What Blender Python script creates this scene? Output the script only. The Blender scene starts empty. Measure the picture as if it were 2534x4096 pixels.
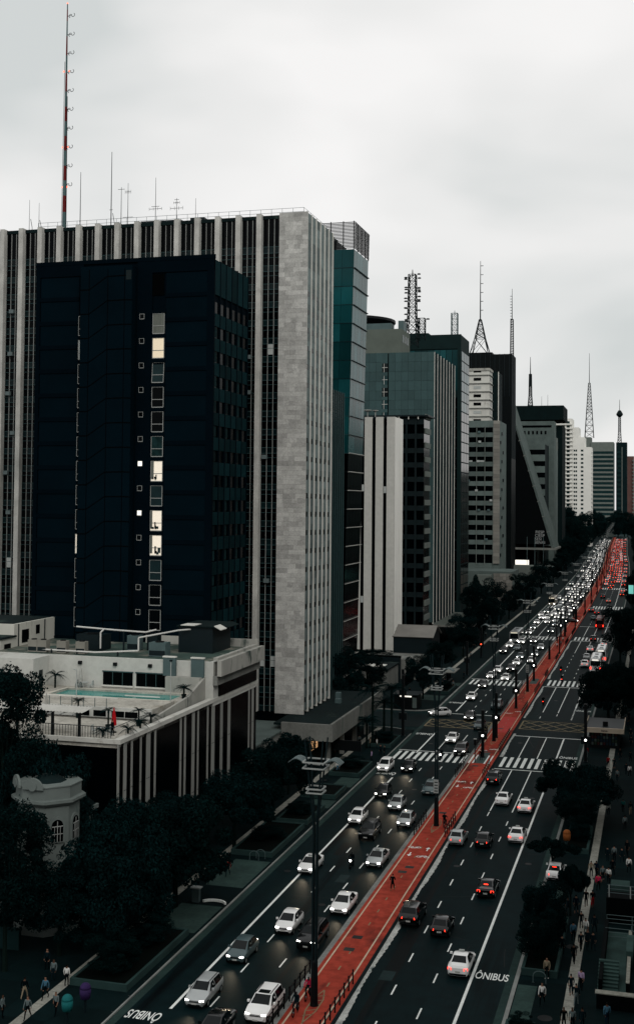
import bpy, bmesh, math, random
from mathutils import Vector, Matrix
R = math.radians
# ------------------------------------------------------------------ camera
scene = bpy.context.scene
col = scene.collection
CAM_Z = 38.5
yaw, pitch, roll = R(15.694), R(2.0), R(0.5)
fw = Vector((-math.sin(yaw) * math.cos(pitch), math.cos(yaw) * math.cos(pitch), math.sin(pitch)))
rt = Vector((math.cos(yaw), math.sin(yaw), 0.0))
up = rt.cross(fw)
r2 = rt * math.cos(roll) + up * math.sin(roll)
u2 = up * math.cos(roll) - rt * math.sin(roll)
cam_data = bpy.data.cameras.new("camera")
cam = bpy.data.objects.new("camera", cam_data)
col.objects.link(cam)
cam.matrix_world = Matrix(((r2.x, u2.x, -fw.x, 0), (r2.y, u2.y, -fw.y, 0), (r2.z, u2.z, -fw.z, CAM_Z), (0, 0, 0, 1)))
cam_data.sensor_fit = 'VERTICAL'
cam_data.sensor_height = 36.0
cam_data.lens = 42.1875
cam_data.shift_y = -0.05112
cam_data.clip_end = 9000
scene.camera = cam
# ------------------------------------------------------------------ sky, sun, exposure
SUN_EL, SUN_AZ = 36.0, 148.0            # azimuth from +Y (up the avenue) clockwise
world = bpy.data.worlds.new("World")
scene.world = world
world.use_nodes = True
wn, wl = world.node_tree.nodes, world.node_tree.links
wn.clear()
w_out = wn.new('ShaderNodeOutputWorld')
w_bg = wn.new('ShaderNodeBackground'); w_bg.inputs['Strength'].default_value = 0.1
w_sky = wn.new('ShaderNodeTexSky'); w_sky.sky_type = 'NISHITA'; w_sky.sun_disc = False
w_sky.sun_elevation = R(SUN_EL); w_sky.sun_rotation = R(SUN_AZ)
w_sky.air_density = 1.0; w_sky.dust_density = 4.0
w_tc = wn.new('ShaderNodeTexCoord')
w_map = wn.new('ShaderNodeMapping'); w_map.inputs['Scale'].default_value = (1.0, 1.0, 2.2)
w_map.inputs['Location'].default_value = (0.35, 0.1, 0.62)
w_n = wn.new('ShaderNodeTexNoise'); w_n.inputs['Scale'].default_value = 3.0; w_n.inputs['Detail'].default_value = 3.5
w_n.inputs['Roughness'].default_value = 0.46; w_n.inputs['Distortion'].default_value = 0.25
w_r = wn.new('ShaderNodeValToRGB')
w_r.color_ramp.elements[0].position = 0.32; w_r.color_ramp.elements[0].color = (6.5, 6.8, 6.75, 1)
w_r.color_ramp.elements[1].position = 0.62; w_r.color_ramp.elements[1].color = (9.4, 9.3, 9.2, 1)
e = w_r.color_ramp.elements.new(0.48); e.color = (8.4, 8.4, 8.3, 1)
w_mix = wn.new('ShaderNodeMixRGB'); w_mix.inputs['Fac'].default_value = 0.97
wl.new(w_tc.outputs['Generated'], w_map.inputs['Vector'])
wl.new(w_map.outputs['Vector'], w_n.inputs['Vector'])
wl.new(w_n.outputs['Fac'], w_r.inputs['Fac'])
wl.new(w_sky.outputs['Color'], w_mix.inputs['Color1'])
wl.new(w_r.outputs['Color'], w_mix.inputs['Color2'])
wl.new(w_mix.outputs['Color'], w_bg.inputs['Color'])
wl.new(w_bg.outputs['Background'], w_out.inputs['Surface'])
sun_data = bpy.data.lights.new("sun", 'SUN')
sun_data.energy = 1.3; sun_data.angle = R(28); sun_data.color = (1.0, 0.97, 0.93)
sun = bpy.data.objects.new("sun", sun_data)
col.objects.link(sun)
sd = Vector((math.sin(R(SUN_AZ)) * math.cos(R(SUN_EL)), math.cos(R(SUN_AZ)) * math.cos(R(SUN_EL)), math.sin(R(SUN_EL))))
sun.rotation_euler = sd.to_track_quat('Z', 'Y').to_euler()
sun.location = (200, -200, 300)
scene.view_settings.view_transform = 'Standard'
scene.view_settings.look = 'None'
scene.view_settings.gamma = 1.0
scene.view_settings.exposure = 0.0
scene.view_settings.use_curve_mapping = False
scene.render.engine = 'CYCLES'
scene.cycles.use_denoising = True
scene.cycles.max_bounces = 5
scene.cycles.diffuse_bounces = 3
scene.cycles.glossy_bounces = 2
scene.cycles.transmission_bounces = 2
scene.cycles.transparent_max_bounces = 4
scene.cycles.sample_clamp_indirect = 2.0
scene.cycles.caustics_reflective = False
scene.cycles.caustics_refractive = False
# ------------------------------------------------------------------ materials
MATS = {}
def tone(c):
    """deep, slightly teal base colours for the dark materials, as the photograph is toned"""
    c = [1.15 * x ** 1.4 for x in c]
    k = min(1.0, (c[0] + c[1] + c[2]) / 3 / .17)
    if c[0] < 1.6 * c[1]: c[0] *= .34 + .66 * k; c[2] *= 1.05 - .05 * k
    return (c[0], c[1], min(.95, c[2]))
def M(name, c, rough=0.8, var=0.18, scale=0.35, spec=0.3, metal=0.0, stretch=(1, 1, 1), rand=0.0, fine=0.0, emit=0.0, coat=0.0, bump=0.0, stain=None):
    if name in MATS: return MATS[name]
    m = bpy.data.materials.new(name); m.use_nodes = True
    if not emit: c = tone(c); spec *= .45
    if stain: stain = (tone(stain[0]),) + stain[1:]
    n, l = m.node_tree.nodes, m.node_tree.links
    b = n['Principled BSDF']
    b.inputs['Roughness'].default_value = rough
    b.inputs['Metallic'].default_value = metal
    b.inputs['Specular IOR Level'].default_value = spec
    b.inputs['Coat Weight'].default_value = coat
    c4 = (c[0], c[1], c[2], 1)
    b.inputs['Base Color'].default_value = c4
    if emit:
        b.inputs['Emission Color'].default_value = c4
        b.inputs['Emission Strength'].default_value = emit
        MATS[name] = m; return m
    geo = n.new('ShaderNodeNewGeometry')
    val = None
    def addval(out, amt):
        nonlocal val
        mr = n.new('ShaderNodeMapRange'); mr.inputs['From Min'].default_value = 0.25; mr.inputs['From Max'].default_value = 0.75
        mr.clamp = False
        mr.inputs['To Min'].default_value = 1 - amt; mr.inputs['To Max'].default_value = 1 + amt
        l.new(out, mr.inputs['Value'])
        if val is None: val = mr.outputs['Result']
        else:
            mu = n.new('ShaderNodeMath'); mu.operation = 'MULTIPLY'
            l.new(val, mu.inputs[0]); l.new(mr.outputs['Result'], mu.inputs[1]); val = mu.outputs['Value']
    def noise(sc, st, det):
        mp = n.new('ShaderNodeMapping'); mp.inputs['Scale'].default_value = st
        l.new(geo.outputs['Position'], mp.inputs['Vector'])
        t = n.new('ShaderNodeTexNoise'); t.inputs['Scale'].default_value = sc; t.inputs['Detail'].default_value = det
        t.inputs['Roughness'].default_value = 0.6
        l.new(mp.outputs['Vector'], t.inputs['Vector']); return t
    if var: addval(noise(scale, stretch, 5).outputs['Fac'], var)
    if fine: addval(noise(scale * 9, (1, 1, 1), 3).outputs['Fac'], fine)
    if rand:
        oi = n.new('ShaderNodeObjectInfo')
        ad = n.new('ShaderNodeMath'); ad.operation = 'ADD'; l.new(oi.outputs['Random'], ad.inputs[0]); l.new(geo.outputs['Random Per Island'], ad.inputs[1])
        fr = n.new('ShaderNodeMath'); fr.operation = 'FRACT'; l.new(ad.outputs['Value'], fr.inputs[0])
        addval(fr.outputs['Value'], rand * 0.5)
    base = None
    if val is not None:
        vm = n.new('ShaderNodeVectorMath'); vm.operation = 'SCALE'; vm.inputs[0].default_value = c
        l.new(val, vm.inputs['Scale']); base = vm.outputs['Vector']
    if stain:                                   # dirt with a shape of its own: (colour, scale, stretch, threshold)
        sc_, s_s, s_st, s_th = stain
        t = noise(s_s, s_st, 6)
        mr = n.new('ShaderNodeMapRange'); mr.inputs['From Min'].default_value = s_th; mr.inputs['From Max'].default_value = s_th + 0.12
        l.new(t.outputs['Fac'], mr.inputs['Value'])
        mx = n.new('ShaderNodeMixRGB'); l.new(mr.outputs['Result'], mx.inputs['Fac'])
        if base is not None: l.new(base, mx.inputs['Color1'])
        else: mx.inputs['Color1'].default_value = c4
        mx.inputs['Color2'].default_value = (sc_[0], sc_[1], sc_[2], 1); base = mx.outputs['Color']
    if base is not None: l.new(base, b.inputs['Base Color'])
    if bump:
        bp = n.new('ShaderNodeBump'); bp.inputs['Strength'].default_value = bump; bp.inputs['Distance'].default_value = 0.05
        l.new(noise(scale * 6, (1, 1, 1), 4).outputs['Fac'], bp.inputs['Height']); l.new(bp.outputs['Normal'], b.inputs['Normal'])
    MATS[name] = m
    return m
# ------------------------------------------------------------------ mesh helpers
def tag(o, label=None, cat=None, group=None, kind=None):
    if label: o['label'] = label
    if cat: o['category'] = cat
    if group: o['group'] = group
    if kind: o['kind'] = kind
    return o
def empty(name, loc=(0, 0, 0), rz=0.0):
    o = bpy.data.objects.new(name, None); col.objects.link(o)
    o.location = loc; o.rotation_euler = (0, 0, rz); o.empty_display_size = 0.3
    return o
def thing(name, label, cat, loc=(0, 0, 0), rz=0.0, group=None):
    return tag(empty(name, loc, rz), label, cat, group)
class MB:
    """collects faces; build() links them as one mesh object"""
    def __init__(s): s.v = []; s.f = []; s.mi = []; s.cur = 0
    def box(s, x0, x1, y0, y1, z0, z1):
        i = len(s.v)
        s.v += [(x0, y0, z0), (x1, y0, z0), (x1, y1, z0), (x0, y1, z0), (x0, y0, z1), (x1, y0, z1), (x1, y1, z1), (x0, y1, z1)]
        s.f += [(i, i+3, i+2, i+1), (i+4, i+5, i+6, i+7), (i, i+1, i+5, i+4), (i+1, i+2, i+6, i+5), (i+2, i+3, i+7, i+6), (i+3, i, i+4, i+7)]
        s.mi += [s.cur] * 6; return s
    def poly(s, pts):
        i = len(s.v); s.v += [tuple(p) for p in pts]; s.f.append(tuple(range(i, i + len(pts)))); s.mi.append(s.cur); return s
    def prism(s, pts, z0, z1):
        """vertical prism over a ccw outline in x, y"""
        n = len(pts); i = len(s.v)
        s.v += [(p[0], p[1], z0) for p in pts] + [(p[0], p[1], z1) for p in pts]
        s.f.append(tuple(range(i + n - 1, i - 1, -1))); s.f.append(tuple(range(i + n, i + 2 * n)))
        for k in range(n): s.f.append((i + k, i + (k + 1) % n, i + n + (k + 1) % n, i + n + k))
        s.mi += [s.cur] * (n + 2); return s
    def extr(s, pts, d):
        """prism over any planar outline, swept by vector d"""
        n = len(pts); i = len(s.v); d = Vector(d)
        s.v += [tuple(Vector(p)) for p in pts] + [tuple(Vector(p) + d) for p in pts]
        s.f.append(tuple(range(i + n - 1, i - 1, -1))); s.f.append(tuple(range(i + n, i + 2 * n)))
        for k in range(n): s.f.append((i + k, i + (k + 1) % n, i + n + (k + 1) % n, i + n + k))
        s.mi += [s.cur] * (n + 2); return s
    def tube(s, a, b, r0, r1=None, n=6, cap=True):
        r1 = r0 if r1 is None else r1
        a, b = Vector(a), Vector(b); d = (b - a)
        if d.length < 1e-6: return s
        d.normalize()
        t = Vector((0, 0, 1)) if abs(d.z) < 0.9 else Vector((1, 0, 0))
        p = d.cross(t).normalized(); q = d.cross(p)
        i = len(s.v)
        for c, r in ((a, r0), (b, r1)):
            for k in range(n):
                an = 2 * math.pi * k / n
                s.v.append(tuple(c + p * (math.cos(an) * r) + q * (math.sin(an) * r)))
        for k in range(n): s.f.append((i + k, i + n + k, i + n + (k + 1) % n, i + (k + 1) % n))
        s.mi += [s.cur] * n
        if cap:
            s.f.append(tuple(range(i, i + n))); s.f.append(tuple(range(i + 2 * n - 1, i + n - 1, -1))); s.mi += [s.cur] * 2
        return s
    def lathe(s, prof, n=12, c=(0, 0, 0)):
        i = len(s.v); m = len(prof)
        for r, z in prof:
            for k in range(n):
                an = 2 * math.pi * k / n
                s.v.append((c[0] + r * math.cos(an), c[1] + r * math.sin(an), c[2] + z))
        for j in range(m - 1):
            for k in range(n):
                s.f.append((i + j * n + k, i + j * n + (k + 1) % n, i + (j + 1) * n + (k + 1) % n, i + (j + 1) * n + k))
                s.mi.append(s.cur)
        s.f.append(tuple(range(i + n - 1, i - 1, -1))); s.f.append(tuple(range(i + (m - 1) * n, i + m * n))); s.mi += [s.cur] * 2
        return s
    def mesh(s, name, mats, smooth=False):
        me = bpy.data.meshes.new(name); me.from_pydata(s.v, [], s.f)
        mats = mats if isinstance(mats, (list, tuple)) else [mats]
        for m in mats: me.materials.append(m)
        if len(mats) > 1: me.polygons.foreach_set('material_index', s.mi)
        if smooth: me.polygons.foreach_set('use_smooth', [True] * len(me.polygons))
        me.update(); return me
    def build(s, name, mats, parent=None, loc=None, smooth=False, origin=None):
        """origin: world point the vertices are measured from"""
        if origin is not None:
            o3 = Vector(origin); s.v = [tuple(Vector(p) - o3) for p in s.v]
        ob = bpy.data.objects.new(name, s.mesh(name, mats, smooth)); col.objects.link(ob)
        if parent is not None: ob.parent = parent
        if loc is not None: ob.location = loc
        elif origin is not None: ob.location = Vector(origin) - (parent.location if parent is not None else Vector((0, 0, 0)))
        return ob
def place(mesh, name, parent=None, loc=(0, 0, 0), rot=(0, 0, 0), scale=(1, 1, 1)):
    o = bpy.data.objects.new(name, mesh); col.objects.link(o)
    if parent is not None: o.parent = parent
    o.location = loc; o.rotation_euler = rot; o.scale = scale
    return o
CUBES = {}
def unit_cube(mat):
    if mat.name not in CUBES: CUBES[mat.name] = MB().box(-.5, .5, -.5, .5, -.5, .5).mesh('block_' + mat.name, mat)
    return CUBES[mat.name]
def boxpart(name, mat, b, parent, world=True):
    """one box piece (world coordinates) as a child of parent, sharing the unit block"""
    x0, x1, y0, y1, z0, z1 = b
    p = Vector(((x0 + x1) / 2, (y0 + y1) / 2, (z0 + z1) / 2))
    if parent is not None and world:
        q = parent
        while q is not None: p = p - q.location; q = q.parent
    return place(unit_cube(mat), name, parent, p, (0, 0, 0), (x1 - x0, y1 - y0, z1 - z0))
def pieces(name, mat, boxes, parent, limit=300):
    """alike box pieces: the first `limit` are parts of their own, the rest one part of kind stuff"""
    for b in boxes[:limit]: boxpart(name, mat, b, parent)
    if len(boxes) > limit:
        mb = MB()
        for b in boxes[limit:]: mb.box(*b)
        o = mb.build(name, mat, parent, origin=(parent.location if parent is not None else (0, 0, 0)))
        o['kind'] = 'stuff'
def BEND(y):
    """the avenue bears gently left beyond 400 m"""
    if y < 400: return 0.0
    return -3.1e-5 * (y - 400) ** 2 if y < 950 else -9.38 - .0341 * (y - 950) * .62
def bent(boxes):
    out = []
    for b in boxes:
        s_ = BEND((b[2] + b[3]) / 2); out.append((b[0] + s_, b[1] + s_) + tuple(b[2:]))
    return out
def ribbon(mb, x0, x1, y0, y1, z0, z1):
    """strip along the avenue that follows its bend (a sheet when z0 equals z1)"""
    ys = [y0] + [q for q in range(400, 3000, 20) if y0 < q < y1] + [y1]; i = len(mb.v); n = len(ys)
    for y in ys:
        s_ = BEND(y); mb.v += [(x0 + s_, y, z0), (x1 + s_, y, z0), (x1 + s_, y, z1), (x0 + s_, y, z1)]
    for k in range(n - 1):
        a, b = i + 4 * k, i + 4 * k + 4
        if z0 == z1: mb.f.append((a, a + 1, b + 1, b)); mb.mi.append(mb.cur); continue
        mb.f += [(a + 3, a + 2, b + 2, b + 3), (a + 1, b + 1, b + 2, a + 2), (a, a + 3, b + 3, b)]; mb.mi += [mb.cur] * 3
    if z0 != z1: mb.f += [(i, i + 1, i + 2, i + 3), (i + 4 * n - 1, i + 4 * n - 2, i + 4 * n - 3, i + 4 * n - 4)]; mb.mi += [mb.cur] * 2
    return mb
def struct(name, mb, mat, parent=None, smooth=False):
    o = mb.build(name, mat, parent, smooth=smooth)
    if parent is None: o['kind'] = 'structure'
    return o
def copy_tree(o, parent=None):
    c = o.copy(); col.objects.link(c); c.parent = parent
    for ch in o.children: copy_tree(ch, c)
    return c
rng = random.Random(7)
# palette
m_asphalt = M('asphalt', (.024, .032, .034), .65, .42, .07, .07, stretch=(1.5, .10, 1), fine=.28, stain=((.009, .012, .014), .22, (1.8, .08, 1), .57))
m_sidewalk = M('sidewalk_concrete', (.020, .027, .028), .9, .2, .12, .1, fine=.15)
m_kerb = M('kerb_stone', (.30, .31, .30), .9, .3, .4, .2)
m_gutter = M('gutter_concrete', (.085, .085, .078), .9, .3, .3, .2, fine=.2)
m_white = M('road_paint', (.72, .74, .72), .7, .12, .8, .3, fine=.18)
m_yellow = M('yellow_paint', (.30, .25, .17), .8, .25, .8, .3, fine=.2)
m_red = M('red_path', (.40, .098, .070), .85, .38, .12, .12, fine=.32, stretch=(1, .3, 1), stain=((.17, .055, .046), .33, (1, .3, 1), .55))
m_tactile = M('tactile_paving', (.34, .34, .31), .9, .25, .5, .2, fine=.25)
m_pad = M('concrete_pad', (.10, .10, .09), .9, .35, .35, .2, fine=.2)
m_black = M('black_metal', (.008, .010, .012), .55, .1, .5, .35)
m_steel = M('dark_steel', (.022, .028, .032), .5, .2, .5, .4)
m_galv = M('galvanised_steel', (.16, .17, .17), .5, .2, .5, .4)
m_glass = M('dark_glass', (.004, .006, .008), .22, .25, .3, .12, rand=.3)
m_soil = M('soil', (.012, .012, .010), .95, .3, .6, .1)
m_roofdark = M('dark_roofing', (.03, .032, .032), .9, .4, .25, .2, stain=((.11, .10, .085), .22, (1, 1, 1), .60))
# ================================================================== THE SETTING
Y_END = 1440.0
m_ground = M('city_ground', (.05, .055, .055), .95, .3, .05, .1)
struct('ground', MB().poly([(-5000, -600, -.03), (5000, -600, -.03), (5000, 8000, -.03), (-5000, 8000, -.03)]), m_ground)
road = struct('road', ribbon(MB(), -38.9, -10.9, -80, Y_END, 0, 0), m_asphalt)
side_street = struct('side_street', MB().poly([(-160, 204.5, .002), (-38.7, 204.5, .002), (-38.7, 217.5, .002), (-160, 217.5, .002)]), m_asphalt)
def corner_slab(mb, x0, x1, y0, y1, z0, z1, ry0, ry1):
    """slab whose kerb-side (x1) corners are rounded by ry0 / ry1"""
    pts = [(x0, y0)]
    if ry0: pts += [(x1 - ry0 + ry0 * math.sin(a), y0 + ry0 - ry0 * math.cos(a)) for a in [R(q) for q in range(0, 91, 15)]]
    else: pts.append((x1, y0))
    if ry1: pts += [(x1 - ry1 + ry1 * math.cos(a), y1 - ry1 + ry1 * math.sin(a)) for a in [R(q) for q in range(0, 91, 15)]]
    else: pts.append((x1, y1))
    pts.append((x0, y1))
    return mb.prism(pts, z0, z1)
def sidewalk(name, x0, x1, y0, y1, r0=0, r1=0, kerb_right=True):
    mb = MB(); corner_slab(mb, x0, x1 - .32, y0, y1, -.1, .13, max(0, r0 - .3), max(0, r1 - .3)) if kerb_right else mb.prism([(x0 + .32, y0), (x1, y0), (x1, y1), (x0 + .32, y1)], -.1, .13)
    s = struct(name, mb, m_sidewalk)
    kb = MB(); corner_slab(kb, x0, x1, y0 - (.3 if r0 else 0), y1 + (.3 if r1 else 0), -.1, .124, r0, r1) if kerb_right else kb.prism([(x0, y0), (x1, y0), (x1, y1), (x0, y1)], -.1, .124)
    k = struct('kerb', kb, m_kerb, s)
    return s
sw_left = sidewalk('sidewalk_left', -60, -38.9, -80, 202, 0, 5.0)
sw_left2 = sidewalk('sidewalk_left_beyond', -60, -38.9, 220, 400, 5.0, 0)
struct('far_paving', ribbon(MB(), -60, -39.22, 400, Y_END, -.1, .13), m_sidewalk, sw_left2); struct('kerb', ribbon(MB(), -39.22, -38.9, 400, Y_END, -.1, .124), m_kerb, sw_left2)
sw_right = sidewalk('sidewalk_right', -10.9, 9, -80, 400, kerb_right=False)
struct('far_paving', ribbon(MB(), -10.58, 9, 400, Y_END, -.1, .13), m_sidewalk, sw_right); struct('kerb', ribbon(MB(), -10.9, -10.58, 400, Y_END, -.1, .124), m_kerb, sw_right)
for x0, x1 in ((-38.88, -38.2), (-11.55, -10.92)):
    struct('gutter', ribbon(MB(), x0, x1, -80, Y_END, .004, .004), m_gutter, road)
# tactile guide strips of the pavements, laid as slabs
def strip_slabs(x, w, y0, y1, parent, z, n_max=150, L=1.2):
    boxes = []; y = y0
    while y < y1:
        boxes.append((x - w / 2, x + w / 2, y, y + L - .03, z - .05, z + .006)); y += L
    pieces('tactile_slab', m_tactile, bent(boxes), parent, n_max)
strip_slabs(-45.0, .85, 74, 201, sw_left, .13)
strip_slabs(-45.0, .85, 222, 500, sw_left2, .13, 60)
strip_slabs(-6.35, .8, 84, 520, sw_right, .13)
# paler concrete pads let into the pavements
for x0, x1, y0, y1, p in ((-10.5, -9.0, 90.6, 98.0, sw_right), (-43.2, -39.3, 114, 123, sw_left), (-43.4, -39.3, 101, 108.2, sw_left), (-42.4, -39.3, 146.5, 150.5, sw_left),
                          (-42, -39.3, 158, 163.5, sw_left), (-10.5, -8.6, 116, 124, sw_right), (-8.4, -7.3, 124.5, 129.5, sw_right), (-46, -40, 232, 238, sw_left2), (-44, -39.5, 252, 256, sw_left2)):
    boxpart('concrete_pad', m_pad, (x0, x1, y0, y1, .06, .136), p)
for x, y, p in ((-6.9, 107.5, sw_right), (-7.9, 92.2, sw_right), (-8.5, 128.5, sw_right), (-5.6, 127.5, sw_right), (-44, 161, sw_left), (-47.2, 80.2, sw_left)):
    MB().lathe([(.55, 0), (.55, .012)], 16).build('manhole_cover', m_black, p, (x, y, .133))
# pavement joints as shallow raised paving panels near the camera
boxes = []
for yy in range(0, 46):
    for k in range(4):
        x0 = -10.4 + k * 4.1
        if x0 < -4.7 or True:
            boxes.append((x0, x0 + 4.06, 84 + yy * 3.0, 84 + yy * 3.0 + 2.96, .05, .1335))
pieces('paving_panel', M('paving_panel', (.020, .027, .028), .9, .2, .12, .1, rand=.25, fine=.15), boxes, sw_right, 190)
boxes = []
for yy in range(0, 42):
    for k in range(5):
        boxes.append((-59 + k * 4.0, -59 + k * 4.0 + 3.96, 75 + yy * 3.0, 75 + yy * 3.0 + 2.96, .05, .1335))
pieces('paving_panel', M('paving_panel', (.034, .044, .045)), boxes, sw_left, 210)
# median with the red cycle path
path = struct('cycle_path', ribbon(MB(), -26.72, -22.98, -80, Y_END, -.1, .10), m_red)
struct('kerb', ribbon(MB(), -27.18, -26.72, -80, Y_END, -.1, .106), M('median_kerb', (.27, .28, .27), .9, .35, .35, .2, fine=.2), path)
struct('kerb', ribbon(MB(), -22.98, -22.72, -80, Y_END, -.1, .096), M('dark_kerb', (.035, .035, .037), .9, .3, .5, .2), path)
struct('edge_line', ribbon(MB(), -26.40, -26.26, -80, Y_END, .05, .104), M('path_line', (.55, .47, .38), .8, .2, .6, .2, fine=.2), path)
struct('edge_line', ribbon(MB(), -23.62, -23.48, -80, Y_END, .05, .104), MATS['path_line'], path)
rj = random.Random(3)
for y0, y1 in ((60, 176), (184.5, 204), (219, 258), (269, 346)):       # worn white gutter paint beside the path
    mb = MB(); y = y0; prev = None
    while y <= y1:
        wv = .42 + .12 * math.sin(y * .31) + rj.uniform(-.07, .07)
        cur = [(-22.70, y, .005), (-22.70 + wv, y, .005)]
        if prev: mb.poly([prev[0], prev[1], cur[1], cur[0]])
        prev = cur; y += .3
    struct('worn_edge_paint', mb, M('worn_white', (.48, .49, .47), .8, .35, .5, .2, fine=.35, stain=((.12, .13, .13), .9, (1, .4, 1), .58)), road)
boxes = []
for k in range(0, 90):
    y = 86 + k * 3.6
    boxes.append((-25.06, -24.94, y, y + .8, .06, .103))
pieces('centre_dash', m_yellow, boxes, path, 90)
for y in (101.0, 104.0, 123.6, 125.4, 148.4, 176.2, 187, 206.5):
    boxpart('drain_cover', m_black, (-25.7 if y != 125.4 else -25.3, -24.8 if y != 125.4 else -24.4, y, y + .8, .06, .1032), path)
# lane markings ------------------------------------------------------
solid = {-32.55: ((183.6, 200), (264.5, 292), (353, 380)), -29.85: ((183.6, 200), (264.5, 292), (353, 380)),
         -19.85: ((152, 175.8), (184.8, 201.6), (226, 257.4), (320, 345.2), (358, 386)), -17.1: ((152, 175.8), (184.8, 201.6), (226, 257.4), (320, 345.2), (358, 386)),
         -35.3: ((86.0, 166), (183.6, 201), (222, 345), (353, 700)), -14.3: ((60, 175.8), (184.8, 201.6), (232, 345), (358, 700))}
boxes = []
for x, segs in solid.items():
    wd = .24 if x in (-35.3, -14.3) else .15
    for y0, y1 in segs:
        boxes.append((x - wd / 2, x + wd / 2, y0, y1, -.02, .0045))
boxes = [c for b in boxes for c in ([b] if b[3] <= 400 else [(b[0], b[1], b[2] + 20 * k, b[2] + 20 * k + 20, b[4], b[5]) for k in range(int((b[3] - b[2]) / 20))])]
pieces('lane_line', m_white, bent(boxes), road)
boxes = []
def clear(x, y):
    for y0, y1 in ((176, 186), (201.5, 219), (255, 268), (344.5, 357), (450, 468)):
        if y0 - 2.2 < y < y1: return False
    return all(not (y0 - 2 < y < y1) for y0, y1 in solid.get(x, ()))
for k in range(0, 185):
    for x, ph in ((-32.55, 1.2), (-29.85, 3.1), (-19.85, .4), (-17.1, 3.6)):
        y = 72 + ph + k * 7.0
        if clear(x, y): boxes.append((x - .065, x + .065, y, y + 2.0, -.02, .004))
pieces('lane_dash', m_white, bent(boxes), road)
for k in range(9): boxpart('lane_dash', m_white, (-14.42, -14.18, 219.5 + k * 1.4, 220.2 + k * 1.4, -.02, .004), road)
for k in range(11): boxpart('lane_dash', m_white, (-35.4, -35.2, 306 + k * 3.4, 307.6 + k * 3.4, -.02, .0055), road)
# pedestrian crossings: zebra bars and stop lines
bars = []
for y0, y1, yL in ((177.6, 184.6, 178.2), (259.2, 267.2, 256.0), (347, 355.6, 345.4), (452, 465, 452), (558, 568, 558)):
    dl = (y1 - y0) * .86
    x = -38.1
    while x < -27.6: bars.append((x, x + .5, yL, yL + dl, -.02, .0042)); x += 1.02
    x = -22.0
    while x < -11.6: bars.append((x, x + .5, y0, y1, -.02, .0042)); x += 1.02
pieces('zebra_bar', m_white, bent(bars), road)
for x in (-26.5, -25.9, -24.2, -23.6):
    boxpart('zebra_bar', m_white, (x - .12, x + .12, 178.4, 184.4, .05, .1046), path)
for b in ((-22.4, -11.4, 176.0, 176.3), (-38.3, -27.3, 184.9, 185.2), (-22.6, -11.6, 201.8, 202.1), (-22.4, -11.4, 257.5, 257.9), (-38.6, -27.3, 263.8, 264.2), (-22.4, -11.4, 345.2, 345.7), (-38.2, -27.3, 353.6, 354.1), (-22.6, -11.4, 386.5, 387), (-38, -27.3, 219.2, 219.5)):
    boxpart('stop_line', m_white, (b[0], b[1], b[2], b[3], -.02, .0043), road)
# yellow box junctions
def hatch(x0, x1, y0, y1):
    mb = MB()
    def bar(a, b, w=.12):
        a, b = Vector((*a, .0048)), Vector((*b, .0048)); d = (b - a).normalized(); q = Vector((-d.y, d.x, 0)) * w
        mb.poly([a - q, b - q, b + q, a + q])
    for a, b in (((x0, y0), (x1, y0)), ((x0, y1), (x1, y1)), ((x0, y0), (x0, y1)), ((x1, y0), (x1, y1))): bar(a, b, .14)
    n = 4; wx = (x1 - x0) / n
    for k in range(-1, n):
        for s in (0, 1):
            xa, xb = x0 + k * wx, x0 + (k + 2) * wx
            if s: xa, xb = xb, xa
            ya, yb = y0, y1
            def clip(px, py, qx, qy):
                if px < x0: t = (x0 - px) / (qx - px); px, py = x0, py + (qy - py) * t
                if px > x1: t = (x1 - px) / (qx - px); px, py = x1, py + (qy - py) * t
                return px, py
            p, q_ = clip(xa, ya, xb, yb), clip(xb, yb, xa, ya)
            if abs(p[0] - q_[0]) > .3: bar(p, q_)
    struct('box_junction_hatch', mb, m_yellow, road)
hatch(-22.3, -11.3, 208.3, 216.2)
hatch(-38.2, -27.4, 205.8, 212.8)
boxpart('path_crossing', M('path_fresh_red', (.50, .10, .09), .8, .15, .3, .25), (-26.2, -23.7, 203.5, 218.5, .06, .1022), path)
# painted words
def words(txt, x, y, size, sx, rz, parent, mat, z=.006, name='painted_word', sy=1.0):
    cu = bpy.data.curves.new(name, 'FONT'); cu.body = txt; cu.size = size; cu.align_x = 'CENTER'; cu.align_y = 'CENTER'; cu.offset = .012
    tmp = bpy.data.objects.new('tmp', cu); col.objects.link(tmp)
    dg = bpy.context.evaluated_depsgraph_get()
    me = bpy.data.meshes.new_from_object(tmp.evaluated_get(dg)); me.materials.clear(); me.materials.append(mat)
    bpy.data.objects.remove(tmp)
    o = place(me, name, parent, (x, y, z), (0, 0, rz), (sx, sy, 1))
    return o
for x, y, rz in ((-12.75, 99.2, 0), (-12.6, 185.6 + 1.1, 0), (-12.7, 229.5, 0), (-36.75, 84.4, math.pi), (-36.9, 198.8, math.pi), (-36.8, 231.5, math.pi), (-36.7, 168.5, math.pi)):
    words('ÔNIBUS', x, y, 1.0, .76, rz, road, m_white, sy=2.0)
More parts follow.
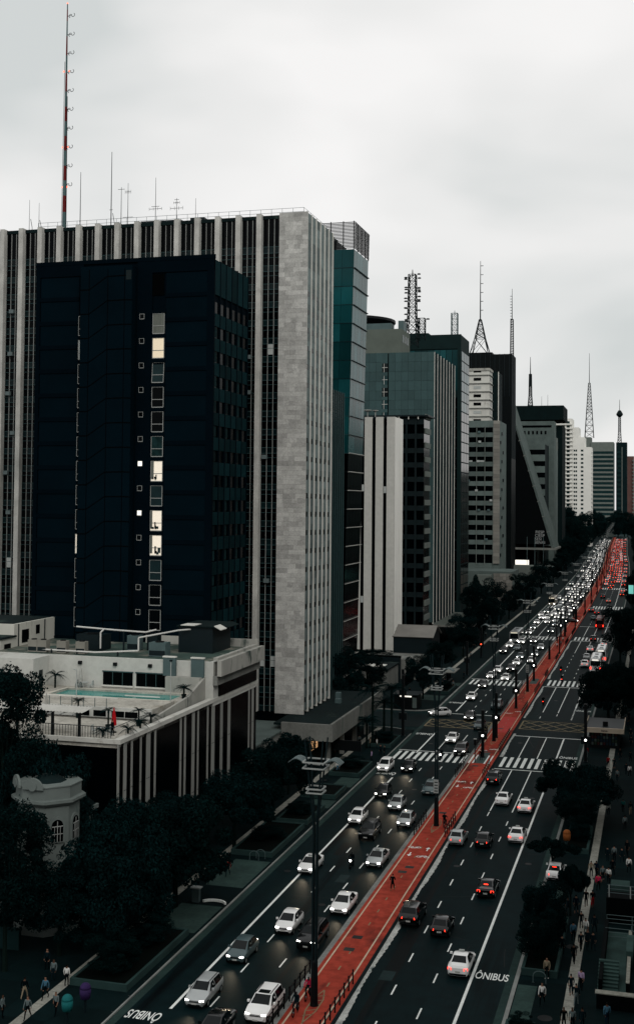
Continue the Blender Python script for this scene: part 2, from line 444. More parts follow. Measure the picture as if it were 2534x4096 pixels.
# cycle symbols and arrows on the path
def bike_mark(x, y, rz):
    mb = MB()
    for c in (-.42, .42):
        for k in range(12):
            a0, a1 = 2 * math.pi * k / 12, 2 * math.pi * (k + 1) / 12
            mb.poly([(c + .2 * math.cos(a0), .2 * math.sin(a0), 0), (c + .3 * math.cos(a0), .3 * math.sin(a0), 0), (c + .3 * math.cos(a1), .3 * math.sin(a1), 0), (c + .2 * math.cos(a1), .2 * math.sin(a1), 0)])
    for a, b in (((-.42, 0), (-.1, .45)), ((-.1, .45), (.3, .45)), ((.3, .45), (.42, 0)), ((-.1, .45), (0, 0)), ((-.42, 0), (0, 0)), ((0, 0), (.3, .45))):
        a, b = Vector((*a, .001)), Vector((*b, .001)); d = (b - a).normalized(); q = Vector((-d.y, d.x, 0)) * .04
        mb.poly([a - q, b - q, b + q, a + q])
    o = mb.build('cycle_symbol', m_white, path, (x, y, .1045)); o.rotation_euler.z = rz
def arrow_mark(x, y, rz):
    o = MB().poly([(-.07, -.7, 0), (.07, -.7, 0), (.07, .2, 0), (-.07, .2, 0)]).poly([(-.28, .15, .0005), (.28, .15, .0005), (0, .7, .0005)]).build('arrow', m_white, path, (x, y, .1045)); o.rotation_euler.z = rz
for y in (131.0, 164.0):
    bike_mark(-25.75, y + 2.2, math.pi); arrow_mark(-25.75, y - .6, math.pi); bike_mark(-24.2, y - 1.2, 0); arrow_mark(-24.2, y + 1.8, 0)
for x, y in ((-25.75, 222.5), (-24.1, 224.5), (-25.75, 188), (-24.1, 189)): bike_mark(x, y, math.pi if x < -25 else 0)
def lamp_hatch(y):
    """yellow chevron box painted round a lamp foot"""
    mb = MB()
    def bar(a, b):
        a, b = Vector((*a, .1042)), Vector((*b, .1042)); d = (b - a).normalized(); q = Vector((-d.y, d.x, 0)) * .05
        mb.poly([a - q, b - q, b + q, a + q])
    P = [(-25.4, y - 1), (-25.0, y - 3.2), (-24.6, y - 1), (-24.6, y + 1.2), (-25.0, y + 3), (-25.4, y + 1.2)]
    for i in range(6): bar(P[i], P[(i + 1) % 6])
    for t in (-1.8, -.9, 0, .9, 1.8): bar((-25.35, y + t - .2), (-24.65, y + t + .2))
    struct('lamp_foot_marking', mb, m_yellow, path)
for k in range(4): lamp_hatch(89.5 + 53.2 * k)
for y in (178.5, 260.0):
    boxpart('refuge_slab', M('refuge_concrete', (.16, .16, .15), .9, .2, .4, .2), (-25.75, -24.25, y, y + 8, .05, .1035), path)
# asphalt repairs and darker seams
for x0, x1, y0, y1 in ((-21.4, -20.9, 86, 175), (-20.9, -20.2, 96, 110), (-29.3, -28.9, 90, 150), (-31.4, -29.9, 168, 176), (-16.0, -14.9, 99.6, 101.0), (-21.9, -20.3, 236, 239), (-21.9, -20.3, 243, 246), (-18.1, -16.8, 186, 200), (-33.8, -32.9, 128, 133)):
    boxpart('asphalt_patch', M('asphalt_repair', (.010, .014, .015), .7, .3, .3, .15), (x0, x1, y0, y1, -.02, .0032), road)
for x, y in ((-30.6, 112), (-33.2, 137), (-20.2, 128), (-17.9, 108), (-15.4, 160), (-31, 160), (-20.8, 196), (-34.4, 191), (-13, 131), (-18.6, 240), (-36.8, 121)):
    MB().lathe([(.36, 0), (.36, .004)], 14).build('manhole_cover', m_black, road, (x, y, .003))
rc = random.Random(8)
for k in range(46):          # sealed cracks and trench cuts
    x = rc.choice((rc.uniform(-38, -28), rc.uniform(-22, -12))); y = rc.uniform(84, 300); mb = MB(); pr = None; dx, dy = (rc.uniform(-.3, .3), rc.uniform(.7, 1.4)) if rc.random() < .6 else (rc.uniform(.4, .9), rc.uniform(-.2, .2))
    for q in range(rc.randint(4, 9)):
        cur = (x + rc.uniform(-.06, .06), y + rc.uniform(-.06, .06))
        if pr:
            d = Vector((cur[0] - pr[0], cur[1] - pr[1], 0)).normalized(); n_ = Vector((-d.y, d.x, 0)) * .035
            mb.poly([(pr[0] - n_.x, pr[1] - n_.y, .0028), (cur[0] - n_.x, cur[1] - n_.y, .0028), (cur[0] + n_.x, cur[1] + n_.y, .0028), (pr[0] + n_.x, pr[1] + n_.y, .0028)])
        pr = cur; x += dx; y += dy
    struct('sealed_crack', mb, M('crack_seal', (.006, .008, .009), .6, .1, 1, .2), road)
for x0, x1, y0, y1 in ((-21.5, -20.4, 96, 98), (-31.2, -30.2, 119, 121.5), (-15.8, -15, 118, 121)):
    boxpart('asphalt_patch', M('asphalt_scuff', (.05, .055, .055), .8, .6, .9, .3), (x0, x1, y0, y1, -.02, .0034), road)
# ================================================================== BUILDINGS
# ---- marble-clad office tower
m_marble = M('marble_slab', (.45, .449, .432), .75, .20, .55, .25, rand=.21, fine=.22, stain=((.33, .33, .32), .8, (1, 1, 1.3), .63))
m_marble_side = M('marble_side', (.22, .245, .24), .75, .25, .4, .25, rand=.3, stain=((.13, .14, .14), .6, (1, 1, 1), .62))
m_pier = M('marble_pier', (.48, .478, .455), .75, .28, .5, .25, stretch=(1, 1, .7), fine=.14, stain=((.40, .40, .38), .5, (1, 1, 1.2), .60))
m_alu = M('window_bar', (.10, .115, .115), .5, .15, .5, .4)
m_fin = M('pale_fin', (.58, .58, .55), .7, .15, .4, .3)
m_spand = M('teal_spandrel', (.016, .026, .028), .35, .3, .5, .3, rand=.5)
TX0, TX1, TY, TYB, TZ0, TZ = -113.0, -51.0, 175.3, 190.4, 6.4, 83.0
tw = thing('office_tower', 'tall office tower clad in pale marble slabs with narrow piers across its front', 'tower', (-80, 180, 0))
MB().box(TX0, -55.6, TY + .75, TYB - .6, 0, 82.2).box(-55.6, TX1 - .55, TY + .12, TYB - .02, 0, 82.6).build('core', m_glass, tw, origin=tw.location)
MB().box(TX0, TX1 - .5, TY + .4, TYB - .1, 82.2, 82.75).build('roof', m_roofdark, tw, origin=tw.location)
slabs = []
rs = random.Random(5)
z = TZ - .04
rows = 0
while z > TZ0 + .3:
    h = .71
    x = -55.6
    while x < TX1 - .05:
        w = rs.choice((.78, .92, .92, 1.1, 1.5, 1.84))
        x2 = min(TX1, x + w)
        if TX1 - x2 < .4: x2 = TX1
        slabs.append((x, x2 - .012, TY - rs.uniform(0, .018), TY + .14, z - h + .012, z)); x = x2
    z -= h; rows += 1
pieces('marble_slab', m_marble, slabs, tw)
piers = [-58.8 - 3.42 * k for k in range(16)]
for px in piers:
    boxpart('pier', m_pier, (px - .4, px + .4, TY - .42, TY + .76, TZ0, TZ - .12), tw)
# bays of the front: three panes wide; tall top panes, then spandrel and window in turn
edges = [-55.6] + [p for px in piers for p in (px + .4, px - .4)]
bays = [(edges[2 * k + 1], edges[2 * k]) for k in range(len(edges) // 2)]
order = [0, 1, 14, 13, 2, 12] + list(range(3, 12))
levels = [(TZ - .35, TZ - 5.1, 'w'), (TZ - 5.1, TZ - 6.1, 's')]
z = TZ - 6.1
while z > 9:
    levels.append((z, z - 1.95, 'w')); levels.append((z - 1.95, z - 2.82, 's')); z -= 2.82
wins, spans, trans, mulls = [], [], [], []
for bi in order:
    if bi >= len(bays): continue
    x0, x1 = bays[bi]; w = (x1 - x0) / 3
    for zt, zb, kk in levels:
        if zb < TZ0: continue
        for j in range(3):
            b = (x0 + j * w + .04, x0 + (j + 1) * w - .04, TY + .60, TY + .74, zb + .04, zt - .04)
            (wins if kk == 'w' else spans).append(b)
        trans.append((x0, x1, TY + .52, TY + .76, zt - .04, zt + .04))
        if kk == 'w' and zt < TZ - 6: trans.append((x0, x1, TY + .53, TY + .76, zt - .72, zt - .66))
    for j in (0, 1, 2, 3): mulls.append((x0 + j * w - .045, x0 + j * w + .045, TY + .48, TY + .77, TZ0, TZ - .3))
pieces('window_pane', m_glass, wins, tw)
pieces('spandrel_pane', m_spand, spans, tw, 240)
pieces('mullion', M('pale_mullion', (.30, .31, .30), .5, .15, .5, .3), mulls, tw)
pieces('transom', m_alu, trans, tw, 240)
m_blind = M('pale_blind', (.42, .44, .43), .9, .2, .6, .2)
m_litroom = M('lit_room', (1.0, .90, .75), emit=.22)
m_litwhite = M('lit_white', (1.0, .95, .85), emit=.9)
for bi, lv, j, mm in ((0, 12, 1, m_blind), (1, 20, 0, m_litwhite), (0, 46, 0, m_blind), (0, 46, 2, m_blind), (1, 46, 1, m_blind), (0, 34, 1, m_spand), (1, 30, 0, m_blind), (14, 22, 0, m_spand), (13, 36, 1, m_blind)):
    x0, x1 = bays[bi]; w = (x1 - x0) / 3; zt, zb, kk = levels[lv]
    boxpart('window_blind', mm, (x0 + j * w + .06, x0 + (j + 1) * w - .06, TY + .55, TY + .595, zb + .3, zt - .06), tw)
rs = random.Random(9)
for bi, zs in ((13, (69, 62, 55.5, 49, 42.5, 36)), (14, (66, 52)), (1, (60.5, 55)), (0, (45.0, 26))):
    for zz in zs:
        x0, x1 = bays[bi]; xx = rs.uniform(x0 + .2, x1 - 1.1)
        boxpart('air_conditioner', M('grey_casing', (.2, .21, .21), .6, .15, .5, .3), (xx, xx + .8, TY + .05, TY + .6, zz, zz + .62), tw)
# flank facing the avenue: bright fins, slabs, one small window per bay and floor
FB = [TY + k * (TYB - TY) / 6 for k in range(7)]
side, wnd = [], []
for k in range(6):
    z = TZ - .1
    while z > TZ0 + .6:
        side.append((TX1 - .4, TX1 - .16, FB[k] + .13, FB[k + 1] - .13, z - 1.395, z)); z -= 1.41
    z = TZ - 12.2 - k * .03
    while z > TZ0 + 1:
        wnd.append((TX1 - .3, TX1 - .14, FB[k] + .75, FB[k] + 1.5, z - .78, z)); z -= 2.82
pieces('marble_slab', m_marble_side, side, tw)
pieces('small_window', m_glass, wnd, tw)
for k in range(7):
    boxpart('fin', m_fin, (TX1 - .5, TX1 + (.02 if k else .012), FB[k] - .07 + (.09 if k == 0 else 0), FB[k] + .07, TZ0, TZ - .02), tw)
# roof rail, plant boxes
mb = MB()
for a, b in (((-97.5, 176.4), (-52, 176.4)), ((-52, 176.4), (-52, 189.6))):
    a, b = Vector(a), Vector(b); n = int((b - a).length / 1.7)
    for k in range(n + 1):
        p = a.lerp(b, k / n); mb.tube((p.x, p.y, 82.7), (p.x, p.y, 83.9), .03, n=4)
    for zz in (83.3, 83.9): mb.tube((a.x, a.y, zz), (b.x, b.y, zz), .028, n=4)
mb.build('roof_railing', m_galv, tw, origin=tw.location)
for b in ((-80.0, -76.0, 178, 180, 82.75, 83.6), (-76.0, -72.8, 177.5, 180, 82.75, 83.45), (-71.4, -69, 178, 181, 82.75, 83.7), (-88, -81, 179, 183, 82.75, 83.3), (-98, -94.2, 180, 184, 82.75, 83.6)):
    boxpart('roof_plant', m_steel, b, tw)
# low wings and the canopy over the pavement
cn = thing('canopy_podium', 'low concrete podium with stained flat roof and pale canopy fascia below the marble tower', 'podium', (-55, 180, 0))
m_conc = M('stained_concrete', (.25, .25, .235), .9, .3, .3, .2, stretch=(1, 1, .25), fine=.15, stain=((.10, .105, .10), .35, (1, 1, .3), .58))
MB().box(-53.5, -44.9, 168.3, 200.5, 5.9, 6.2).build('roof', m_roofdark, cn, origin=cn.location)
MB().box(-44.9, -44.5, 167.8, 201, 4.0, 6.5).build('fascia', m_conc, cn, origin=cn.location)
MB().box(-52.2, -44.9, 167.8, 168.3, 4.0, 6.4).build('fascia', m_conc, cn, origin=cn.location)
MB().box(-53, -45, 168.4, 200.5, 4.02, 4.12).build('soffit', m_steel, cn, origin=cn.location)
MB().box(-113, -50.2, 174.6, 199, 0, 5.85).build('base_wall', m_glass, cn, origin=cn.location)
MB().box(-75, -52.3, 152.5, 174.5, 0, 5.0).build('wing_wall', m_conc, cn, origin=cn.location)
MB().box(-75.2, -52.1, 152.4, 174.4, 5.0, 5.25).build('wing_roof', M('pale_roof', (.19, .19, .18), .9, .3, .2, .2), cn, origin=cn.location)
for y in (170.5, 178.5, 186.5, 194.5):
    MB().box(-46.2, -45.6, y, y + .6, .13, 4.02).build('column', m_conc, cn, origin=cn.location)
m_shop = M('warm_shop_light', (1.0, .55, .25), emit=.5)
for y0, y1 in ((176.2, 178.0), (179.3, 180.2)):
    boxpart('lit_shopfront', m_shop, (-50.19, -50.12, y0, y1, .6, 3.6), cn)
for b in ((-50.2, -49.4, 191.0, 192.0, 6.2, 7.3), (-49.3, -48.4, 187.3, 188.2, 6.2, 6.9)): boxpart('roof_unit', m_galv, b, cn)

# ---- dark hotel tower in front of it
m_navy = M('navy_render', (.0072, .0135, .0195), .75, .18, .15, .03, fine=.08)
m_navy2 = M('navy_panel', (.0100, .0185, .0255), .75, .2, .15, .03, rand=.1)
m_groove = M('groove_black', (.0018, .0026, .0036), .8, .1, .5, .05)
m_frame = M('window_frame_white', (.34, .35, .34), .5, .12, .5, .3)
m_louvre = M('louvred_spandrel', (.022, .042, .046), .7, .2, .5, .04, rand=.3)
DX0, DX1, DY, DYB, DZ = -83.6, -57.0, 151.0, 165.2, 71.2
dt = thing('hotel_tower', 'dark navy hotel block with blind panels, zigzag stair tower and a column of lit windows', 'tower', (-70, 158, 0))
MB().box(DX0, -76.2, DY + .22, DYB, 14, DZ).box(-76.2, DX1 - .25, DY + .22, DYB, 14, DZ).build('core', m_navy, dt, origin=dt.location)
NF = 16; Z1 = 69.5; FH = 3.36
pan, pan2 = [], []
for k in range(NF):
    zt = Z1 - k * FH
    pan.append((-82.9, -77.0, DY + .12, DY + .24, zt - 2.78, zt))
    pan2.append((-64.0, -58.0, DY + .12, DY + .24, zt - 2.78, zt))
pieces('blind_panel', m_navy2, pan + pan2, dt)
fr = MB().box(DX0, -83.0, DY, DY + .22, 14, DZ).box(-57.95, DX1, DY, DY + .22, 14, DZ).box(DX0, -76.3, DY + .002, DY + .22, 69.6, DZ - .01).box(-68.2, DX1, DY + .002, DY + .22, 69.6, DZ - .01)
for k in range(NF):
    zt = Z1 - k * FH
    fr.box(-83.0, -77.0, DY + .003, DY + .22, zt - FH + .02, zt - 2.8).box(-64.0, -57.95, DY + .003, DY + .22, zt - FH + .02, zt - 2.8)
fr.box(-68.2, -66.0, DY + .004, DY + .22, 14, 69.6)
for k in range(NF): fr.box(-66.0, -64.0, DY + .005, DY + .22, Z1 - 5.47 - k * FH, Z1 - 4.99 - k * FH)
fr.build('frame_bands', m_navy, dt, origin=dt.location)
# stair tower: grooves step diagonally between floors
MB().box(-76.2, -68.5, DY - 1.1, DY + .2, 14, 70.6).build('stair_tower', m_navy2, dt, origin=dt.location)
grs = []
for k in range(NF):
    zl = 67.4 - k * FH
    mb = MB()
    P = [(-76.2, zl), (-74.9, zl), (-72.2, zl + 1.75), (-69.6, zl + 1.8), (-68.5, zl + 1.75)]
    for (xa, za), (xb, zb) in zip(P[:-1], P[1:]):
        mb.extr([(xa, DY - 1.125, za - .07), (xb, DY - 1.125, zb - .07), (xb, DY - 1.125, zb + .07), (xa, DY - 1.125, za + .07)], (0, .04, 0))
    mb.build('groove', m_groove, dt, origin=dt.location)
for x in (-74.9, -72.1, -69.6):
    boxpart('groove', m_groove, (x - .04, x + .04, DY - 1.12, DY - 1.0, 14, 70.2), dt)
boxpart('stair_window', m_spand, (-69.4, -68.6, DY - 1.13, DY - 1.0, 68.6, 69.9), dt)
def framed(parent, x0, x1, y, z0, z1, mat, bar_z=None, open_=0.0, name='window', t=.07):
    """window facing the viewer (-y): pane with frame and sill bars as its sub-parts"""
    w = boxpart(name, mat, (x0, x1, y + .02, y + .06, z0, z1), parent)
    inv = (1 / w.scale[0], 1 / w.scale[1], 1 / w.scale[2])
    mb = MB(); cx, cz = (x0 + x1) / 2, (z0 + z1) / 2
    def bx(a, b, c, d): mb.box((a - cx) * inv[0], (b - cx) * inv[0], (-.06) * inv[1], .03 * inv[1], (c - cz) * inv[2], (d - cz) * inv[2])
    bx(x0 - t, x0, z0 - t, z1 + t); bx(x1, x1 + t, z0 - t, z1 + t); bx(x0, x1, z1, z1 + t); bx(x0, x1, z0 - t * 1.6, z0)
    if bar_z: bx(x0, x1, bar_z - t * .6, bar_z + t * .6)
    mb.build('frame', m_frame, w)
    if open_: w.rotation_euler.x = open_
    return w
m_curtain = M('drawn_curtain', (.22, .20, .18), .9, .25, 1.5, .1, stretch=(3, 3, .2))
m_warmroom = M('warm_room', (1.0, .85, .62), emit=.07)
m_room = M('dim_room', (.05, .06, .06), .8, .6, 1.2, .1)
m_paleglass = M('pale_glass', (.03, .045, .048), .3, .3, .8, .3)
wmat = {1: m_curtain, 2: m_warmroom, 3: m_paleglass, 4: m_glass, 5: m_glass, 6: m_room, 7: m_litroom, 8: m_paleglass, 9: m_litroom, 10: m_litroom, 11: m_paleglass, 12: m_glass, 13: m_glass}
for k in range(0, 14):
    zt = Z1 - 2.2 - k * FH
    if k == 0:
        boxpart('dark_opening', m_groove, (-66.0, -64.3, DY + .1, DY + .215, 66.5, 69.4), dt); continue
    w = framed(dt, -65.85, -64.25, DY + .1, zt - 2.6 - .05, zt, wmat.get(k, m_glass), bar_z=zt - 1.65, open_=-.09 if k in (3,) else 0)
    if k in (7, 9, 10):      # furniture and people seen against the lit rooms
        rf = random.Random(k)
        for q in range(4):
            xa = rf.uniform(-65.7, -64.7); za = zt - rf.uniform(2.3, 2.6)
            boxpart('room_furniture', m_room if q % 2 else m_groove, (xa, xa + rf.uniform(.12, .4), DY + .04, DY + .085 + q * .003, za, za + rf.uniform(.2, 1.0)), dt)
        boxpart('curtain', m_curtain, (-65.85, -65.85 + rf.uniform(.2, .5), DY + .05, DY + .1, zt - 2.4, zt), dt)
    framed(dt, -68.0 + .25, -67.15, DY + .1 - .14, zt - .62, zt + .0, m_litwhite if k in (7, 9) else m_glass, t=.05, open_=.12 if k in (2, 3, 4, 5) else 0, name='small_window')
    framed(dt, -76.95, -76.5, DY + .1 - .1, zt - 2.6, zt, m_litroom if k == 10 else (m_blind if k == 2 else m_glass), bar_z=zt - 1.75, t=.06, name='slit_window')
# flank: six bays, louvred spandrels and windows
FB2 = [DY + .3 + k * (DYB - DY - .3) / 6 for k in range(7)]
sp_, wn_, cu_ = [], [], []
for k in range(6):
    sp_.append((DX1 - .3, DX1 - .07, FB2[k] + .14, FB2[k + 1] - .14, 66.4, DZ - .1))
    for f in range(15):
        z0 = 62.1 - f * FH
        sp_.append((DX1 - .3, DX1 - .07, FB2[k] + .14, FB2[k + 1] - .14, z0, z0 + 1.75))
        wn_.append((DX1 - .3, DX1 - .24, FB2[k] + .14, FB2[k + 1] - .14, z0 + 1.78, z0 + FH - .03))
        if k % 2 == 0 and f > 0: cu_.append((DX1 - .25, DX1 - .22, FB2[k] + .75, FB2[k] + 1.55, z0 + 1.9, z0 + FH - .1))
pieces('louvred_spandrel', m_louvre, sp_, dt)
pieces('window_pane', m_glass, wn_, dt)
pieces('curtain', M('teal_curtain', (.028, .04, .042), .8, .3, .8, .1, rand=.6), cu_, dt)
boxpart('lit_pane', m_litroom, (DX1 - .22, DX1 - .2, FB2[4] + .9, FB2[4] + 1.5, 34.2 + 1.6, 34.2 + 2.6), dt)
for k in range(7):
    boxpart('fin', m_navy, (DX1 - .3, DX1 + (-.03 if k else .0), FB2[k] - .14, FB2[k] + .14, 14, DZ + .02), dt)
boxpart('parapet', m_navy, (DX0 - .05, DX1 + .1, DY - .03, DY + .3, DZ, DZ + .55), dt)
boxpart('roof', m_roofdark, (DX0, DX1 - .3, DY + .3, DYB, DZ, DZ + .05), dt)
for x0, x1, h in ((-77, -75.4, .5), (-70.8, -68.4, .9), (-61.5, -59, .4)): boxpart('roof_plant', m_navy2, (x0, x1, DY + 2, DY + 5, DZ, DZ + h), dt)

# ---- podium with pool deck
m_whitewall = M('white_wall', (.51, .515, .49), .9, .12, .2, .2, stretch=(1, 1, .35), fine=.08, stain=((.36, .35, .31), .28, (1, 1, .35), .66))
m_oldwall = M('weathered_wall', (.39, .39, .365), .9, .25, .3, .2, stretch=(1, 1, .3), stain=((.10, .095, .085), .5, (1, 1, .45), .56))
m_deck = M('deck_stone', (.42, .41, .375), .9, .35, .35, .25, fine=.3, stain=((.30, .28, .24), .4, (1, 1, 1), .58))
m_glassrefl = M('podium_glass', (.004, .006, .007), .25, .2, .4, .08)
pd = thing('pool_podium', 'low hotel podium of dark glass and white vertical fins carrying a rooftop pool', 'building', (-60, 130, 0))
PX, PY0, PY1, PZ = -50.5, 109.3, 151.9, 14.9
MB().box(-112, PX - .25, PY0 + .25, PY1, 0, 14.0).build('core', m_glassrefl, pd, origin=pd.location)
MB().box(-112, PX - .5, PY0 + .3, 121.5, 14.0, 14.4).build('terrace_slab', m_deck, pd, origin=pd.location)
MB().box(PX - .75, PX, PY0, PY1, 14.45, 14.9).box(-112, PX - .75, PY0, PY0 + .3, 14.45, 14.88).build('slab_edge', M('edge_white', (.52, .52, .49), .8, .2, .3, .2, stain=((.3, .28, .24), .5, (1, 1, 1), .6)), pd, origin=pd.location)
fins = [(109.35, .5, 0), (110.9, .9, 0), (112.5, .45, 0), (114.7, .45, 0), (116.6, 1.3, 0), (118.4, .5, 0), (125.5, .6, 0), (126.8, .6, 0), (129.3, 1.05, 0), (130.8, .5, 0), (133.9, .5, 0), (135.7, 1.3, 0), (138.6, 1.05, 0), (141.3, 1.1, 0), (148.9, .55, 0), (150.4, 1.0, 0)]
m_pfin = M('podium_fin', (.32, .325, .31), .85, .2, .3, .2, stretch=(1, 1, .3))
for y, w, _ in fins:
    b = boxpart('fin', m_pfin, (PX - .27, PX - .17, y - w / 2 * .72, y + w / 2 * .72, 2.0, 14.44), pd)
for z in (5.2, 9.6):
    for y, w, _ in fins: boxpart('fin_joint', m_steel, (PX - .2, PX - .16, y - w / 2 * .72, y + w / 2 * .72, z, z + .06), pd)
# pool terrace on top, one step higher
MB().box(-72.5, -53.0, 122.9, 129.0, 14.0, 15.5).box(-72.5, -68.9, 129.0, 133.9, 14.0, 15.5).box(-53.6, -52.4, 129.0, 133.9, 14.0, 15.5).box(-72.5, -52.4, 133.9, 135.4, 14.0, 15.5).build('pool_terrace', m_deck, pd, origin=pd.location)
MB().box(-72.4, -53.05, 122.62, 122.9, 14.4, 15.53).build('terrace_wall', m_whitewall, pd, origin=pd.location)
for x in (-70.2, -68.0, -65.6, -61.2, -59.2, -57.0, -55.4):
    bb = boxpart('wall_opening', m_glass, (x - .75, x + .75, 122.58, 122.64, 14.5, 15.15), pd)
m_pooltile = M('pool_tile', (.05, .30, .28), .4, .15, .5, .3)
MB().box(-68.85, -53.65, 129.05, 133.85, 13.9, 14.1).build('pool_basin', m_pooltile, pd, origin=pd.location)
m_pw = M('pool_water', (.055, .30, .275), .1, .2, .4, .35)
MB().box(-68.85, -53.65, 129.05, 133.85, 15.1, 15.28).build('pool_water', m_pw, pd, origin=pd.location)
for b in ((-69.2, -53.3, 128.6, 129.0, 15.5, 15.54), (-69.2, -53.3, 133.9, 134.3, 15.5, 15.54), (-69.3, -68.88, 128.6, 134.3, 15.5, 15.541)): boxpart('coping', M('coping_stone', (.52, .50, .45), .8, .15, .6, .3), b, pd)
# glass balustrade round the pool terrace
m_bal = M('balustrade_glass', (.20, .21, .20), .3, .35, .5, .3)
boxpart('balustrade_cap', m_fin, (-72.4, -57.0, 122.5, 122.62, 16.5, 16.6), pd)
boxpart('balustrade_cap', m_fin, (-57.2, -53, 124.8, 124.92, 16.5, 16.6), pd)
for k in range(11):
    x = -72.4 + k * 1.4
    boxpart('balustrade_post', m_galv, (x, x + .05, 122.52, 122.6, 15.53, 16.5), pd)
# inner parapet wall along the avenue edge
MB().extr([(-51.6, 118.5, 14.4), (-51.6, 135.3, 14.4), (-51.6, 135.3, 17.4), (-51.6, 130, 15.9), (-51.6, 118.5, 15.0)], (-.3, 0, 0)).build('edge_parapet', m_oldwall, pd, origin=pd.location)
# upper block with plant roof
MB().box(-110, -50.6, 135.3, 151.2, 14.0, 19.2).build('upper_block', m_whitewall, pd, origin=pd.location)
MB().box(-109, -51.2, 135.9, 150.8, 19.2, 19.28).build('upper_roof', M('worn_roof', (.13, .125, .11), .9, .4, .25, .2, stain=((.26, .25, .22), .22, (1, 1, 1), .52)), pd, origin=pd.location)
MB().extr([(-49.5, 135.1, 17.6), (-49.5, 151.4, 17.6), (-49.5, 151.4, 19.45), (-49.5, 135.1, 19.45)], (-.55, 0, 0)).build('cornice', m_oldwall, pd, origin=pd.location)
MB().box(-50.6, -50.05, 135.2, 151.3, 16.5, 17.6).build('cornice_soffit', m_conc, pd, origin=pd.location)
MB().box(-50.62, -50.4, 137, 151, 14.95, 16.5).build('recess_window', m_glass, pd, origin=pd.location)
MB().box(-66, -50.1, 150.4, 150.9, 19.2, 20.3).box(-50.6, -50.05, 135.3, 150.4, 19.45, 19.75).build('roof_parapet', m_oldwall, pd, origin=pd.location)
MB().box(-78, -72.3, 131.4, 135.3, 14.0, 19.15).build('side_block', m_whitewall, pd, origin=pd.location)
boxpart('door', m_spand, (-72.32, -72.27, 132.8, 133.7, 15.5, 17.6), pd)
boxpart('dark_doorway', m_glass, (-77.5, -73.6, 131.36, 131.42, 14.6, 17.4), pd)
for x0 in (-64.9, -60.5):
    fw_ = boxpart('window', m_glass, (x0, x0 + 3.9, 135.2, 135.32, 15.9, 17.5), pd)
    for j in range(1, 3): boxpart('window_bar', m_alu, (x0 + j * 1.3 - .04, x0 + j * 1.3 + .04, 135.14, 135.22, 15.9, 17.5), pd)
    boxpart('window_head', m_alu, (x0 - .1, x0 + 4.0, 135.1, 135.25, 17.5, 17.62), pd)
    boxpart('window_sill', m_fin, (x0 - .1, x0 + 4.0, 135.05, 135.3, 15.72, 15.9), pd)
for x in (-68.0, -63.3, -58.7, -52.9):
    boxpart('wall_lamp', m_black, (x - .22, x + .22, 135.0, 135.3, 18.25, 18.65), pd)
MB().box(-56.3, -51.9, 134.2, 135.28, 15.5, 17.4).build('low_store', m_oldwall, pd, origin=pd.location)
for x in (-56.9, -53.3):
    boxpart('vent_panel', m_galv, (x, x + 1.6, 134.9, 135.28, 17.4, 19.6), pd)
    boxpart('vent_cap', m_fin, (x - .05, x + 1.65, 134.8, 135.35, 19.6, 19.75), pd)
# plant on the upper roof
def rooftop_unit(x, y, w, d, h, mat, name, label, cat, group=None, z=19.28):
    t = thing(name, label, cat, (x, y, z), 0, group)
    MB().box(-w / 2, w / 2, -d / 2, d / 2, .06, h).build('casing', mat, t)
    MB().lathe([(min(w, d) * .36, h), (min(w, d) * .36, h + .1), (min(w, d) * .3, h + .12)], 12).build('fan', m_black, t)
    MB().box(-w / 2 + .06, w / 2 - .06, -d / 2 - .02, -d / 2, .2, h * .45).build('grille', m_steel, t)
    MB().box(-w / 2 + .05, -w / 2 + .2, -d / 2, d / 2, 0, .06).box(w / 2 - .2, w / 2 - .05, -d / 2, d / 2, 0, .06).build('feet', m_black, t)
    return t
m_casing = M('cream_casing', (.27, .265, .24), .6, .15, .5, .3)
for i, (x, lab) in enumerate(((-75.2, 'cream condenser unit nearest the white annexe on the pool roof'), (-73.9, 'cream condenser unit pressed against its neighbour, second from the annexe'), (-71.2, 'cream condenser unit with red label, left of the pair along the wall'), (-68.6, 'cream condenser unit with red label, right of the pair along the wall'))):
    rooftop_unit(x, 136.8, 1.25, 1.0, 1.55, m_casing, 'air_conditioner', lab, 'air conditioner', 'condensers on the pool roof')
rooftop_unit(-69.3, 141.5, 3.6, 2.6, 2.0, m_steel, 'chiller', 'wide dark chiller box behind the condensers on the pool roof', 'chiller')
rooftop_unit(-58.6, 137.8, 2.2, 1.6, 1.75, m_galv, 'chiller', 'pale ribbed chiller at the end of the white pipes on the roof', 'chiller')
rooftop_unit(-64.0, 142.5, 1.6, 1.4, 1.9, m_galv, 'chiller', 'narrow grey chiller under the elbowed white pipe', 'chiller')
rooftop_unit(-61.8, 143.5, 1.4, 1.4, 2.0, m_steel, 'chiller', 'narrow dark chiller between the white pipes and the tank house', 'chiller')
pp = thing('pipe_run', 'thick white insulated pipes elbowing across the pool building roof', 'pipes', (-65, 138, 19.28))
m_pipe = M('white_pipe', (.55, .55, .53), .5, .1, 1, .4)
for pts in ([(-74.5, 136.4, .42), (-66.5, 136.2, .35), (-60.8, 136.4, .75), (-60.8, 136.4, 2.35), (-57.5, 141, 2.9), (-56, 143, 2.95)], [(-71.0, 140, 3.0), (-65.5, 139.6, 2.8), (-61.2, 139.4, 2.7), (-60.2, 140.4, 2.95)], [(-67.0, 139.5, 2.8), (-67.1, 138.9, 2.5), (-67.1, 138.9, .5)]):
    mb = MB()
    for a, b in zip(pts[:-1], pts[1:]): mb.tube((a[0] + 65, a[1] - 138, a[2]), (b[0] + 65, b[1] - 138, b[2]), .105, n=8)
    mb.build('pipe', m_pipe, pp, smooth=False)
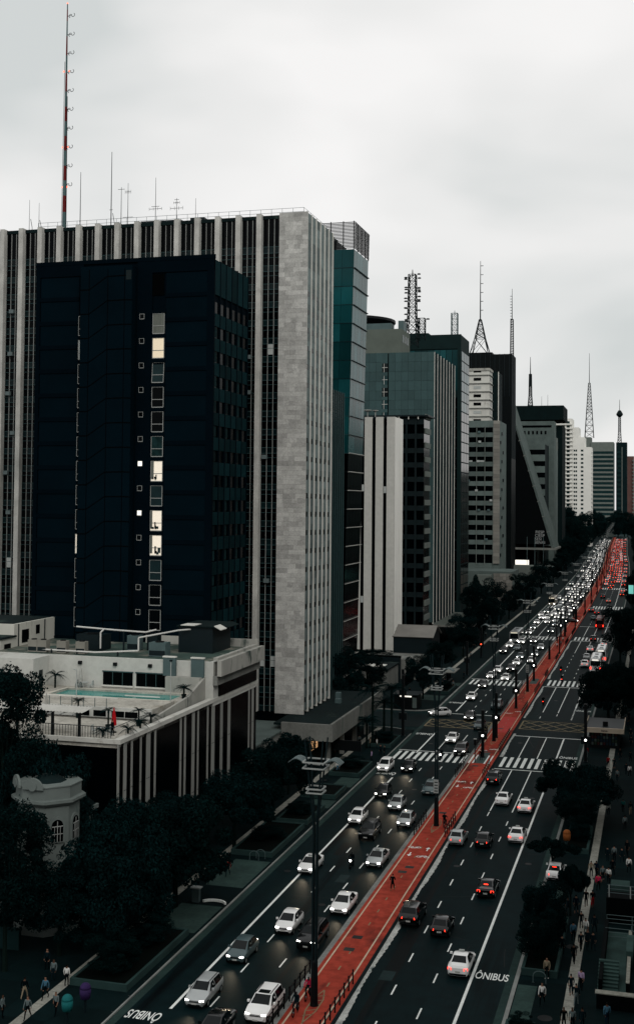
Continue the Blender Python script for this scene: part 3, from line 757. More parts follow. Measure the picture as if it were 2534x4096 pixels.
for x in (-72.5, -69, -63.5): MB().box(-.08, .08, -.1, .1, 0, .5).build('pipe_support', m_steel, pp, (x + 65, -1.7, 0))
MB().box(-.08, .08, -.1, .1, 0, 2.7).build('pipe_support', m_steel, pp, (.8, 1.5, 0))
tk = thing('tank_house', 'dark tank house with pale lifted roof sheets on the pool roof', 'tank house', (-55.0, 146, 19.28))
MB().box(-3.0, 1.6, -3.6, 3.0, 0, 3.2).build('wall', m_steel, tk)
MB().extr([(-3.2, -3.9, 3.25), (1.8, -3.9, 3.25), (2.6, -3.7, 3.0), (2.6, -3.7, 3.1), (1.8, -3.9, 3.4), (-3.2, -3.9, 3.4)], (0, 7.2, 0)).build('roof_sheet', m_roofdark, tk)
MB().box(-2.6, -.7, -3.95, -1.6, 3.42, 3.5).build('pale_sheet', m_fin, tk)
MB().extr([(1.9, -3.9, 3.42), (2.7, -3.7, 2.95), (2.7, -3.7, 3.05), (1.9, -3.9, 3.52)], (0, 2.2, 0)).build('pale_sheet', m_fin, tk)

# ---- white annexe left of the pool block
an = thing('white_annexe', 'weathered white annexe with small dark windows beside the pool roof', 'building', (-84, 143, 0))
m_annex = M('annexe_wall', (.52, .52, .48), .9, .18, .2, .2, stretch=(1, 1, .3), stain=((.25, .24, .21), .4, (1, 1, .3), .60))
MB().box(-105, -80, 140.2, 151.4, 14, 22.2).build('wall', m_annex, an, origin=an.location)
MB().box(-104.6, -80.4, 140.6, 151, 22.2, 22.27).build('roof', m_roofdark, an, origin=an.location)
MB().box(-105, -79.9, 136.6, 140.2, 14, 20.6).build('lower_wall', m_annex, an, origin=an.location)
MB().box(-105.2, -79.7, 136.4, 140.4, 20.6, 20.8).build('lower_roof', m_roofdark, an, origin=an.location)
for y0, y1, z0, z1 in ((142.2, 144.0, 19.6, 21.3), (145.9, 146.9, 20.4, 21.6), (137.6, 139.2, 19.3, 19.9), (137.4, 139.4, 17.9, 18.5)):
    w = boxpart('window', m_glass, (-80.02, -79.95, y0, y1, z0, z1) if y0 > 140.2 else (-79.92, -79.86, y0, y1, z0, z1), an)
for y in (141.2, 148.2): MB().tube((-79.9, y, 16), (-79.9, y, 22.2), .07).build('downpipe', m_steel, an, origin=an.location)
# ================================================================== BUILDINGS FURTHER UP THE AVENUE
def T(name, label, cat, x, y): return thing(name, label, cat, (x, y, 0))
# ---- flared glass tower with louvred crown
m_tglass = M('teal_glass', (.034, .092, .096), .2, .25, .15, .2, rand=.5)
m_tglass2 = M('pale_teal_glass', (.085, .14, .142), .2, .2, .15, .2, rand=.35)
m_bglass = M('black_glass', (.003, .0045, .006), .12, .2, .2, .2, rand=.3)
gt = T('glass_tower', 'flared teal and black glass tower with an open louvred crown behind the marble tower', 'tower', -66, 220)
GY0, GY1 = 213.0, 224.5
def gx(z): return -54.6 + (z - 12) * .022         # avenue-side face leans out as it rises
def gl(z): return -80.0
pane, pane2, lines = [], [], []
mb = MB()
mb.extr([(-80, GY0, 4), (gx(4) - .2, GY0, 4), (gx(85) - .2, GY0, 85), (-80, GY0, 85)], (0, GY1 - GY0, 0)).build('core', m_bglass, gt, origin=gt.location)
FZ = 3.42
def gpane(x0, x1, z0, z1, face, mat, nm):
    mb = MB()
    if face == 'f':
        mb.extr([(x0 + gx(z0), GY0 - .05, z0), (x1 + gx(z0), GY0 - .05, z0), (x1 + gx(z1), GY0 - .05, z1), (x0 + gx(z1), GY0 - .05, z1)], (0, .06, 0))
    else:
        mb.extr([(gx(z0) - .12, x0, z0), (gx(z0) - .12, x1, z0), (gx(z1) - .12, x1, z1), (gx(z1) - .12, x0, z1)], (-.06, 0, 0))
    mb.build(nm, mat, gt, origin=gt.location)
for k in range(24):
    z1 = 85.0 - k * FZ; z0 = z1 - FZ + .08
    if z0 < 6: break
    for j in range(3):
        gpane(-6.6 + j * 2.15, -6.6 + j * 2.15 + 2.1, z0, z1, 'f', m_tglass if k < 11 else m_bglass, 'window_pane')
    for j in range(5):
        ya = GY0 + .1 + j * 2.27
        gpane(ya, ya + 2.2, z0, z1, 's', (m_tglass2 if k < 11 else m_bglass), 'window_pane')
    MB().extr([(gx(z0) - .1, GY0 + .02, z0 - .14), (gx(z0) - .1, GY1, z0 - .14), (gx(z0) + .16, GY1, z0 - .04), (gx(z0) + .16, GY0 + .02, z0 - .04)], (0, 0, .09)).build('ledge', m_fin if k >= 10 else m_galv, gt, origin=gt.location)
    MB().extr([(gx(z0) - 6.6, GY0 - .1, z0 - .09), (gx(z0) - .02, GY0 - .1, z0 - .09), (gx(z0) - .02, GY0 - .1, z0 - .01), (gx(z0) - 6.6, GY0 - .1, z0 - .01)], (0, .1, 0)).build('ledge', m_alu if k >= 7 and k < 11 else m_steel, gt, origin=gt.location)
for k in range(19):
    z = 85.2 + k * .265
    x1 = gx(z)
    MB().box(-66, x1, GY0 - .06, GY0 + .06, z, z + .13).box(x1 - .12, x1, GY0 + .06, GY1, z, z + .13).build('louvre', m_black, gt, origin=gt.location)
for x in (-62.5, -60, -57.6, -55.2, -53.2): MB().box(x - .08, x + .08, GY0 + .06, GY0 + .2, 85, 90.3).build('louvre_post', m_steel, gt, origin=gt.location)
for y in (216, 219, 222, 224.4): MB().box(gx(87) - .3, gx(87) - .14, y - .08, y + .08, 85, 90.2).build('louvre_post', m_steel, gt, origin=gt.location)
MB().box(-66, -57, GY0 + 2, GY1 - 2, 85, 87.2).box(-62, -58.4, GY0 + 3, GY1 - 3, 87.2, 88.6).build('lift_house', m_steel, gt, origin=gt.location)
# ---- dark ribbed glass block in front of it
rb = T('ribbed_glass_block', 'dark glass block with thin vertical ribs squeezed beside the marble tower', 'building', -64, 204)
RX, RY = -53.9, 201.5
MB().box(-75, RX, RY, 209.5, 0, 58.0).build('core', m_bglass, rb, origin=rb.location)
for k in range(9):
    x = -58.2 + k * .53
    boxpart('rib', m_alu if k % 2 else m_steel, (x - .05, x + .05, RY - .16, RY, 3, 58.1), rb)
for k in range(6): boxpart('rib', m_alu, (RX, RX + .16, RY + .4 + k * 1.45, RY + .55 + k * 1.45, 3, 58.1), rb)
for z, n in ((9.5, 3), (11.6, 2)):
    for k in range(n): boxpart('lit_pane', m_litwhite, (-57.5 + k * 1.0, -57.1 + k * 1.0, RY - .05, RY - .01, z, z + .5), rb)
# ---- white block with black slots, fluted flank
m_wblock = M('white_concrete', (.50, .50, .475), .9, .12, .15, .2, stretch=(1, 1, .3), fine=.08)
m_wflute_lit = M('white_flute_lit', (.74, .74, .71), .9, .12, .15, .2, stretch=(1, 1, .3))  # paler copy of white_concrete, with the flank's stronger light in its colour
ws = T('slotted_white_block', 'pale concrete block with three black window slots and a fluted flank', 'building', -63, 272)
WX, WY, WYB, WT, WB = -57.0, 268.0, 278.0, 58.0, 4.4
MB().box(-65.1, WX - .3, WY + .3, WYB, 0, 57.6).build('core', m_glass, ws, origin=ws.location)
from math import isclose
slots = [(-67.4, -66.0), (-64.6, -63.3 + .0), (-60.7, -59.35)]
def wpier(x0b, x1b, x0t, x1t): MB().extr([(x0b, WY, WB), (x1b, WY, WB), (x1t, WY, WT), (x0t, WY, WT)], (0, .45, 0)).build('pier', m_wblock, ws, origin=ws.location)
wpier(-66.6, -64.8, -65.15, -64.8); wpier(-64.0, -62.2, -64.0, -62.2); wpier(-61.4, -59.6, -61.4, -59.6); wpier(-58.8, -57.0, -58.8, -57.0)
for k in range(17):
    z = 6 + k * 3.05
    for x0, x1 in ((-64.8, -64.0), (-62.2, -61.4), (-59.6, -58.8)):
        boxpart('window_pane', m_glass, (x0, x1, WY + .2, WY + .34, z, z + 2.9), ws)
for x0, x1, z in ((-64.7, -64.1, 41), (-59.5, -58.9, 40.6), (-64.7, -64.1, 15.5)): boxpart('window_blind', m_blind, (x0, x1, WY + .15, WY + .22, z, z + 1.5), ws)
for k in range(6):
    y = WY + .45 + k * 1.6
    boxpart('flute', m_wflute_lit, (WX - .4, WX, y, y + 1.15, WB, WT), ws)
    boxpart('flute_gap', m_wblock, (WX - .42, WX - .22, y + 1.15, y + 1.6, WB, WT - .02), ws)
boxpart('roof', m_steel, (-65, WX - .4, WY + .5, WYB, 57.6, 58.1), ws)
for x, y, r in ((-63.8, 270, 1.0), (-62.2, 271, .7)):
    MB().lathe([(.06, 0), (.06, 1.2), (r * .3, 1.25), (r, 1.6), (r * .96, 1.66)], 14).build('satellite_dish', m_fin, ws, origin=None, loc=(x + 63, y - 272, 58.1))
# low podium in front, planters, pitched entrance roof
lp = T('low_podium', 'low stone podium with hedge and skylights before the slotted white block', 'podium', -58, 262)
MB().box(-75, -49.5, 257.5, 279, 0, 4.4).build('wall', m_conc, lp, origin=lp.location)
MB().box(-72, -52.5, 240.5, 252, 0, 4.2).build('wall', m_conc, lp, origin=lp.location)
MB().box(-72.2, -52.3, 240.3, 252.2, 4.2, 4.45).build('roof', m_roofdark, lp, origin=lp.location)
for k in range(6): boxpart('skylight', m_fin, (-66 + k * 2.1, -64.3 + k * 2.1, 243.5, 247, 4.45, 4.62), lp)
MB().box(-70, -52.5, 253.5, 255, 0, 5.2).build('hedge_wall', m_steel, lp, origin=lp.location)
er = T('gabled_pavilion', 'small dark pavilion with pale gabled roof at the foot of the white block', 'pavilion', -53, 273)
MB().box(-57, -48.2, 268.2, 278.5, 4.4, 8.0).extr([(-48.2, 268.2, 8.0), (-48.2, 278.5, 8.0), (-48.2, 273.3, 10.0)], (-8.8, 0, 0)).build('wall', m_steel, er, origin=er.location)
MB().extr([(-57.2, 267.9, 8.02), (-57.2, 273.3, 10.2), (-57.2, 273.3, 10.35), (-57.2, 267.8, 8.15)], (9.4, 0, 0)).build('roof', M('pale_gable', (.26, .25, .235), .9, .2, .3, .2), er, origin=er.location)
MB().extr([(-57.2, 278.8, 8.02), (-57.2, 273.35, 10.2), (-57.2, 273.35, 10.35), (-57.2, 278.9, 8.15)], (9.4, 0, 0)).build('roof', M('pale_gable', (.26, .25, .235), .9, .2, .3, .2), er, origin=er.location)
# ---- generic banded facade
def bands(t, X0, X1, Y0, Y1, z0, z1, fh, sp, wall, glass, piers=None, side=True, frame=m_alu, sx=2.2, proud=.25, core=True, top=1.0, nmax=300, sidewall=None):
    """concrete bands and glass on the front (towards -y) and on the avenue flank (+x)"""
    org = t.location
    if core: MB().box(X0, X1 - proud, Y0 + proud, Y1, 0, z1 - .3).build('core', glass, t, origin=org)
    bnd, win, bar, bnds, wins = [], [], [], [], []
    z = z1 - top
    bnd.append((X0, X1, Y0, Y0 + proud, z, z1)); bnds.append((X1 - proud, X1 - .003, Y0 + proud, Y1, z, z1 - .004))
    while z - fh > z0:
        n = max(1, round((X1 - X0) / sx)); w = (X1 - X0) / n
        for j in range(n): win.append((X0 + j * w + .07, X0 + (j + 1) * w - .07, Y0 + proud - .07, Y0 + proud + .02, z - fh + sp + .03, z - .03))
        if side:
            n2 = max(1, round((Y1 - Y0) / sx)); w2 = (Y1 - Y0 - proud) / n2
            for j in range(n2): wins.append((X1 - proud - .02, X1 - proud + .07, Y0 + proud + j * w2 + .07, Y0 + proud + (j + 1) * w2 - .07, z - fh + sp + .03, z - .03))
        z -= fh
        bnd.append((X0, X1, Y0, Y0 + proud, z, z + sp)); bnds.append((X1 - proud, X1 - .003, Y0 + proud, Y1, z, z + sp))
    pieces('spandrel_band', wall, bnd + (bnds if side else []), t)
    pieces('window_pane', glass, win + wins, t, nmax)
    if not side: MB().box(X1 - proud, X1 - .003, Y0 + proud, Y1, 0, z1).build('flank_wall', sidewall or wall, t, origin=org)
    for px in (piers or []): boxpart('pier', wall, (px - .25, px + .25, Y0 - .2, Y0 + proud + .05, z0, z1 - .05), t)
    boxpart('roof', m_roofdark, (X0 + .3, X1 - .4, Y0 + .4, Y1 - .1, z1 - .3, z1 - .05), t)
    boxpart('base_wall', wall, (X0, X1 - .3, Y0 + .1, Y1, 0, z0), t)
# ---- dark gridded office with concrete flank bands and roof slab
dg_ = T('gridded_office', 'dark gridded office block under a thin projecting roof slab', 'building', -63, 309)
m_dgrid = M('dark_mullion', (.020, .026, .028), .6, .2, .4, .3)
m_flankband = M('flank_band', (.22, .22, .205), .9, .15, .3, .2)
bands(dg_, -70, -57.0, 304, 312.5, 7, 60.0, 3.7, 1.3, m_dgrid, m_bglass, piers=[-69, -66.5, -64, -61.5, -59.1], side=False, sx=2.5, top=1.4, sidewall=m_bglass)
for k in range(15): boxpart('flank_band', m_flankband, (-57.1, -56.7, 305.6, 312.6, 8.2 + k * 3.7, 9.6 + k * 3.7), dg_)
boxpart('roof_slab', m_steel, (-82, -55.8, 303.2, 313.5, 60.6, 61.0), dg_)
for k in range(4): boxpart('slab_rib', m_fin, (-66 + k * 2.5, -65.8 + k * 2.5, 303.3, 304, 59.9, 60.6), dg_)
# ---- grey tiled tower with fins
m_gtile = M('grey_tile', (.120, .132, .131), .7, .12, .2, .3, rand=.12, fine=.06)
gy = T('grey_tiled_tower', 'grey panel-clad office tower with one strip of windows and bright fins on its flank', 'tower', -68, 336)
GX1, GYF, GYB, GZ = -57.0, 319.0, 353.5, 79.2
MB().box(-84, GX1 - .35, GYF + .2, GYB, 0, GZ - .1).build('core', m_groove, gy, origin=gy.location)
tl = []
for k in range(28):
    z1 = GZ - k * 2.6
    x = -83.9
    for j in range(15):
        xx0, xx1 = x + j * 1.79, x + (j + 1) * 1.79 - .05
        if -71.9 < (xx0 + xx1) / 2 < -69.9: continue
        tl.append((xx0, xx1, GYF, GYF + .25, z1 - 2.55, z1))
tl.sort(key=lambda b: -b[5])
pieces('facade_panel', m_gtile, tl, gy)
m_wglass = M('sash_glass', (.05, .06, .062), .25, .5, .8, .4, rand=.8)
for k in range(10):
    zt = GZ - 2.9 - k * 3.35
    boxpart('window', m_wglass, (-71.9, -69.9, GYF + .08, GYF + .18, zt - 2.4, zt), gy)
    boxpart('window_bar', m_fin, (-70.95, -70.85, GYF + .02, GYF + .1, zt - 2.4, zt), gy); boxpart('window_bar', m_fin, (-71.9, -69.9, GYF + .03, GYF + .1, zt - 1.15, zt - 1.05), gy)
    boxpart('window_spandrel', m_gtile, (-71.9, -69.9, GYF + .01, GYF + .2, zt - 3.33, zt - 2.42), gy)
boxpart('window_spandrel', m_gtile, (-71.9, -69.9, GYF + .01, GYF + .2, GZ - 2.88, GZ), gy)
m_darkfl = M('dark_teal_flank', (.026, .038, .040), .8, .2, .2, .04)
for k in range(8):
    y = GYF + .3 + k * (GYB - GYF - .5) / 7
    boxpart('fin', m_fin, (GX1 - .3, GX1 + .05, y - .09, y + .09, 6, GZ - .02), gy)
    if k < 7: boxpart('flank_panel', m_darkfl, (GX1 - .35, GX1 - .1, y + .09, y + (GYB - GYF - .5) / 7 - .09, 6, GZ - .02), gy)
MB().box(-78.8, -66.6, 321, 333, GZ - .1, 86.0).build('roof_house', M('tan_render', (.20, .185, .165), .9, .15, .2, .2), gy, origin=gy.location)
MB().box(-84, -78.9, 322, 333, GZ - .1, 84.5).build('roof_house', MATS['tan_render'], gy, origin=gy.location)
for k in range(3): boxpart('house_window', m_wglass, (-66.6, -66.55, 323 + k * 3, 324.6 + k * 3, 82.5, 84.6), gy)
boxpart('canopy', m_conc, (-57.0, -46.5, 318.5, 353, 5.4, 5.9), gy)
for k in range(9): boxpart('canopy_rib', m_flankband, (-56.8, -46.6, 319 + k * 4, 319.5 + k * 4, 5.9, 6.4), gy)
boxpart('entrance_wall', m_glass, (-84, -56, 319.3, 353, 0, 5.4), gy)
MB().tube((-80, 321.5, GZ), (-80, 321.5, 85.4), .35).tube((-80, 321.5, 85.4), (-78.4, 321.5, 86.4), .35).build('duct', m_galv, gy, origin=gy.location)
for x0, x1, h in ((-77.6, -70.5, 2.4), (-83, -80, 1.2), (-68.5, -67, 3)): boxpart('roof_plant', m_galv, (x0, x1, 326, 330, 86.0, 86 + h), gy)
# helipad platform behind
hp = T('helipad_tower', 'block carrying a wide dark round helipad behind the grey tiled tower', 'building', -92, 372)
MB().box(-110, -84, 366, 380, 0, 92.0).build('wall', m_gtile, hp, origin=hp.location)
for x in (-104, -98, -92, -88): MB().tube((x, 370, 92), (x, 370, 95.2), .35).build('platform_leg', m_steel, hp, origin=hp.location)
MB().lathe([(12.5, 0), (14.5, 1.8), (14.5, 2.6), (13.8, 2.6)], 28).build('helipad', m_black, hp, (-95.5 + 92, 380 - 372, 95.0))
# ---- teal block with curved pillar
te = T('teal_glass_block', 'dark teal glass block with curved concrete pillar behind the grey tower', 'building', -72, 405)
m_tconc = M('teal_concrete', (.038, .044, .043), .8, .2, .3, .2)
MB().box(-96, -62, 397.3, 415, 0, 94.6).build('core', m_tconc, te, origin=te.location)
MB().box(-96, -62, 397, 397.3, 90.0, 94.8).box(-63.2, -62, 397, 397.3, 0, 90).build('frame', m_tconc, te, origin=te.location)
for k in range(11): boxpart('window_pane', m_tglass, (-85.9 + k * 2.1, -83.95 + k * 2.1, 397.15, 397.35, 76, 89.6), te)
for f in range(20): boxpart('window_pane', m_bglass, (-66, -63.3, 397.18, 397.33, 6 + f * 3.4, 9 + f * 3.4), te)
for f in range(24):
    for j in range(3): boxpart('window_pane', m_tglass if f > 17 else m_bglass, (-62.05, -61.93, 398 + j * 5.6, 403.2 + j * 5.6, 8 + f * 3.4, 11 + f * 3.4), te)
mb = MB(); pts = []
for k in range(9):
    a = R(90 * k / 8); pts.append((-86.5 + 3.4 * (1 - math.sin(a)) - 2.2, 82 + 8 * (1 - math.cos(a) * 1.0) * .98))
for (xa, za), (xb, zb) in zip(pts[:-1], pts[1:]): mb.extr([(xa, 396.6, za), (xa + 1.6, 396.6, za), (xb + 1.6, 396.6, zb), (xb, 396.6, zb)], (0, .6, 0))
mb.build('curved_pillar', m_conc, te, origin=te.location)
boxpart('roof_house', m_tconc, (-82, -74, 402, 408, 94.6, 96.2), te); boxpart('roof_house', m_fin, (-95, -91, 400, 404, 94.6, 98), te)
lb = T('slim_pale_block', 'slim pale block with small windows glimpsed between grey tower and gridded office', 'building', -62, 428)
bands(lb, -76, -65.6, 424, 432, 6, 46, 3.2, 1.5, m_flankband, m_glass, sx=2.0)
# ---- concrete gridded office with pale flank
cg = T('banded_concrete_office', 'concrete office block with bands of dark windows, air conditioners and a pale tiled edge', 'building', -68, 470)
m_band = M('grey_band', (.19, .19, .18), .9, .2, .25, .2, rand=.2, fine=.12)
bands(cg, -88, -59.4, 461, 483, 15.5, 70.2, 3.75, 1.75, m_band, m_glass, sx=3.0, side=False, top=2.6, sidewall=m_band)
for k in range(10): boxpart('mullion', m_flankband, (-88 + k * 3.17 - .1, -88 + k * 3.17 + .1, 460.7, 461.3, 15, 68), cg)
m_etile = M('pale_edge_tile', (.27, .265, .245), .9, .15, .3, .2, rand=.2)
et = [(-59.4, -57.0, 460.8, 461.4, 15.4 + k * 1.37, 16.7 + k * 1.37) for k in range(40)]
pieces('edge_tile', m_etile, et, cg)
boxpart('flank', m_band, (-59.4, -57.1, 461.4, 483, 0, 70.1), cg)
for k in range(14): boxpart('flank_unit', m_steel, (-57.1, -56.7, 463 + (k % 3) * 4, 464.5 + (k % 3) * 4, 18 + k * 3.6, 19.2 + k * 3.6), cg)
rs = random.Random(21)
for k in range(20):
    x = rs.uniform(-86, -60.5); f = rs.randint(0, 13)
    boxpart('air_conditioner', m_galv if k % 3 else m_blind, (x, x + 1.0, 460.5, 461.1, 68 - 3.75 * f - 2.6, 68 - 3.75 * f - 1.8), cg)
for x0, x1, z in ((-65.6, -62.8, 55.1), (-69, -67.5, 55.1)): boxpart('window_blind', m_blind, (x0, x1, 461.1, 461.16, z - 2.2, z - .2), cg)
lw = T('tiled_low_block', 'low pale block of square tiles with planted terrace beside the avenue trees', 'building', -56, 450)
MB().box(-78, -49.5, 440, 459.5, 0, 13.6).build('wall', m_band, lw, origin=lw.location)
sq = [(-56.5 + i * 1.15, -55.42 + i * 1.15, 439.75, 440.05, 1.0 + j * 1.2, 2.12 + j * 1.2) for j in range(10) for i in range(6)]
pieces('square_tile', m_etile, sq, lw)
MB().box(-62, -57, 436, 440, 8, 12.4).build('terrace', m_flankband, lw, origin=lw.location)
# ---- white residential block
wr = T('white_apartment_block', 'white apartment block with dark ledges at every floor above the concrete office', 'building', -76, 506)
m_wapt = M('white_render', (.55, .55, .52), .9, .15, .3, .2, stretch=(1, 1, .4), stain=((.28, .27, .24), .4, (1, 1, .4), .62))
MB().box(-90, -66, 498.2, 508, 0, 93.6).build('wall', m_wapt, wr, origin=wr.location)
for f in range(9):
    z = 66.0 + f * 3.45 - 2
    MB().box(-90.2, -65.6, 497.7, 508.3, z, z + .3).build('ledge', m_conc, wr, origin=wr.location)
    for x0, x1 in ((-82.6, -80.0), (-77.8 + .3, -75.0), (-72.5, -69.4)):
        boxpart('window', m_glass if (f + int(x0)) % 3 else m_blind, (x0, x1, 498.1, 498.25, z + 1.3, z + 2.5), wr)
    for j in range(2): boxpart('window', m_glass, (-66.02, -65.93, 500 + j * 4, 502 + j * 4, z + 1.2, z + 2.6), wr)
MB().box(-90.3, -65.7, 497.8, 508.3, 93.6, 94.6).build('parapet', m_oldwall, wr, origin=wr.location)
# ---- dark towers with masts
dk = T('dark_mast_tower', 'very dark ribbed tower carrying a pyramid mast on its roof', 'tower', -82, 590)
m_dkt = M('near_black_cladding', (.008, .012, .013), .55, .2, .2, .2)
MB().box(-112, -66, 579.3, 597, 0, 110.4).build('core', m_dkt, dk, origin=dk.location)
for k in range(20): boxpart('rib', m_steel, (-111 + k * 2.3, -110.75 + k * 2.3, 579, 579.3, 90, 110.5), dk)
for k in range(6): boxpart('rib', m_steel, (-66, -65.8, 580 + k * 3, 580.3 + k * 3, 60, 110.5), dk)
boxpart('roof_house', m_dkt, (-100, -76, 584, 592, 110.4, 112), dk)
for x in (-98, -93): boxpart('lit_pane', m_blind, (x, x + 3, 578.96, 579.02, 100.2, 101), dk)
dk2 = T('dark_slab_block', 'dark brick slab with one bright edge standing before the mast tower', 'building', -76, 552)
m_dbrick = M('dark_brick', (.022, .030, .031), .8, .25, .3, .2)
MB().box(-86, -68.2, 545, 560, 0, 98).build('wall', m_dbrick, dk2, origin=dk2.location)
boxpart('edge_strip', m_fin, (-68.2, -67.9, 544.8, 545.4, 20, 98.1), dk2)
for k in range(26): boxpart('course_line', m_dkt, (-86, -68.3, 544.96, 545.02, 22 + k * 2.9, 22.2 + k * 2.9), dk2)
# ---- black wedge tower with the leaning facade
fi = T('wedge_tower', 'black wedge-shaped tower whose street facade slopes back, four words on its base', 'tower', -70, 655)
FIY = 640.0
MB().extr([(-110, FIY, 17), (-52.6, FIY, 17), (-76.4, FIY, 95.4), (-110, FIY, 95.4)], (0, 34, 0)).build('core', M('black_grille', (.005, .0075, .009), .6, .3, .25, .12), fi, origin=fi.location)
MB().extr([(-51.8, FIY - .6, 15.0), (-50.6, FIY - .6, 15.4), (-75.2, FIY - .6, 95.8), (-76.0, FIY - .6, 95.8)], (0, 34.5, 0)).build('sloping_facade', m_band, fi, origin=fi.location)
for k in range(10):
    t0 = k / 10
    xa, za = -50.3 - 24.7 * t0, 15.8 + 80 * t0
    MB().extr([(xa - .3, FIY - .66, za), (xa - 1.7, FIY - .66, za - .5), (xa - 1.7, FIY - .66, za - .2), (xa - .3, FIY - .66, za + .3)], (0, .1, 0)).build('facade_joint', m_conc, fi, origin=fi.location)
boxpart('base_slab', m_conc, (-110, -49.6, FIY - 1.2, FIY + 34, 14.2, 15.2), fi)
boxpart('pilotis_wall', m_glass, (-110, -60, FIY + 4, FIY + 34, 0, 14.2), fi)
boxpart('lit_lobby', m_litwhite, (-78, -64, FIY + 3.9, FIY + 3.96, 3, 8.5), fi)
m_sign = M('sign_letters', (.34, .35, .35), .6, .1, .5, .3)
for i, wd in enumerate(('FIESP', 'CIESP', 'SESI', 'SENAI')):
    o = words(wd, -61.6 - (.8 if i == 2 else 0), FIY - .16, 2.5, 1.1, 0, fi, m_sign, z=27.2 - i * 2.9, name='sign_letters')
    o.location = (o.location.x + 70 + 3.6, FIY - .1 - 655, 23.4 - i * 1.8); o.rotation_euler = (R(90), 0, 0); o.scale = (.84, .84, 1)
for x in (-64, -60, -55.6): MB().tube((x, FIY - 6, 0), (x, FIY - 6, 21), .14).build('flagpole', m_galv, fi, origin=fi.location)
fl = T('pale_terrace_block', 'low pale terrace wall with planting at the foot of the wedge tower', 'terrace', -55, 600)
MB().box(-75, -49, 590, 600, 0, 8.2).build('wall', m_flankband, fl, origin=fl.location)
MB().box(-70, -49.5, 600, 636, 0, 6).build('terrace', m_band, fl, origin=fl.location)
# ---- stacked far blocks
b13 = T('stepped_concrete_block', 'brown-grey concrete block with slit windows behind the wedge tower', 'building', -66, 690)
bands(b13, -80, -58.5, 676, 700, 10, 71.5, 6.4, 3.6, m_band, m_glass, sx=2.6, side=False, top=3, sidewall=m_dbrick)
MB().box(-84, -55.5, 700.5, 715, 0, 86).build('rear_wall', m_band, b13, origin=b13.location)
for k in range(9): boxpart('slit', m_glass, (-80 + k * 2.4, -79 + k * 2.4, 700.3, 700.55, 78.5, 80.4), b13)
boxpart('slot', m_glass, (-82, -57, 700.32, 700.56, 82.4, 83.6), b13)
b14 = T('slim_banded_tower', 'slim grey tower of alternating pale bands and dark windows before the park trees', 'tower', -58, 730)
bands(b14, -63.6, -56.4, 722, 740, 8, 70.5, 3.9, 2.0, m_flankband, m_glass, sx=4, side=False, top=.5, sidewall=m_band)
MB().box(-63.6, -56.4, 722, 740, 70.5, 78).build('head', m_flankband, b14, origin=b14.location)
b12 = T('overhanging_head_tower', 'dark brutalist tower with a wide overhanging head above a recessed floor', 'tower', -70, 770)
m_brut = M('dark_brutal', (.022, .026, .026), .9, .25, .3, .15)
MB().box(-92, -55, 757, 785, 0, 87).build('shaft', m_brut, b12, origin=b12.location)
MB().box(-97, -53.8, 750, 786, 90.2, 99).build('head', m_brut, b12, origin=b12.location)
for x in (-90, -80, -67, -64): MB().box(x, x + 2, 756.4, 758, 0, 90.2).build('pier', m_brut, b12, origin=b12.location)
MB().box(-90, -66, 760, 780, 87, 90.2).build('recessed_floor', m_glass, b12, origin=b12.location)
MB().box(-86, -80, 752, 756, 84, 99.2).build('lift_shaft', m_band, b12, origin=b12.location)
# white balcony building and its stepped neighbour
b15 = T('balcony_apartment_tower', 'white apartment tower ringed with balconies, stepped at the top, beyond the park', 'tower', -75, 1130)
m_wfar = M('bright_white_render', (.66, .66, .63), .9, .08, .1, .2)
MB().box(-92, -72.0, 1112, 1140, 0, 116).build('wall', m_wfar, b15, origin=b15.location)
for f in range(24):
    z = 24 + f * 3.75
    boxpart('balcony', m_wfar, (-92, -71.4, 1109.8, 1112, z, z + 1.15), b15)
    for j in range(4): boxpart('window', m_room if (f + j) % 4 else m_glass, (-90 + j * 4.4, -87.4 + j * 4.4, 1111.9, 1112.02, z + 1.3, z + 3.3), b15)
MB().box(-92, -78, 1114, 1138, 116, 122).build('setback', m_wfar, b15, origin=b15.location)
b15b = T('stepped_white_tower', 'plain white apartment tower with stepped top and paired small windows', 'tower', -62, 1130)
for x0, x1, zt in ((-71.8, -66, 108), (-66, -61, 99), (-61, -55, 90)): MB().box(x0, x1, 1112.3, 1140, 0, zt).build('wall', m_wfar, b15b, origin=b15b.location)
for f in range(17):
    z = 26 + f * 3.75
    for x0, x1 in ((-70.6, -69.3), (-68.9, -67.6), (-64.2, -62)): boxpart('window', m_room, (x0, x1, 1112.15, 1112.32, z, z + 1.7), b15b)
    boxpart('balcony', m_wfar, (-55, -53.9, 1114, 1120, z - .6, z + .5), b15b)
b16 = T('pale_grid_tower', 'pale gridded office tower with a lattice mast on its roof at the avenue bend', 'tower', -58, 1480)
bands(b16, -72.5, -46.5, 1460, 1500, 20, 112, 5.2, 2.1, m_flankband, m_room, sx=3.2, side=False, top=11, sidewall=m_band)
boxpart('pale_core', m_flankband, (-80, -72.6, 1462, 1490, 0, 118), b16)
b17 = T('dark_slim_tower', 'slim dark tower with one pale vertical stripe next to the pale grid tower', 'tower', -40, 1600)
m_fardark = M('far_dark', (.03, .036, .038), .9, .2, .1, .15)
MB().box(-47.5, -34, 1590, 1615, 0, 118).build('wall', m_fardark, b17, origin=b17.location)
boxpart('stripe', m_flankband, (-40.6, -39.6, 1589.7, 1590.1, 10, 112), b17)
for f in range(16): boxpart('window_band', m_room, (-46.5, -41.5, 1589.75, 1590.05, 14 + f * 6, 17 + f * 6), b17)
b18 = T('balcony_pink_tower', 'faded pinkish apartment tower at the far end of the avenue', 'tower', -31, 1700)
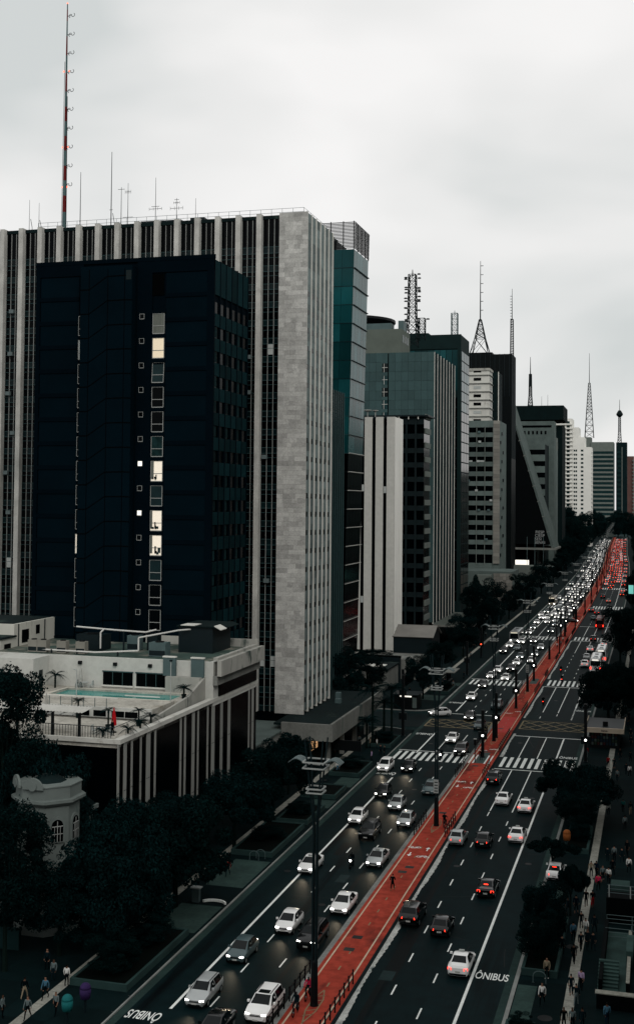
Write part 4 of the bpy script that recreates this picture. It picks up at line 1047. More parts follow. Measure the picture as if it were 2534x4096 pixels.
MB().box(-36, -27, 1690, 1715, 0, 104).build('wall', M('pink_render', (.17, .11, .10), .9, .15, .1, .2), b18, origin=b18.location)
for f in range(18): boxpart('balcony', m_flankband, (-29, -26.4, 1687, 1690, 12 + f * 5, 13.6 + f * 5), b18)
b19 = T('far_end_tower', 'dark tower closing the avenue at the very edge of the view', 'tower', -22, 1800)
MB().box(-27, -14, 1795, 1820, 0, 84).build('wall', m_fardark, b19, origin=b19.location)
for f in range(10): boxpart('window_band', m_room, (-26, -16, 1794.8, 1795.05, 12 + f * 7, 15 + f * 7), b19)
# ================================================================== UNSEEN BLOCKS ADDED TO SHADE THE STREET (behind and beside the viewpoint)
m_shade_block = M('shade_block_facade', (.16, .16, .15), .85, .2, .1, .2)
for i, (y0, y1, x1, h, x0) in enumerate(((-60, -2, 40, 78, 2.5), (44, 92, 34, 74, 9.2), (132, 176, 38, 80, 9.2), (182, 236, 36, 66, 9.2), (244, 300, 40, 76, 9.2), (308, 380, 36, 62, 9.2), (392, 470, 40, 70, 9.2), (484, 600, 40, 60, 9.2), (615, 760, 44, 70, 9.2), (780, 980, 44, 60, 9.2), (1000, 1300, 44, 64, 9.2))):
    t = T('shade_block', 'unseen plain office block added on the camera side to shade the avenue, ' + ('nearest', 'second', 'third', 'fourth', 'fifth', 'sixth', 'seventh', 'eighth', 'ninth', 'tenth', 'eleventh')[i] + ' along', 'building', 20, (y0 + y1) / 2)
    t['group'] = 'unseen shading blocks on the camera side'
    MB().box(x0, x1, y0, y1, 0, h).build('wall', m_shade_block, t, origin=t.location)
    for f in range(3, int(h / 3.6), 2): boxpart('window_band', m_glass, (x0 - .1, x0 + .02, y0 + 2, y1 - 2, f * 3.6, f * 3.6 + 1.8), t)
# ================================================================== MASTS AND AERIALS
m_mred = M('mast_red', (.16, .012, .012), .6, .15, .5, .3)
m_mwhite = M('mast_white', (.15, .17, .17), .6, .15, .5, .3)
m_aer = M('aerial_dark', (.020, .024, .026), .6, .1, .5, .2)
m_beacon = M('red_beacon', (1.0, .12, .06), emit=4.0)
ms = thing('broadcast_mast', 'tall tapering red and white broadcast mast with hooked dipoles on the marble tower roof', 'mast', (-95.8, 182, 82.75))
zs = [0, 4.2, 7.0, 9.6, 12.1, 14.7, 17.2, 19.7, 22.2, 24.8, 27.9, 31.0, 34.3, 36.9, 38.9, 40.1]
for k, (a, b) in enumerate(zip(zs[:-1], zs[1:])):
    ra, rb_ = .36 - .0068 * a, .36 - .0068 * b
    MB().tube((0, 0, a), (0, 0, b), ra, rb_, n=8).build('mast_section', m_mred if k % 2 == 1 else m_mwhite, ms)
MB().tube((-.5, 0, 0), (-.32, 0, 30), .045, n=4).tube((.42, 0, 0), (.25, 0, 24), .05, n=4).build('ladder', m_aer, ms)
for k in range(10):
    z = 8.8 + k * 3.22
    mb = MB(); mb.tube((.1, 0, z), (.85, -.05, z), .05, n=5)
    for s in (0, 1):
        c = (.65 + s * .45, -.05, z + (.12 if s else -.06)); pr = None
        for q in range(8):
            a = R(40 + 210 * q / 7) if s == 0 else R(-150 + 210 * q / 7)
            p = (c[0] + .3 * math.cos(a), c[1], c[2] + .3 * math.sin(a))
            if pr: mb.tube(pr, p, .05, n=4)
            pr = p
    mb.build('dipole', m_aer, ms)
for z, s in ((39.9, 0), (15.2, 1), (8.4, 1), (28.2, 1)):
    for dx in ((0,) if not s else (-.5, .5)): MB().lathe([(.09, 0), (.1, .15), (.03, .26)], 8).build('beacon', m_beacon, ms, (dx, 0, z))
def aerial(name, label, x, y, z0, z1, bars=(), dish=None, r=.05, cat='aerial', group='roof aerials of the marble tower'):
    t = thing(name, label, cat, (x, y, z0), 0, group)
    MB().tube((0, 0, 0), (0, 0, z1 - z0), r, r * .5, n=5).build('pole', m_aer, t)
    for bz, w, h in bars:
        mb = MB().tube((-w, 0, bz), (w, 0, bz), .035, n=4)
        if h:
            for k in range(4): mb.tube((-w + k * 2 * w / 3, 0, bz - h), (-w + k * 2 * w / 3, 0, bz + h), .025, n=4)
        mb.build('crossbar', m_aer, t)
    if dish:
        mb = MB()
        for k in range(6): mb.tube((dish * .5 - .1 * abs(k - 2.5), 0, 1.2 + k * dish * .4 - dish), (dish * .5 - .1 * abs(k - 1.5), 0, 1.2 + (k + 1) * dish * .4 - dish), .05, n=4)
        mb.build('grid_dish', m_aer, t)
    return t
aerial('grid_aerial', 'leftmost curved grid aerial beside the mast foot', -101.2, 180, 82.75, 88.9, (), 1.2)
aerial('grid_aerial', 'second curved grid aerial just left of the mast', -99.4, 180, 82.75, 88.3, (), 1.0)
aerial('whip_aerial', 'lone whip aerial right beside the broadcast mast', -91.8, 180, 82.75, 93.0, ((2.0, .12, 0),), None, .08)
aerial('whip_aerial', 'tallest whip aerial with a drum of dishes at its foot', -86.2, 180, 82.75, 96.0, ((3.6, .3, 0),), 1.3, .09)
aerial('pole_aerial', 'pole with looped cable joined to its neighbour by a crossbar', -84.4, 180, 82.75, 90.0, ((6.9, .6, 0),), None, .07)
aerial('pole_aerial', 'slightly leaning pole right of the looped cable pole', -83.2, 180, 82.75, 90.6, ((6.4, .5, .3), (2.2, .9, 0)), None, .06)
aerial('yagi_aerial', 'thin whip aerial above a broad yagi crossbar', -78.3, 180, 82.75, 91.2, ((3.3, 1.1, .25), (3.7, .7, 0)), None, .06)
aerial('yagi_aerial', 'low comb-shaped yagi aerial right of the whip one', -74.6, 180, 82.75, 87.6, ((3.2, 1.1, .3), (4.1, .5, .2), (4.6, .4, 0)), None, .06)
aerial('short_aerial', 'short thin aerial near the middle of the marble tower roof', -71.3, 180, 82.75, 87.4)
def lattice(name, label, x, y, z0, segs, rod=0.0, drums=(), br=.12, cat='mast', mat=None, clutter=0, seed=1):
    """square lattice mast: segs = [(z, half width)], rising from z0"""
    t = thing(name, label, cat, (x, y, z0)); mat = mat or m_aer
    legs = MB(); brace = MB()
    for (za, wa), (zb, wb) in zip(segs[:-1], segs[1:]):
        for sx, sy in ((-1, -1), (1, -1), (1, 1), (-1, 1)): legs.tube((sx * wa, sy * wa, za), (sx * wb, sy * wb, zb), br, n=4)
        n = max(1, round((zb - za) / max(1.2, (wa + wb) * .9)))
        for k in range(n):
            t0, t1 = k / n, (k + 1) / n
            w0, w1 = wa + (wb - wa) * t0, wa + (wb - wa) * t1; y0, y1 = za + (zb - za) * t0, za + (zb - za) * t1
            for q in range(4):
                c = [(-1, -1), (1, -1), (1, 1), (-1, 1)]; a, b = c[q], c[(q + 1) % 4]
                brace.tube((a[0] * w0, a[1] * w0, y0), (b[0] * w1, b[1] * w1, y1), br * .55, n=3, cap=False)
                if n < 14: brace.tube((b[0] * w0, b[1] * w0, y0), (a[0] * w1, a[1] * w1, y1), br * .55, n=3, cap=False)
                brace.tube((a[0] * w1, a[1] * w1, y1), (b[0] * w1, b[1] * w1, y1), br * .6, n=3, cap=False)
    legs.build('legs', mat, t); brace.build('bracing', mat, t)
    zt = segs[-1][0]
    if rod: MB().tube((0, 0, zt - .5), (0, 0, zt + rod), br * 1.5, br * .6, n=6).build('rod', mat, t)
    for z, r, dx in drums: MB().lathe([(r, 0), (r, r * .5)], 10).build('drum', mat, t, (dx, 0, z))
    rr = random.Random(seed)
    for k in range(clutter):
        z = rr.uniform(segs[0][0] + (zt - segs[0][0]) * .25, zt); w = segs[-1][1] * 1.7 + .25
        s = rr.choice((-1, 1)); MB().lathe([(.5, 0), (.55, .2), (.3, .35)], 8).build('dish', mat, t, (s * w, rr.uniform(-.5, .5), z))
    return t
lattice('dish_tower', 'stout lattice tower crowded with dishes on the grey tower roof', -68.3, 345, 84.0, [(0, 1.6), (10, 1.15), (21.4, 1.0)], 1.5, clutter=26, br=.16)
lattice('lattice_frame', 'low square lattice frame right of the dish tower', -65.4, 345, 86.0, [(0, .9), (6.4, .9)], 0, br=.12, clutter=3, seed=3)
lattice('lattice_frame', 'pale square lattice frame on the teal block roof', -64.7, 400, 94.7, [(0, 1.0), (7.6, 1.0)], 1, br=.13, mat=m_galv)
pm = lattice('pyramid_mast', 'pyramid lattice carrying a rod with side dipoles on the dark mast tower', -82.4, 588, 110.4, [(0, 4.8), (9, 2.4), (18.4, .5)], 29, br=.22)
for k in range(6): MB().tube((0, 0, 23 + k * 4.4), (1.4, 0, 23 + k * 4.4), .16, n=4).build('dipole', m_aer, pm)
lm = lattice('bristled_mast', 'slim dark mast bristling with dipoles right of the pyramid mast', -66.9, 588, 110.4, [(0, .75), (18, .6)], 15, br=.16)
for k in range(12): MB().tube((0, 0, 14 + k * 1.4), (-.9, 0, 14 + k * 1.4), .14, n=4).build('dipole', m_aer, lm)
fm = lattice('drum_mast', 'small mast with fat banded cylinder on the brutalist tower', -76.1, 772, 99, [(0, 1.5), (8, .9), (22, .7)], 11, br=.24)
MB().tube((0, 0, 14), (0, 0, 22), 1.0, 1.0, n=10).build('drum', m_aer, fm)
aerial('roof_rod', 'left of two thin rods on the brutalist tower', -68.8, 770, 99, 106.5, r=.14, group='rods on the brutalist tower')
aerial('roof_rod', 'right of two thin rods on the brutalist tower', -65.0, 770, 99, 107.5, r=.14, group='rods on the brutalist tower')
lattice('tall_pyramid_mast', 'tall slender pyramid lattice mast above the pale grid tower', -75.3, 1476, 118, [(0, 5.2), (30, 3.4), (66, 1.1)], 36, br=.32)
dm = lattice('collared_mast', 'short dark mast with a round collar on the slim dark tower', -43.4, 1600, 118, [(0, 2.4), (14, 1.5), (34, 1.3)], 22, br=.4)
MB().lathe([(1.6, 33), (4.2, 36), (4.2, 37.5), (1.6, 42)], 12).build('collar', m_aer, dm)
# ================================================================== OLD MANSION IN THE TREES
m_cream = M('mansion_stucco', (.22, .225, .215), .9, .2, .3, .2, stain=((.15, .15, .14), .5, (1, 1, .5), .6))
mn = thing('mansion', 'cream stucco mansion turret with arched windows half hidden in dark trees', 'mansion', (-52.6, 98.8, 0))
def octo(prof, name, mat):
    o = MB().lathe(prof, 8).build(name, mat, mn); o.rotation_euler.z = R(22.5); return o
octo([(2.9, .1), (2.9, 6.0), (3.1, 6.05), (3.1, 6.3), (2.75, 6.35), (2.75, 11.4)], 'turret_wall', m_cream)
octo([(2.95, 11.4), (3.3, 11.7), (3.3, 11.95), (2.9, 12.0), (2.9, 13.0), (3.0, 13.05), (3.0, 13.15), (2.6, 13.15)], 'cornice', m_cream)
octo([(2.55, 12.6), (1.2, 13.4), (.3, 13.7)], 'roof', m_roofdark)
for ang in (-135, -90, -45, 0):
    e_ = empty('turret_bay'); e_.parent = mn; e_.rotation_euler.z = R(ang)
    e_.name = 'window_bay'
    def arch(w, z0, h, d, t=.0):
        pts = [(d, -w, z0), (d, w, z0), (d, w, z0 + h)] + [(d, w * math.cos(R(a)), z0 + h + w * math.sin(R(a))) for a in range(15, 180, 15)] + [(d, -w, z0 + h)]
        return pts
    MB().extr(arch(.72, 8.2, 1.55, 2.5), (.2, 0, 0)).build('arch_surround', m_cream, e_)
    MB().extr(arch(.52, 8.3, 1.4, 2.5), (.225, 0, 0)).build('pane', m_glass, e_)
    mb = MB().box(2.72, 2.76, -.03, .03, 8.3, 10.1).box(2.72, 2.755, -.5, .5, 9.6, 9.68).box(2.72, 2.755, -.5, .5, 8.95, 9.0)
    mb.box(2.72, 2.755, -.28, -.24, 8.3, 9.6).box(2.72, 2.755, .24, .28, 8.3, 9.6).build('glazing_bars', m_frame, e_)
    MB().extr(arch(.75, 1.2, 2.6, 2.7), (.1, 0, 0)).build('pane', m_glass, e_)
    if ang in (-90, -135): MB().extr([(3.02, 1.0 * math.cos(R(a)), 12.95 + 1.0 * math.sin(R(a))) for a in range(0, 181, 15)], (-.2, 0, 0)).build('pediment', m_cream, e_)
    if ang in (-90, -135): MB().extr([(3.1, .42 * math.cos(R(a)), 13.25 + .42 * math.sin(R(a))) for a in range(0, 360, 30)], (-.12, 0, 0)).build('medallion', m_cream, e_)
MB().box(-12, 0, 1.5, 9, .1, 8.5).build('wing_wall', m_cream, mn)
MB().box(-12.4, .4, 1.1, 9.4, 8.5, 8.9).build('wing_cornice', m_cream, mn)
MB().extr([(-12.2, 1.2, 8.9), (-12.2, 9.2, 8.9), (-12.2, 5.2, 11.4)], (12.4, 0, 0)).build('wing_roof', m_roofdark, mn)
for k in range(4): MB().box(-10.8 + k * 2.8, -9.6 + k * 2.8, 1.42, 1.52, 5.0, 7.2).build('wing_window', m_glass, mn)
MB().box(1.8, 4.0, -1.5, 2.5, 4.6, 4.85).box(3.85, 4.0, -1.5, 2.5, 4.85, 5.7).box(1.8, 3.85, -1.5, -1.35, 4.85, 5.7).build('balcony', m_cream, mn)
for y in (-1.2, .8, 2.2): MB().lathe([(.22, .1), (.18, .5), (.16, 4.2), (.26, 4.6)], 10).build('column', m_cream, mn, (3.7, y, 0))
gw = thing('garden_wall', 'dark garden wall of the mansion facing the pavement', 'wall', (-57, 93, 0))
MB().box(-10, 5, -.2, .2, .1, 1.7).box(-10.05, 5.05, -.25, .25, 1.7, 1.85).build('wall', M('dark_wall', (.05, .06, .06), .9, .3, .4, .1), gw)
# ================================================================== STREET FURNITURE
# lamp posts on the median: four tubes opening into a V, square collars, louvred lamps
m_post = M('lamp_post_grey', (.030, .036, .040), .55, .15, .5, .3)
m_lampw = M('lamp_louvre', (.40, .42, .41), .5, .1, 1, .4)
LPM = {}
mb = MB()
for sx, sy in ((-1, -1), (1, -1), (1, 1), (-1, 1)):
    mb.tube((sx * .13, sy * .13, .1), (sx * .13, sy * .13, 13.8), .095, .085, n=6).tube((sx * .13, sy * .13, 13.8), (sx * .72, sy * .72, 20.3), .085, .06, n=6)
LPM['pole'] = mb.mesh('lamp_pole', m_post)
LPM['sleeve'] = MB().lathe([(.34, .1), (.3, .3), (.26, 3.4), (.22, 3.5)], 10).mesh('lamp_sleeve', m_black)
def ring(w, z):
    return MB().box(-w, w, -w - .05, -w + .05, z, z + .1).box(-w, w, w - .05, w + .05, z, z + .1).box(-w - .05, -w + .05, -w + .05, w - .05, z, z + .1).box(w - .05, w + .05, -w + .05, w - .05, z, z + .1)
for nm, w, z in (('a', .84, 18.55), ('b', .84, 18.1), ('c', .62, 16.5), ('d', .62, 16.2)): LPM['collar_' + nm] = ring(w, z).mesh('lamp_collar', m_lampw)
def louvre(s):
    mb = MB()
    for k in range(3):
        y0 = -.62 + k * .42
        P = [(s * (.9 + 1.15 * q / 5), 18.55 + .28 * math.sin(math.pi * q / 5) - .1 * q / 5) for q in range(6)]
        for (xa, za), (xb, zb) in zip(P[:-1], P[1:]): mb.extr([(xa, y0, za), (xb, y0, zb), (xb, y0, zb + .07), (xa, y0, za + .07)], (0, .38, 0))
    return mb.mesh('lamp_louvre', M('lamp_shell', (.20, .215, .215), .6, .15, 1, .3))
LPM['lamp_l'] = louvre(-1); LPM['lamp_r'] = louvre(1)
ordinal = ['nearest', 'second', 'third', 'fourth', 'fifth', 'sixth', 'seventh', 'eighth', 'ninth', 'tenth', 'eleventh', 'twelfth', 'thirteenth', 'fourteenth', 'fifteenth', 'sixteenth', 'seventeenth', 'eighteenth', 'nineteenth', 'twentieth', 'twenty-first', 'twenty-second', 'twenty-third', 'twenty-fourth', 'twenty-fifth', 'twenty-sixth']
for k in range(24):
    t = thing('street_lamp', 'V-topped street lamp on the red path, ' + ordinal[k] + ' counting up the avenue', 'street lamp', (-25.0 + BEND(89.5 + 53.2 * k), 89.5 + 53.2 * k, 0), 0, 'V-topped lamps along the median')
    for nm, me in LPM.items():
        place(me, {'pole': 'pole', 'sleeve': 'sleeve', 'lamp_l': 'lamp', 'lamp_r': 'lamp'}.get(nm, 'collar'), t)
    if k in (1, 3):
        boxpart('street_sign', m_lampw, (-25.3, -24.7, 89.5 + 53.2 * k - .32, 89.5 + 53.2 * k - .28, 4.0, 5.6), t)
        for q in range(4): boxpart('sign_text_bar', m_steel, (-25.2, -24.8, 89.5 + 53.2 * k - .33, 89.5 + 53.2 * k - .32, 4.2 + q * .34, 4.32 + q * .34), t)
# black signal columns
m_sigw = M('signal_white_glow', (1.0, .98, .95), emit=5.0)
m_sigred = M('signal_red_glow', (1.0, .08, .03), emit=3.0)
m_siggreen = M('signal_green_glow', (.15, 1.0, .75), emit=2.0)
def signal_column(x, y, label, h=7.3, lens=m_sigw, head_z=3.3, face=-1):
    t = thing('signal_column', label, 'signal post', (x + BEND(y), y, .1), 0, 'black signal columns')
    MB().box(-.22, .22, -.22, .22, 0, h).build('column', m_black, t)
    MB().box(-.3, .3, -.3, .3, 0, .18).build('base_plate', m_steel, t)
    for s in (-1, 1):
        hd = MB().box(-.2, .2, -.22, .22, -.55, .55).build('signal_head', m_black, t, (s * .45, -.1, head_z))
        for q in range(3): MB().lathe([(.13, 0), (.13, .02)], 10).build('hood', m_steel, hd, (0, face * .23, -.35 + q * .35)).rotation_euler.x = R(90)
    if lens is not None:
        l = MB().lathe([(.17, 0), (.15, .05)], 12).build('signal_lens', lens, t, (0, face * .25, head_z)); l.rotation_euler.x = R(90)
    return t
for x, y, lab, h in ((-25.0, 182.8, 'black signal column standing on the concrete refuge of the near crossing', 7.1), (-25.0, 198.8, 'black signal column just past the near crossing, before the box junction', 7.3), (-25.0, 228.2, 'black signal column on the red path after the box junction', 7.3), (-25.2, 264.8, 'black signal column on the refuge of the second crossing', 7.5),
                     (-26.0, 353.8, 'black signal column at the third crossing refuge', 7.6), (-25.6, 368.2, 'black signal column beyond the third crossing', 7.6), (-26.2, 414.4, 'black signal column on the median after the turning gap', 7.8), (-26.6, 464, 'black signal column at the fourth crossing', 7.8), (-26.8, 571, 'black signal column at the fifth crossing', 8), (-26.8, 614, 'black signal column past the fifth crossing', 8),
                     (-9.9, 184.1, 'black signal column on the kerb beside the newsstand', 8.6), (-39.8, 195.2, 'tall black signal column beside the palms', 10.0), (-44.8, 219.5, 'slim black signal column by the kiosk at the side street', 7.5), (-40.2, 268, 'black signal column on the far kerb of the second crossing', 7.5), (-41.5, 300, 'black signal column under the red pedestrian light', 7.5)):
    signal_column(x, y, lab, h, lens=(m_sigred if y == 300 else m_sigw) if x > -39 or y == 300 else None)
# plain black posts lining the path further on
for k in range(26):
    y = 318 + k * 27 + (5 if k % 3 else -4); x = -26.9 if k % 2 else -23.4
    t = thing('black_post', 'slim black post lining the red path, number %s beyond the second crossing' % ordinal[k].replace('nearest', 'first'), 'post', (x + BEND(y), y, .1), 0, 'black posts lining the path')
    MB().box(-.16, .16, -.16, .16, 0, 6.2 if k % 3 else 4.6).build('shaft', m_black, t); MB().box(-.24, .24, -.24, .24, 0, .15).build('base_plate', m_steel, t)
# guard rails beside the path
m_rail = M('rail_black', (.012, .014, .016), .6, .1, .5, .25)
RAILS = ((-27.0, 84, 95.3, 'oncoming-side rail by the nearest lamp'), (-23.15, 84.5, 94.3, 'far-side rail by the nearest lamp'), (-26.75, 138, 145.5, 'oncoming-side rail by the second lamp'), (-23.2, 138.2, 145.5, 'far-side rail by the second lamp'),
         (-26.85, 168.6, 177, 'oncoming-side rail before the near crossing'), (-23.15, 169.4, 176.7, 'far-side rail before the near crossing'), (-23.15, 187.5, 202, 'long far-side rail after the near crossing'), (-26.85, 187.5, 202, 'long oncoming-side rail after the near crossing'), (-23.15, 220.3, 231, 'far-side rail after the box junction'), (-26.85, 220, 231, 'oncoming-side rail after the box junction'),
         (-23.25, 246, 257.2, 'far-side rail before the second crossing'), (-26.85, 246, 257, 'oncoming-side rail before the second crossing'), (-23.3, 270.5, 278.3, 'far-side rail after the second crossing'), (-23.3, 300, 309, 'far-side rail at mid block'), (-23.3, 333, 345, 'far-side rail before the third crossing'), (-23.3, 360, 378, 'far-side rail at the turning gap')) + tuple((x_ + BEND(y_), y_, y_ + 16, n_ + ' rail beyond the turning gap, number ' + w_) for x_, n_ in ((-23.3, 'far-side'), (-26.9, 'oncoming-side')) for y_, w_ in ((420, 'one'), (470, 'two'), (520, 'three'), (575, 'four'), (630, 'five'), (690, 'six')))
for x, y0, y1, lab in RAILS:
    t = thing('guard_rail', 'low black guard ' + lab.replace('rail', 'rail', 1), 'guard rail', (x, y0, .1), 0, 'guard rails of the cycle path')
    n = max(2, round((y1 - y0) / 1.5)); st = (y1 - y0) / n
    for k in range(n + 1): MB().box(-.05, .05, -.06, .06, 0, 1.15).build('post', m_rail, t, (0, k * st, 0))
    for z in (.45, .95): MB().box(-.022, .022, 0, y1 - y0, z, z + .06).build('rail', m_rail, t)
# refuge traffic lamp (small) on the near crossing
t = thing('pedestrian_signal', 'small pedestrian signal on a thin post at the near refuge', 'signal post', (-25.6, 178.9, .1))
MB().tube((0, 0, 0), (0, 0, 3.2), .07).build('post', m_steel, t); MB().box(-.18, .18, -.15, .15, 2.6, 3.4).build('head', m_black, t)
MB().box(-.22, .22, -.18, .18, 3.4, 3.5).build('visor', m_lampw, t)
# newsstand
ns = thing('newsstand', 'dark newsstand with pale lettered fascia and magazine racks on the pavement', 'newsstand', (-7.6, 199, .13))
MB().box(-2.3, 2.3, -3.5, 6.5, 0, 2.7).build('wall', m_black, ns)
MB().box(-2.9, 2.9, -4.1, 7, 2.75, 2.9).build('roof', m_steel, ns)
MB().box(-3.0, 3.0, -4.4, -4.1, 2.5, 3.25).build('fascia', M('fascia_cream', (.55, .48, .40), .7, .1, .5, .3), ns)
for b in ((-3.0, -2.9, -4.1, 7, 2.6, 3.2), (2.9, 3.0, -4.1, 7, 2.6, 3.2)): MB().box(*b).build('fascia_side', MATS['fascia_cream'], ns)
MB().box(-.4, .4, -.5, .5, 2.9, 3.6).build('roof_vent', m_black, ns)
rs = random.Random(4)
mg = [M('magazine_%d' % k, c, .6, .3, 3, .3) for k, c in enumerate(((.10, .035, .035), (.16, .15, .14), (.04, .05, .07), (.09, .08, .05)))]
for i in range(9):
    for j in range(4): boxpart('magazine', mg[rs.randint(0, 3)], (-9.6 + i * .45, -9.3 + i * .45, 195.38, 195.48, .6 + j * .5, 1.0 + j * .5), ns)
w_ = words('banca', 0, 0, .42, 1, 0, ns, m_steel, name='fascia_letters'); w_.location = (0, -4.41, 2.85); w_.rotation_euler = (R(90), 0, 0)
# metro entrance pit on the right pavement
mt = thing('metro_entrance', 'dark stairwell entrance with metal railings and stone steps at the pavement edge', 'stairwell', (-2.0, 104, .13))
m_wallblk = M('stairwell_black', (.007, .009, .010), .8, .2, .4, .1)
m_step = M('stair_stone', (.11, .115, .105), .9, .35, .6, .2)
MB().box(-2.3, 6, -8.9, -8.4, 0, 1.15).box(-2.3, 6, 10.6, 12.6, 0, 2.3).box(-2.3, -2.0, -5.8, 8.4, 0, 1.05).box(-.2, .1, -5.8, 6.5, 0, .9).build('parapet', m_wallblk, mt)
MB().box(-2.4, 2.1, -9.0, -8.3, 1.15, 1.22).box(2.3, 6, -8.6, -8.0, 1.35, 1.42).build('coping', M('pebble_coping', (.30, .30, .27), .9, .4, 3, .2), mt)
MB().box(-2.0, -.2, -5.8, 8.4, .0, .02).build('ramp_floor', m_step, mt)
MB().box(-.2, .08, -5.7, 6.4, .9, .98).build('coping', MATS['pebble_coping'], mt)
for k in range(9): boxpart('step', m_step, (-4.4, -2.8, 98.6 + k * .42, 99.0 + k * .42, .15, .25 + k * .13), mt)
for k in range(7): boxpart('step', m_step, (-2.3 + k * .8, -1.75 + k * .8, 104 - k * .5, 108 - k * .5, .15, 1.5 - k * .18), mt)
mb = MB()
for z in (.4, .75, 1.1): mb.tube((-2.2, 10.8, 2.3 + z), (5.5, 10.8, 2.3 + z), .03, n=4).tube((-2.2, 8.6, z + .3), (5.5, 8.6, z + .3), .03, n=4).tube((-2.2, 6.0, z), (0, 6.0, z), .03, n=4).tube((0, 6.0, z), (5.5, -1.0, z), .03, n=4)
mb.build('railing', m_galv, mt)
for x in (-2.1, -.2, 1.7, 3.6): MB().box(x, x + .1, 10.75, 10.85, 2.3, 3.4).build('rail_post', m_lampw, mt)
for x, y in ((-2.2, 8.6), (0, 8.6), (2.2, 8.6), (0, 6.0), (1.6, 3.9), (3.2, 1.8)): MB().box(x, x + .07, y, y + .07, 0, 1.4).build('rail_post', m_galv, mt)
MB().box(.6, 2.6, 18, 19.5, 0, 1.9).build('vent_box', m_steel, mt)
for k in range(2): MB().box(.8 + k * .9, 1.5 + k * .9, 17.95, 18.0, .3, 1.6).build('vent_grille', m_step, mt)
MB().box(-2.2, -.4, 19.5, 21.5, 0, .7).build('bench_block', m_step, mt)
# planters with low walls
m_plw = M('planter_wall', (.085, .09, .085), .9, .25, .4, .2)
PL = ((-44.3, -39.6, 124.5, 137, 'planter behind the ramp pad on the far pavement'), (-44.3, -39.6, 151, 157, 'small planter before the canopy podium'), (-44.0, -39.6, 164, 172.5, 'planter with notice board by the near crossing'), (-43.5, -39.6, 138.2, 146, 'long planter opposite the second lamp'), (-44.5, -39.6, 87.5, 100.5, 'long dark planter under the mansion trees'),
      (-10.5, -7.6, 100, 113.5, 'planter full of dark shrubs beside the bus lane'), (-9.6, -7.0, 136, 146, 'planter with pale end block by the orange phone hood'), (-10.5, -8.4, 86, 90, 'small planter at the bottom corner by the bus lane'), (-43.5, -39.7, 185, 193, 'planter under the palms'), (-44, -39.7, 240, 250, 'planter beyond the side street'))
for x0, x1, y0, y1, lab in PL:
    t = thing('planter', 'low stone ' + lab, 'planter', ((x0 + x1) / 2, (y0 + y1) / 2, .13), 0, 'pavement planters')
    w, d = (x1 - x0) / 2, (y1 - y0) / 2
    MB().box(-w, w, -d, -d + .25, 0, .55).box(-w, w, d - .25, d, 0, .55).box(-w, -w + .25, -d + .25, d - .25, 0, .549).box(w - .25, w, -d + .25, d - .25, 0, .549).build('wall', m_plw, t)
    MB().box(-w + .25, w - .25, -d + .25, d - .25, 0, .45).build('soil', m_soil, t)
# bins, hoods, racks, boards, bus shelters
def phone_hood(x, y, colr, label, h=1.9):
    t = thing('phone_booth', label, 'phone booth', (x, y, .13))
    MB().tube((0, 0, 0), (0, 0, h), .09).build('post', m_steel, t)
    mb = MB(); prof = [(.42 * math.sin(R(a)), .42 * math.cos(R(a))) for a in range(90, -1, -15)]
    mb.lathe([(max(r, .02), z) for r, z in prof], 14).lathe([(.36, -.75), (.42, -.35), (.41, 0)], 14).build('hood', M('hood_' + label[:6], colr, .7, .25, 1, .2), t, (0, 0, h - .1), smooth=True)
    MB().box(-.18, .18, -.12, .12, h - .75, h - .35).build('phone', m_black, t)
phone_hood(-9.4, 137.2, (.30, .13, .05), 'orange egg-shaped phone hood beside the pavement planter')
phone_hood(-41.3, 80.9, (.04, .18, .18), 'turquoise egg-shaped phone hood on the far pavement corner')
phone_hood(-41.0, 83.2, (.07, .045, .13), 'purple egg-shaped phone hood behind the turquoise one')
phone_hood(-47.2, 204 - 3, (.2, .32, .34), 'small pale phone hood by the side street kiosk')
def bin_(x, y, label):
    t = thing('litter_post', label, 'litter bin', (x, y, .13))
    MB().box(-.35, .35, -.25, .25, 0, 1.3).build('body', m_galv, t); MB().box(-.5, .5, -.35, .35, 1.3, 1.42).build('lid', m_lampw, t)
bin_(-42.2, 108.9, 'grey box post on the pale ramp pad across the avenue')
t = thing('ramp_kerb', 'curved white ramp kerb edging the pale pad', 'kerb', (-40.4, 108.6, .13))
mb = MB(); pr = None
for k in range(9):
    a = R(20 + k * 17); p = (1.3 * math.cos(a), 1.0 * math.sin(a))
    if pr: mb.extr([(pr[0], pr[1], 0), (p[0], p[1], 0), (p[0] * .85, p[1] * .85, 0), (pr[0] * .85, pr[1] * .85, 0)], (0, 0, .22))
    pr = p
mb.build('kerb_stone', m_white, t)
def hoop(x, y, label):
    t = thing('bike_rack', label, 'bike rack', (x, y, .13)); mb = MB(); pr = None
    for k in range(9):
        a = R(180 * k / 8); p = (.5 * math.cos(a), 0, .55 + .4 * math.sin(a))
        if pr: mb.tube(pr, p, .04, n=5)
        pr = p
    mb.tube((.5, 0, 0), (.5, 0, .55), .04, n=5).tube((-.5, 0, 0), (-.5, 0, .55), .04, n=5).build('hoop', m_galv, t)
    MB().box(-.6, -.4, -.1, .1, 0, .02).box(.4, .6, -.1, .1, 0, .02).build('foot_plate', m_steel, t)
hoop(-8.9, 98.7, 'thin steel hoop rack beside the shrub planter'); hoop(-41.2, 124.0 - .8, 'first of two steel hoop racks across the avenue'); hoop(-40.7, 123.9, 'second of two steel hoop racks across the avenue')
t = thing('notice_board', 'black street notice board on posts near the canopy podium', 'sign', (-44.0, 173.5, .13))
MB().box(-2.4, 2.4, -.1, .1, 1.6, 3.1).build('panel', m_black, t)
for x in (-2.2, 2.2): MB().box(x - .07, x + .07, -.07, .07, 0, 1.6).build('post', m_steel, t)
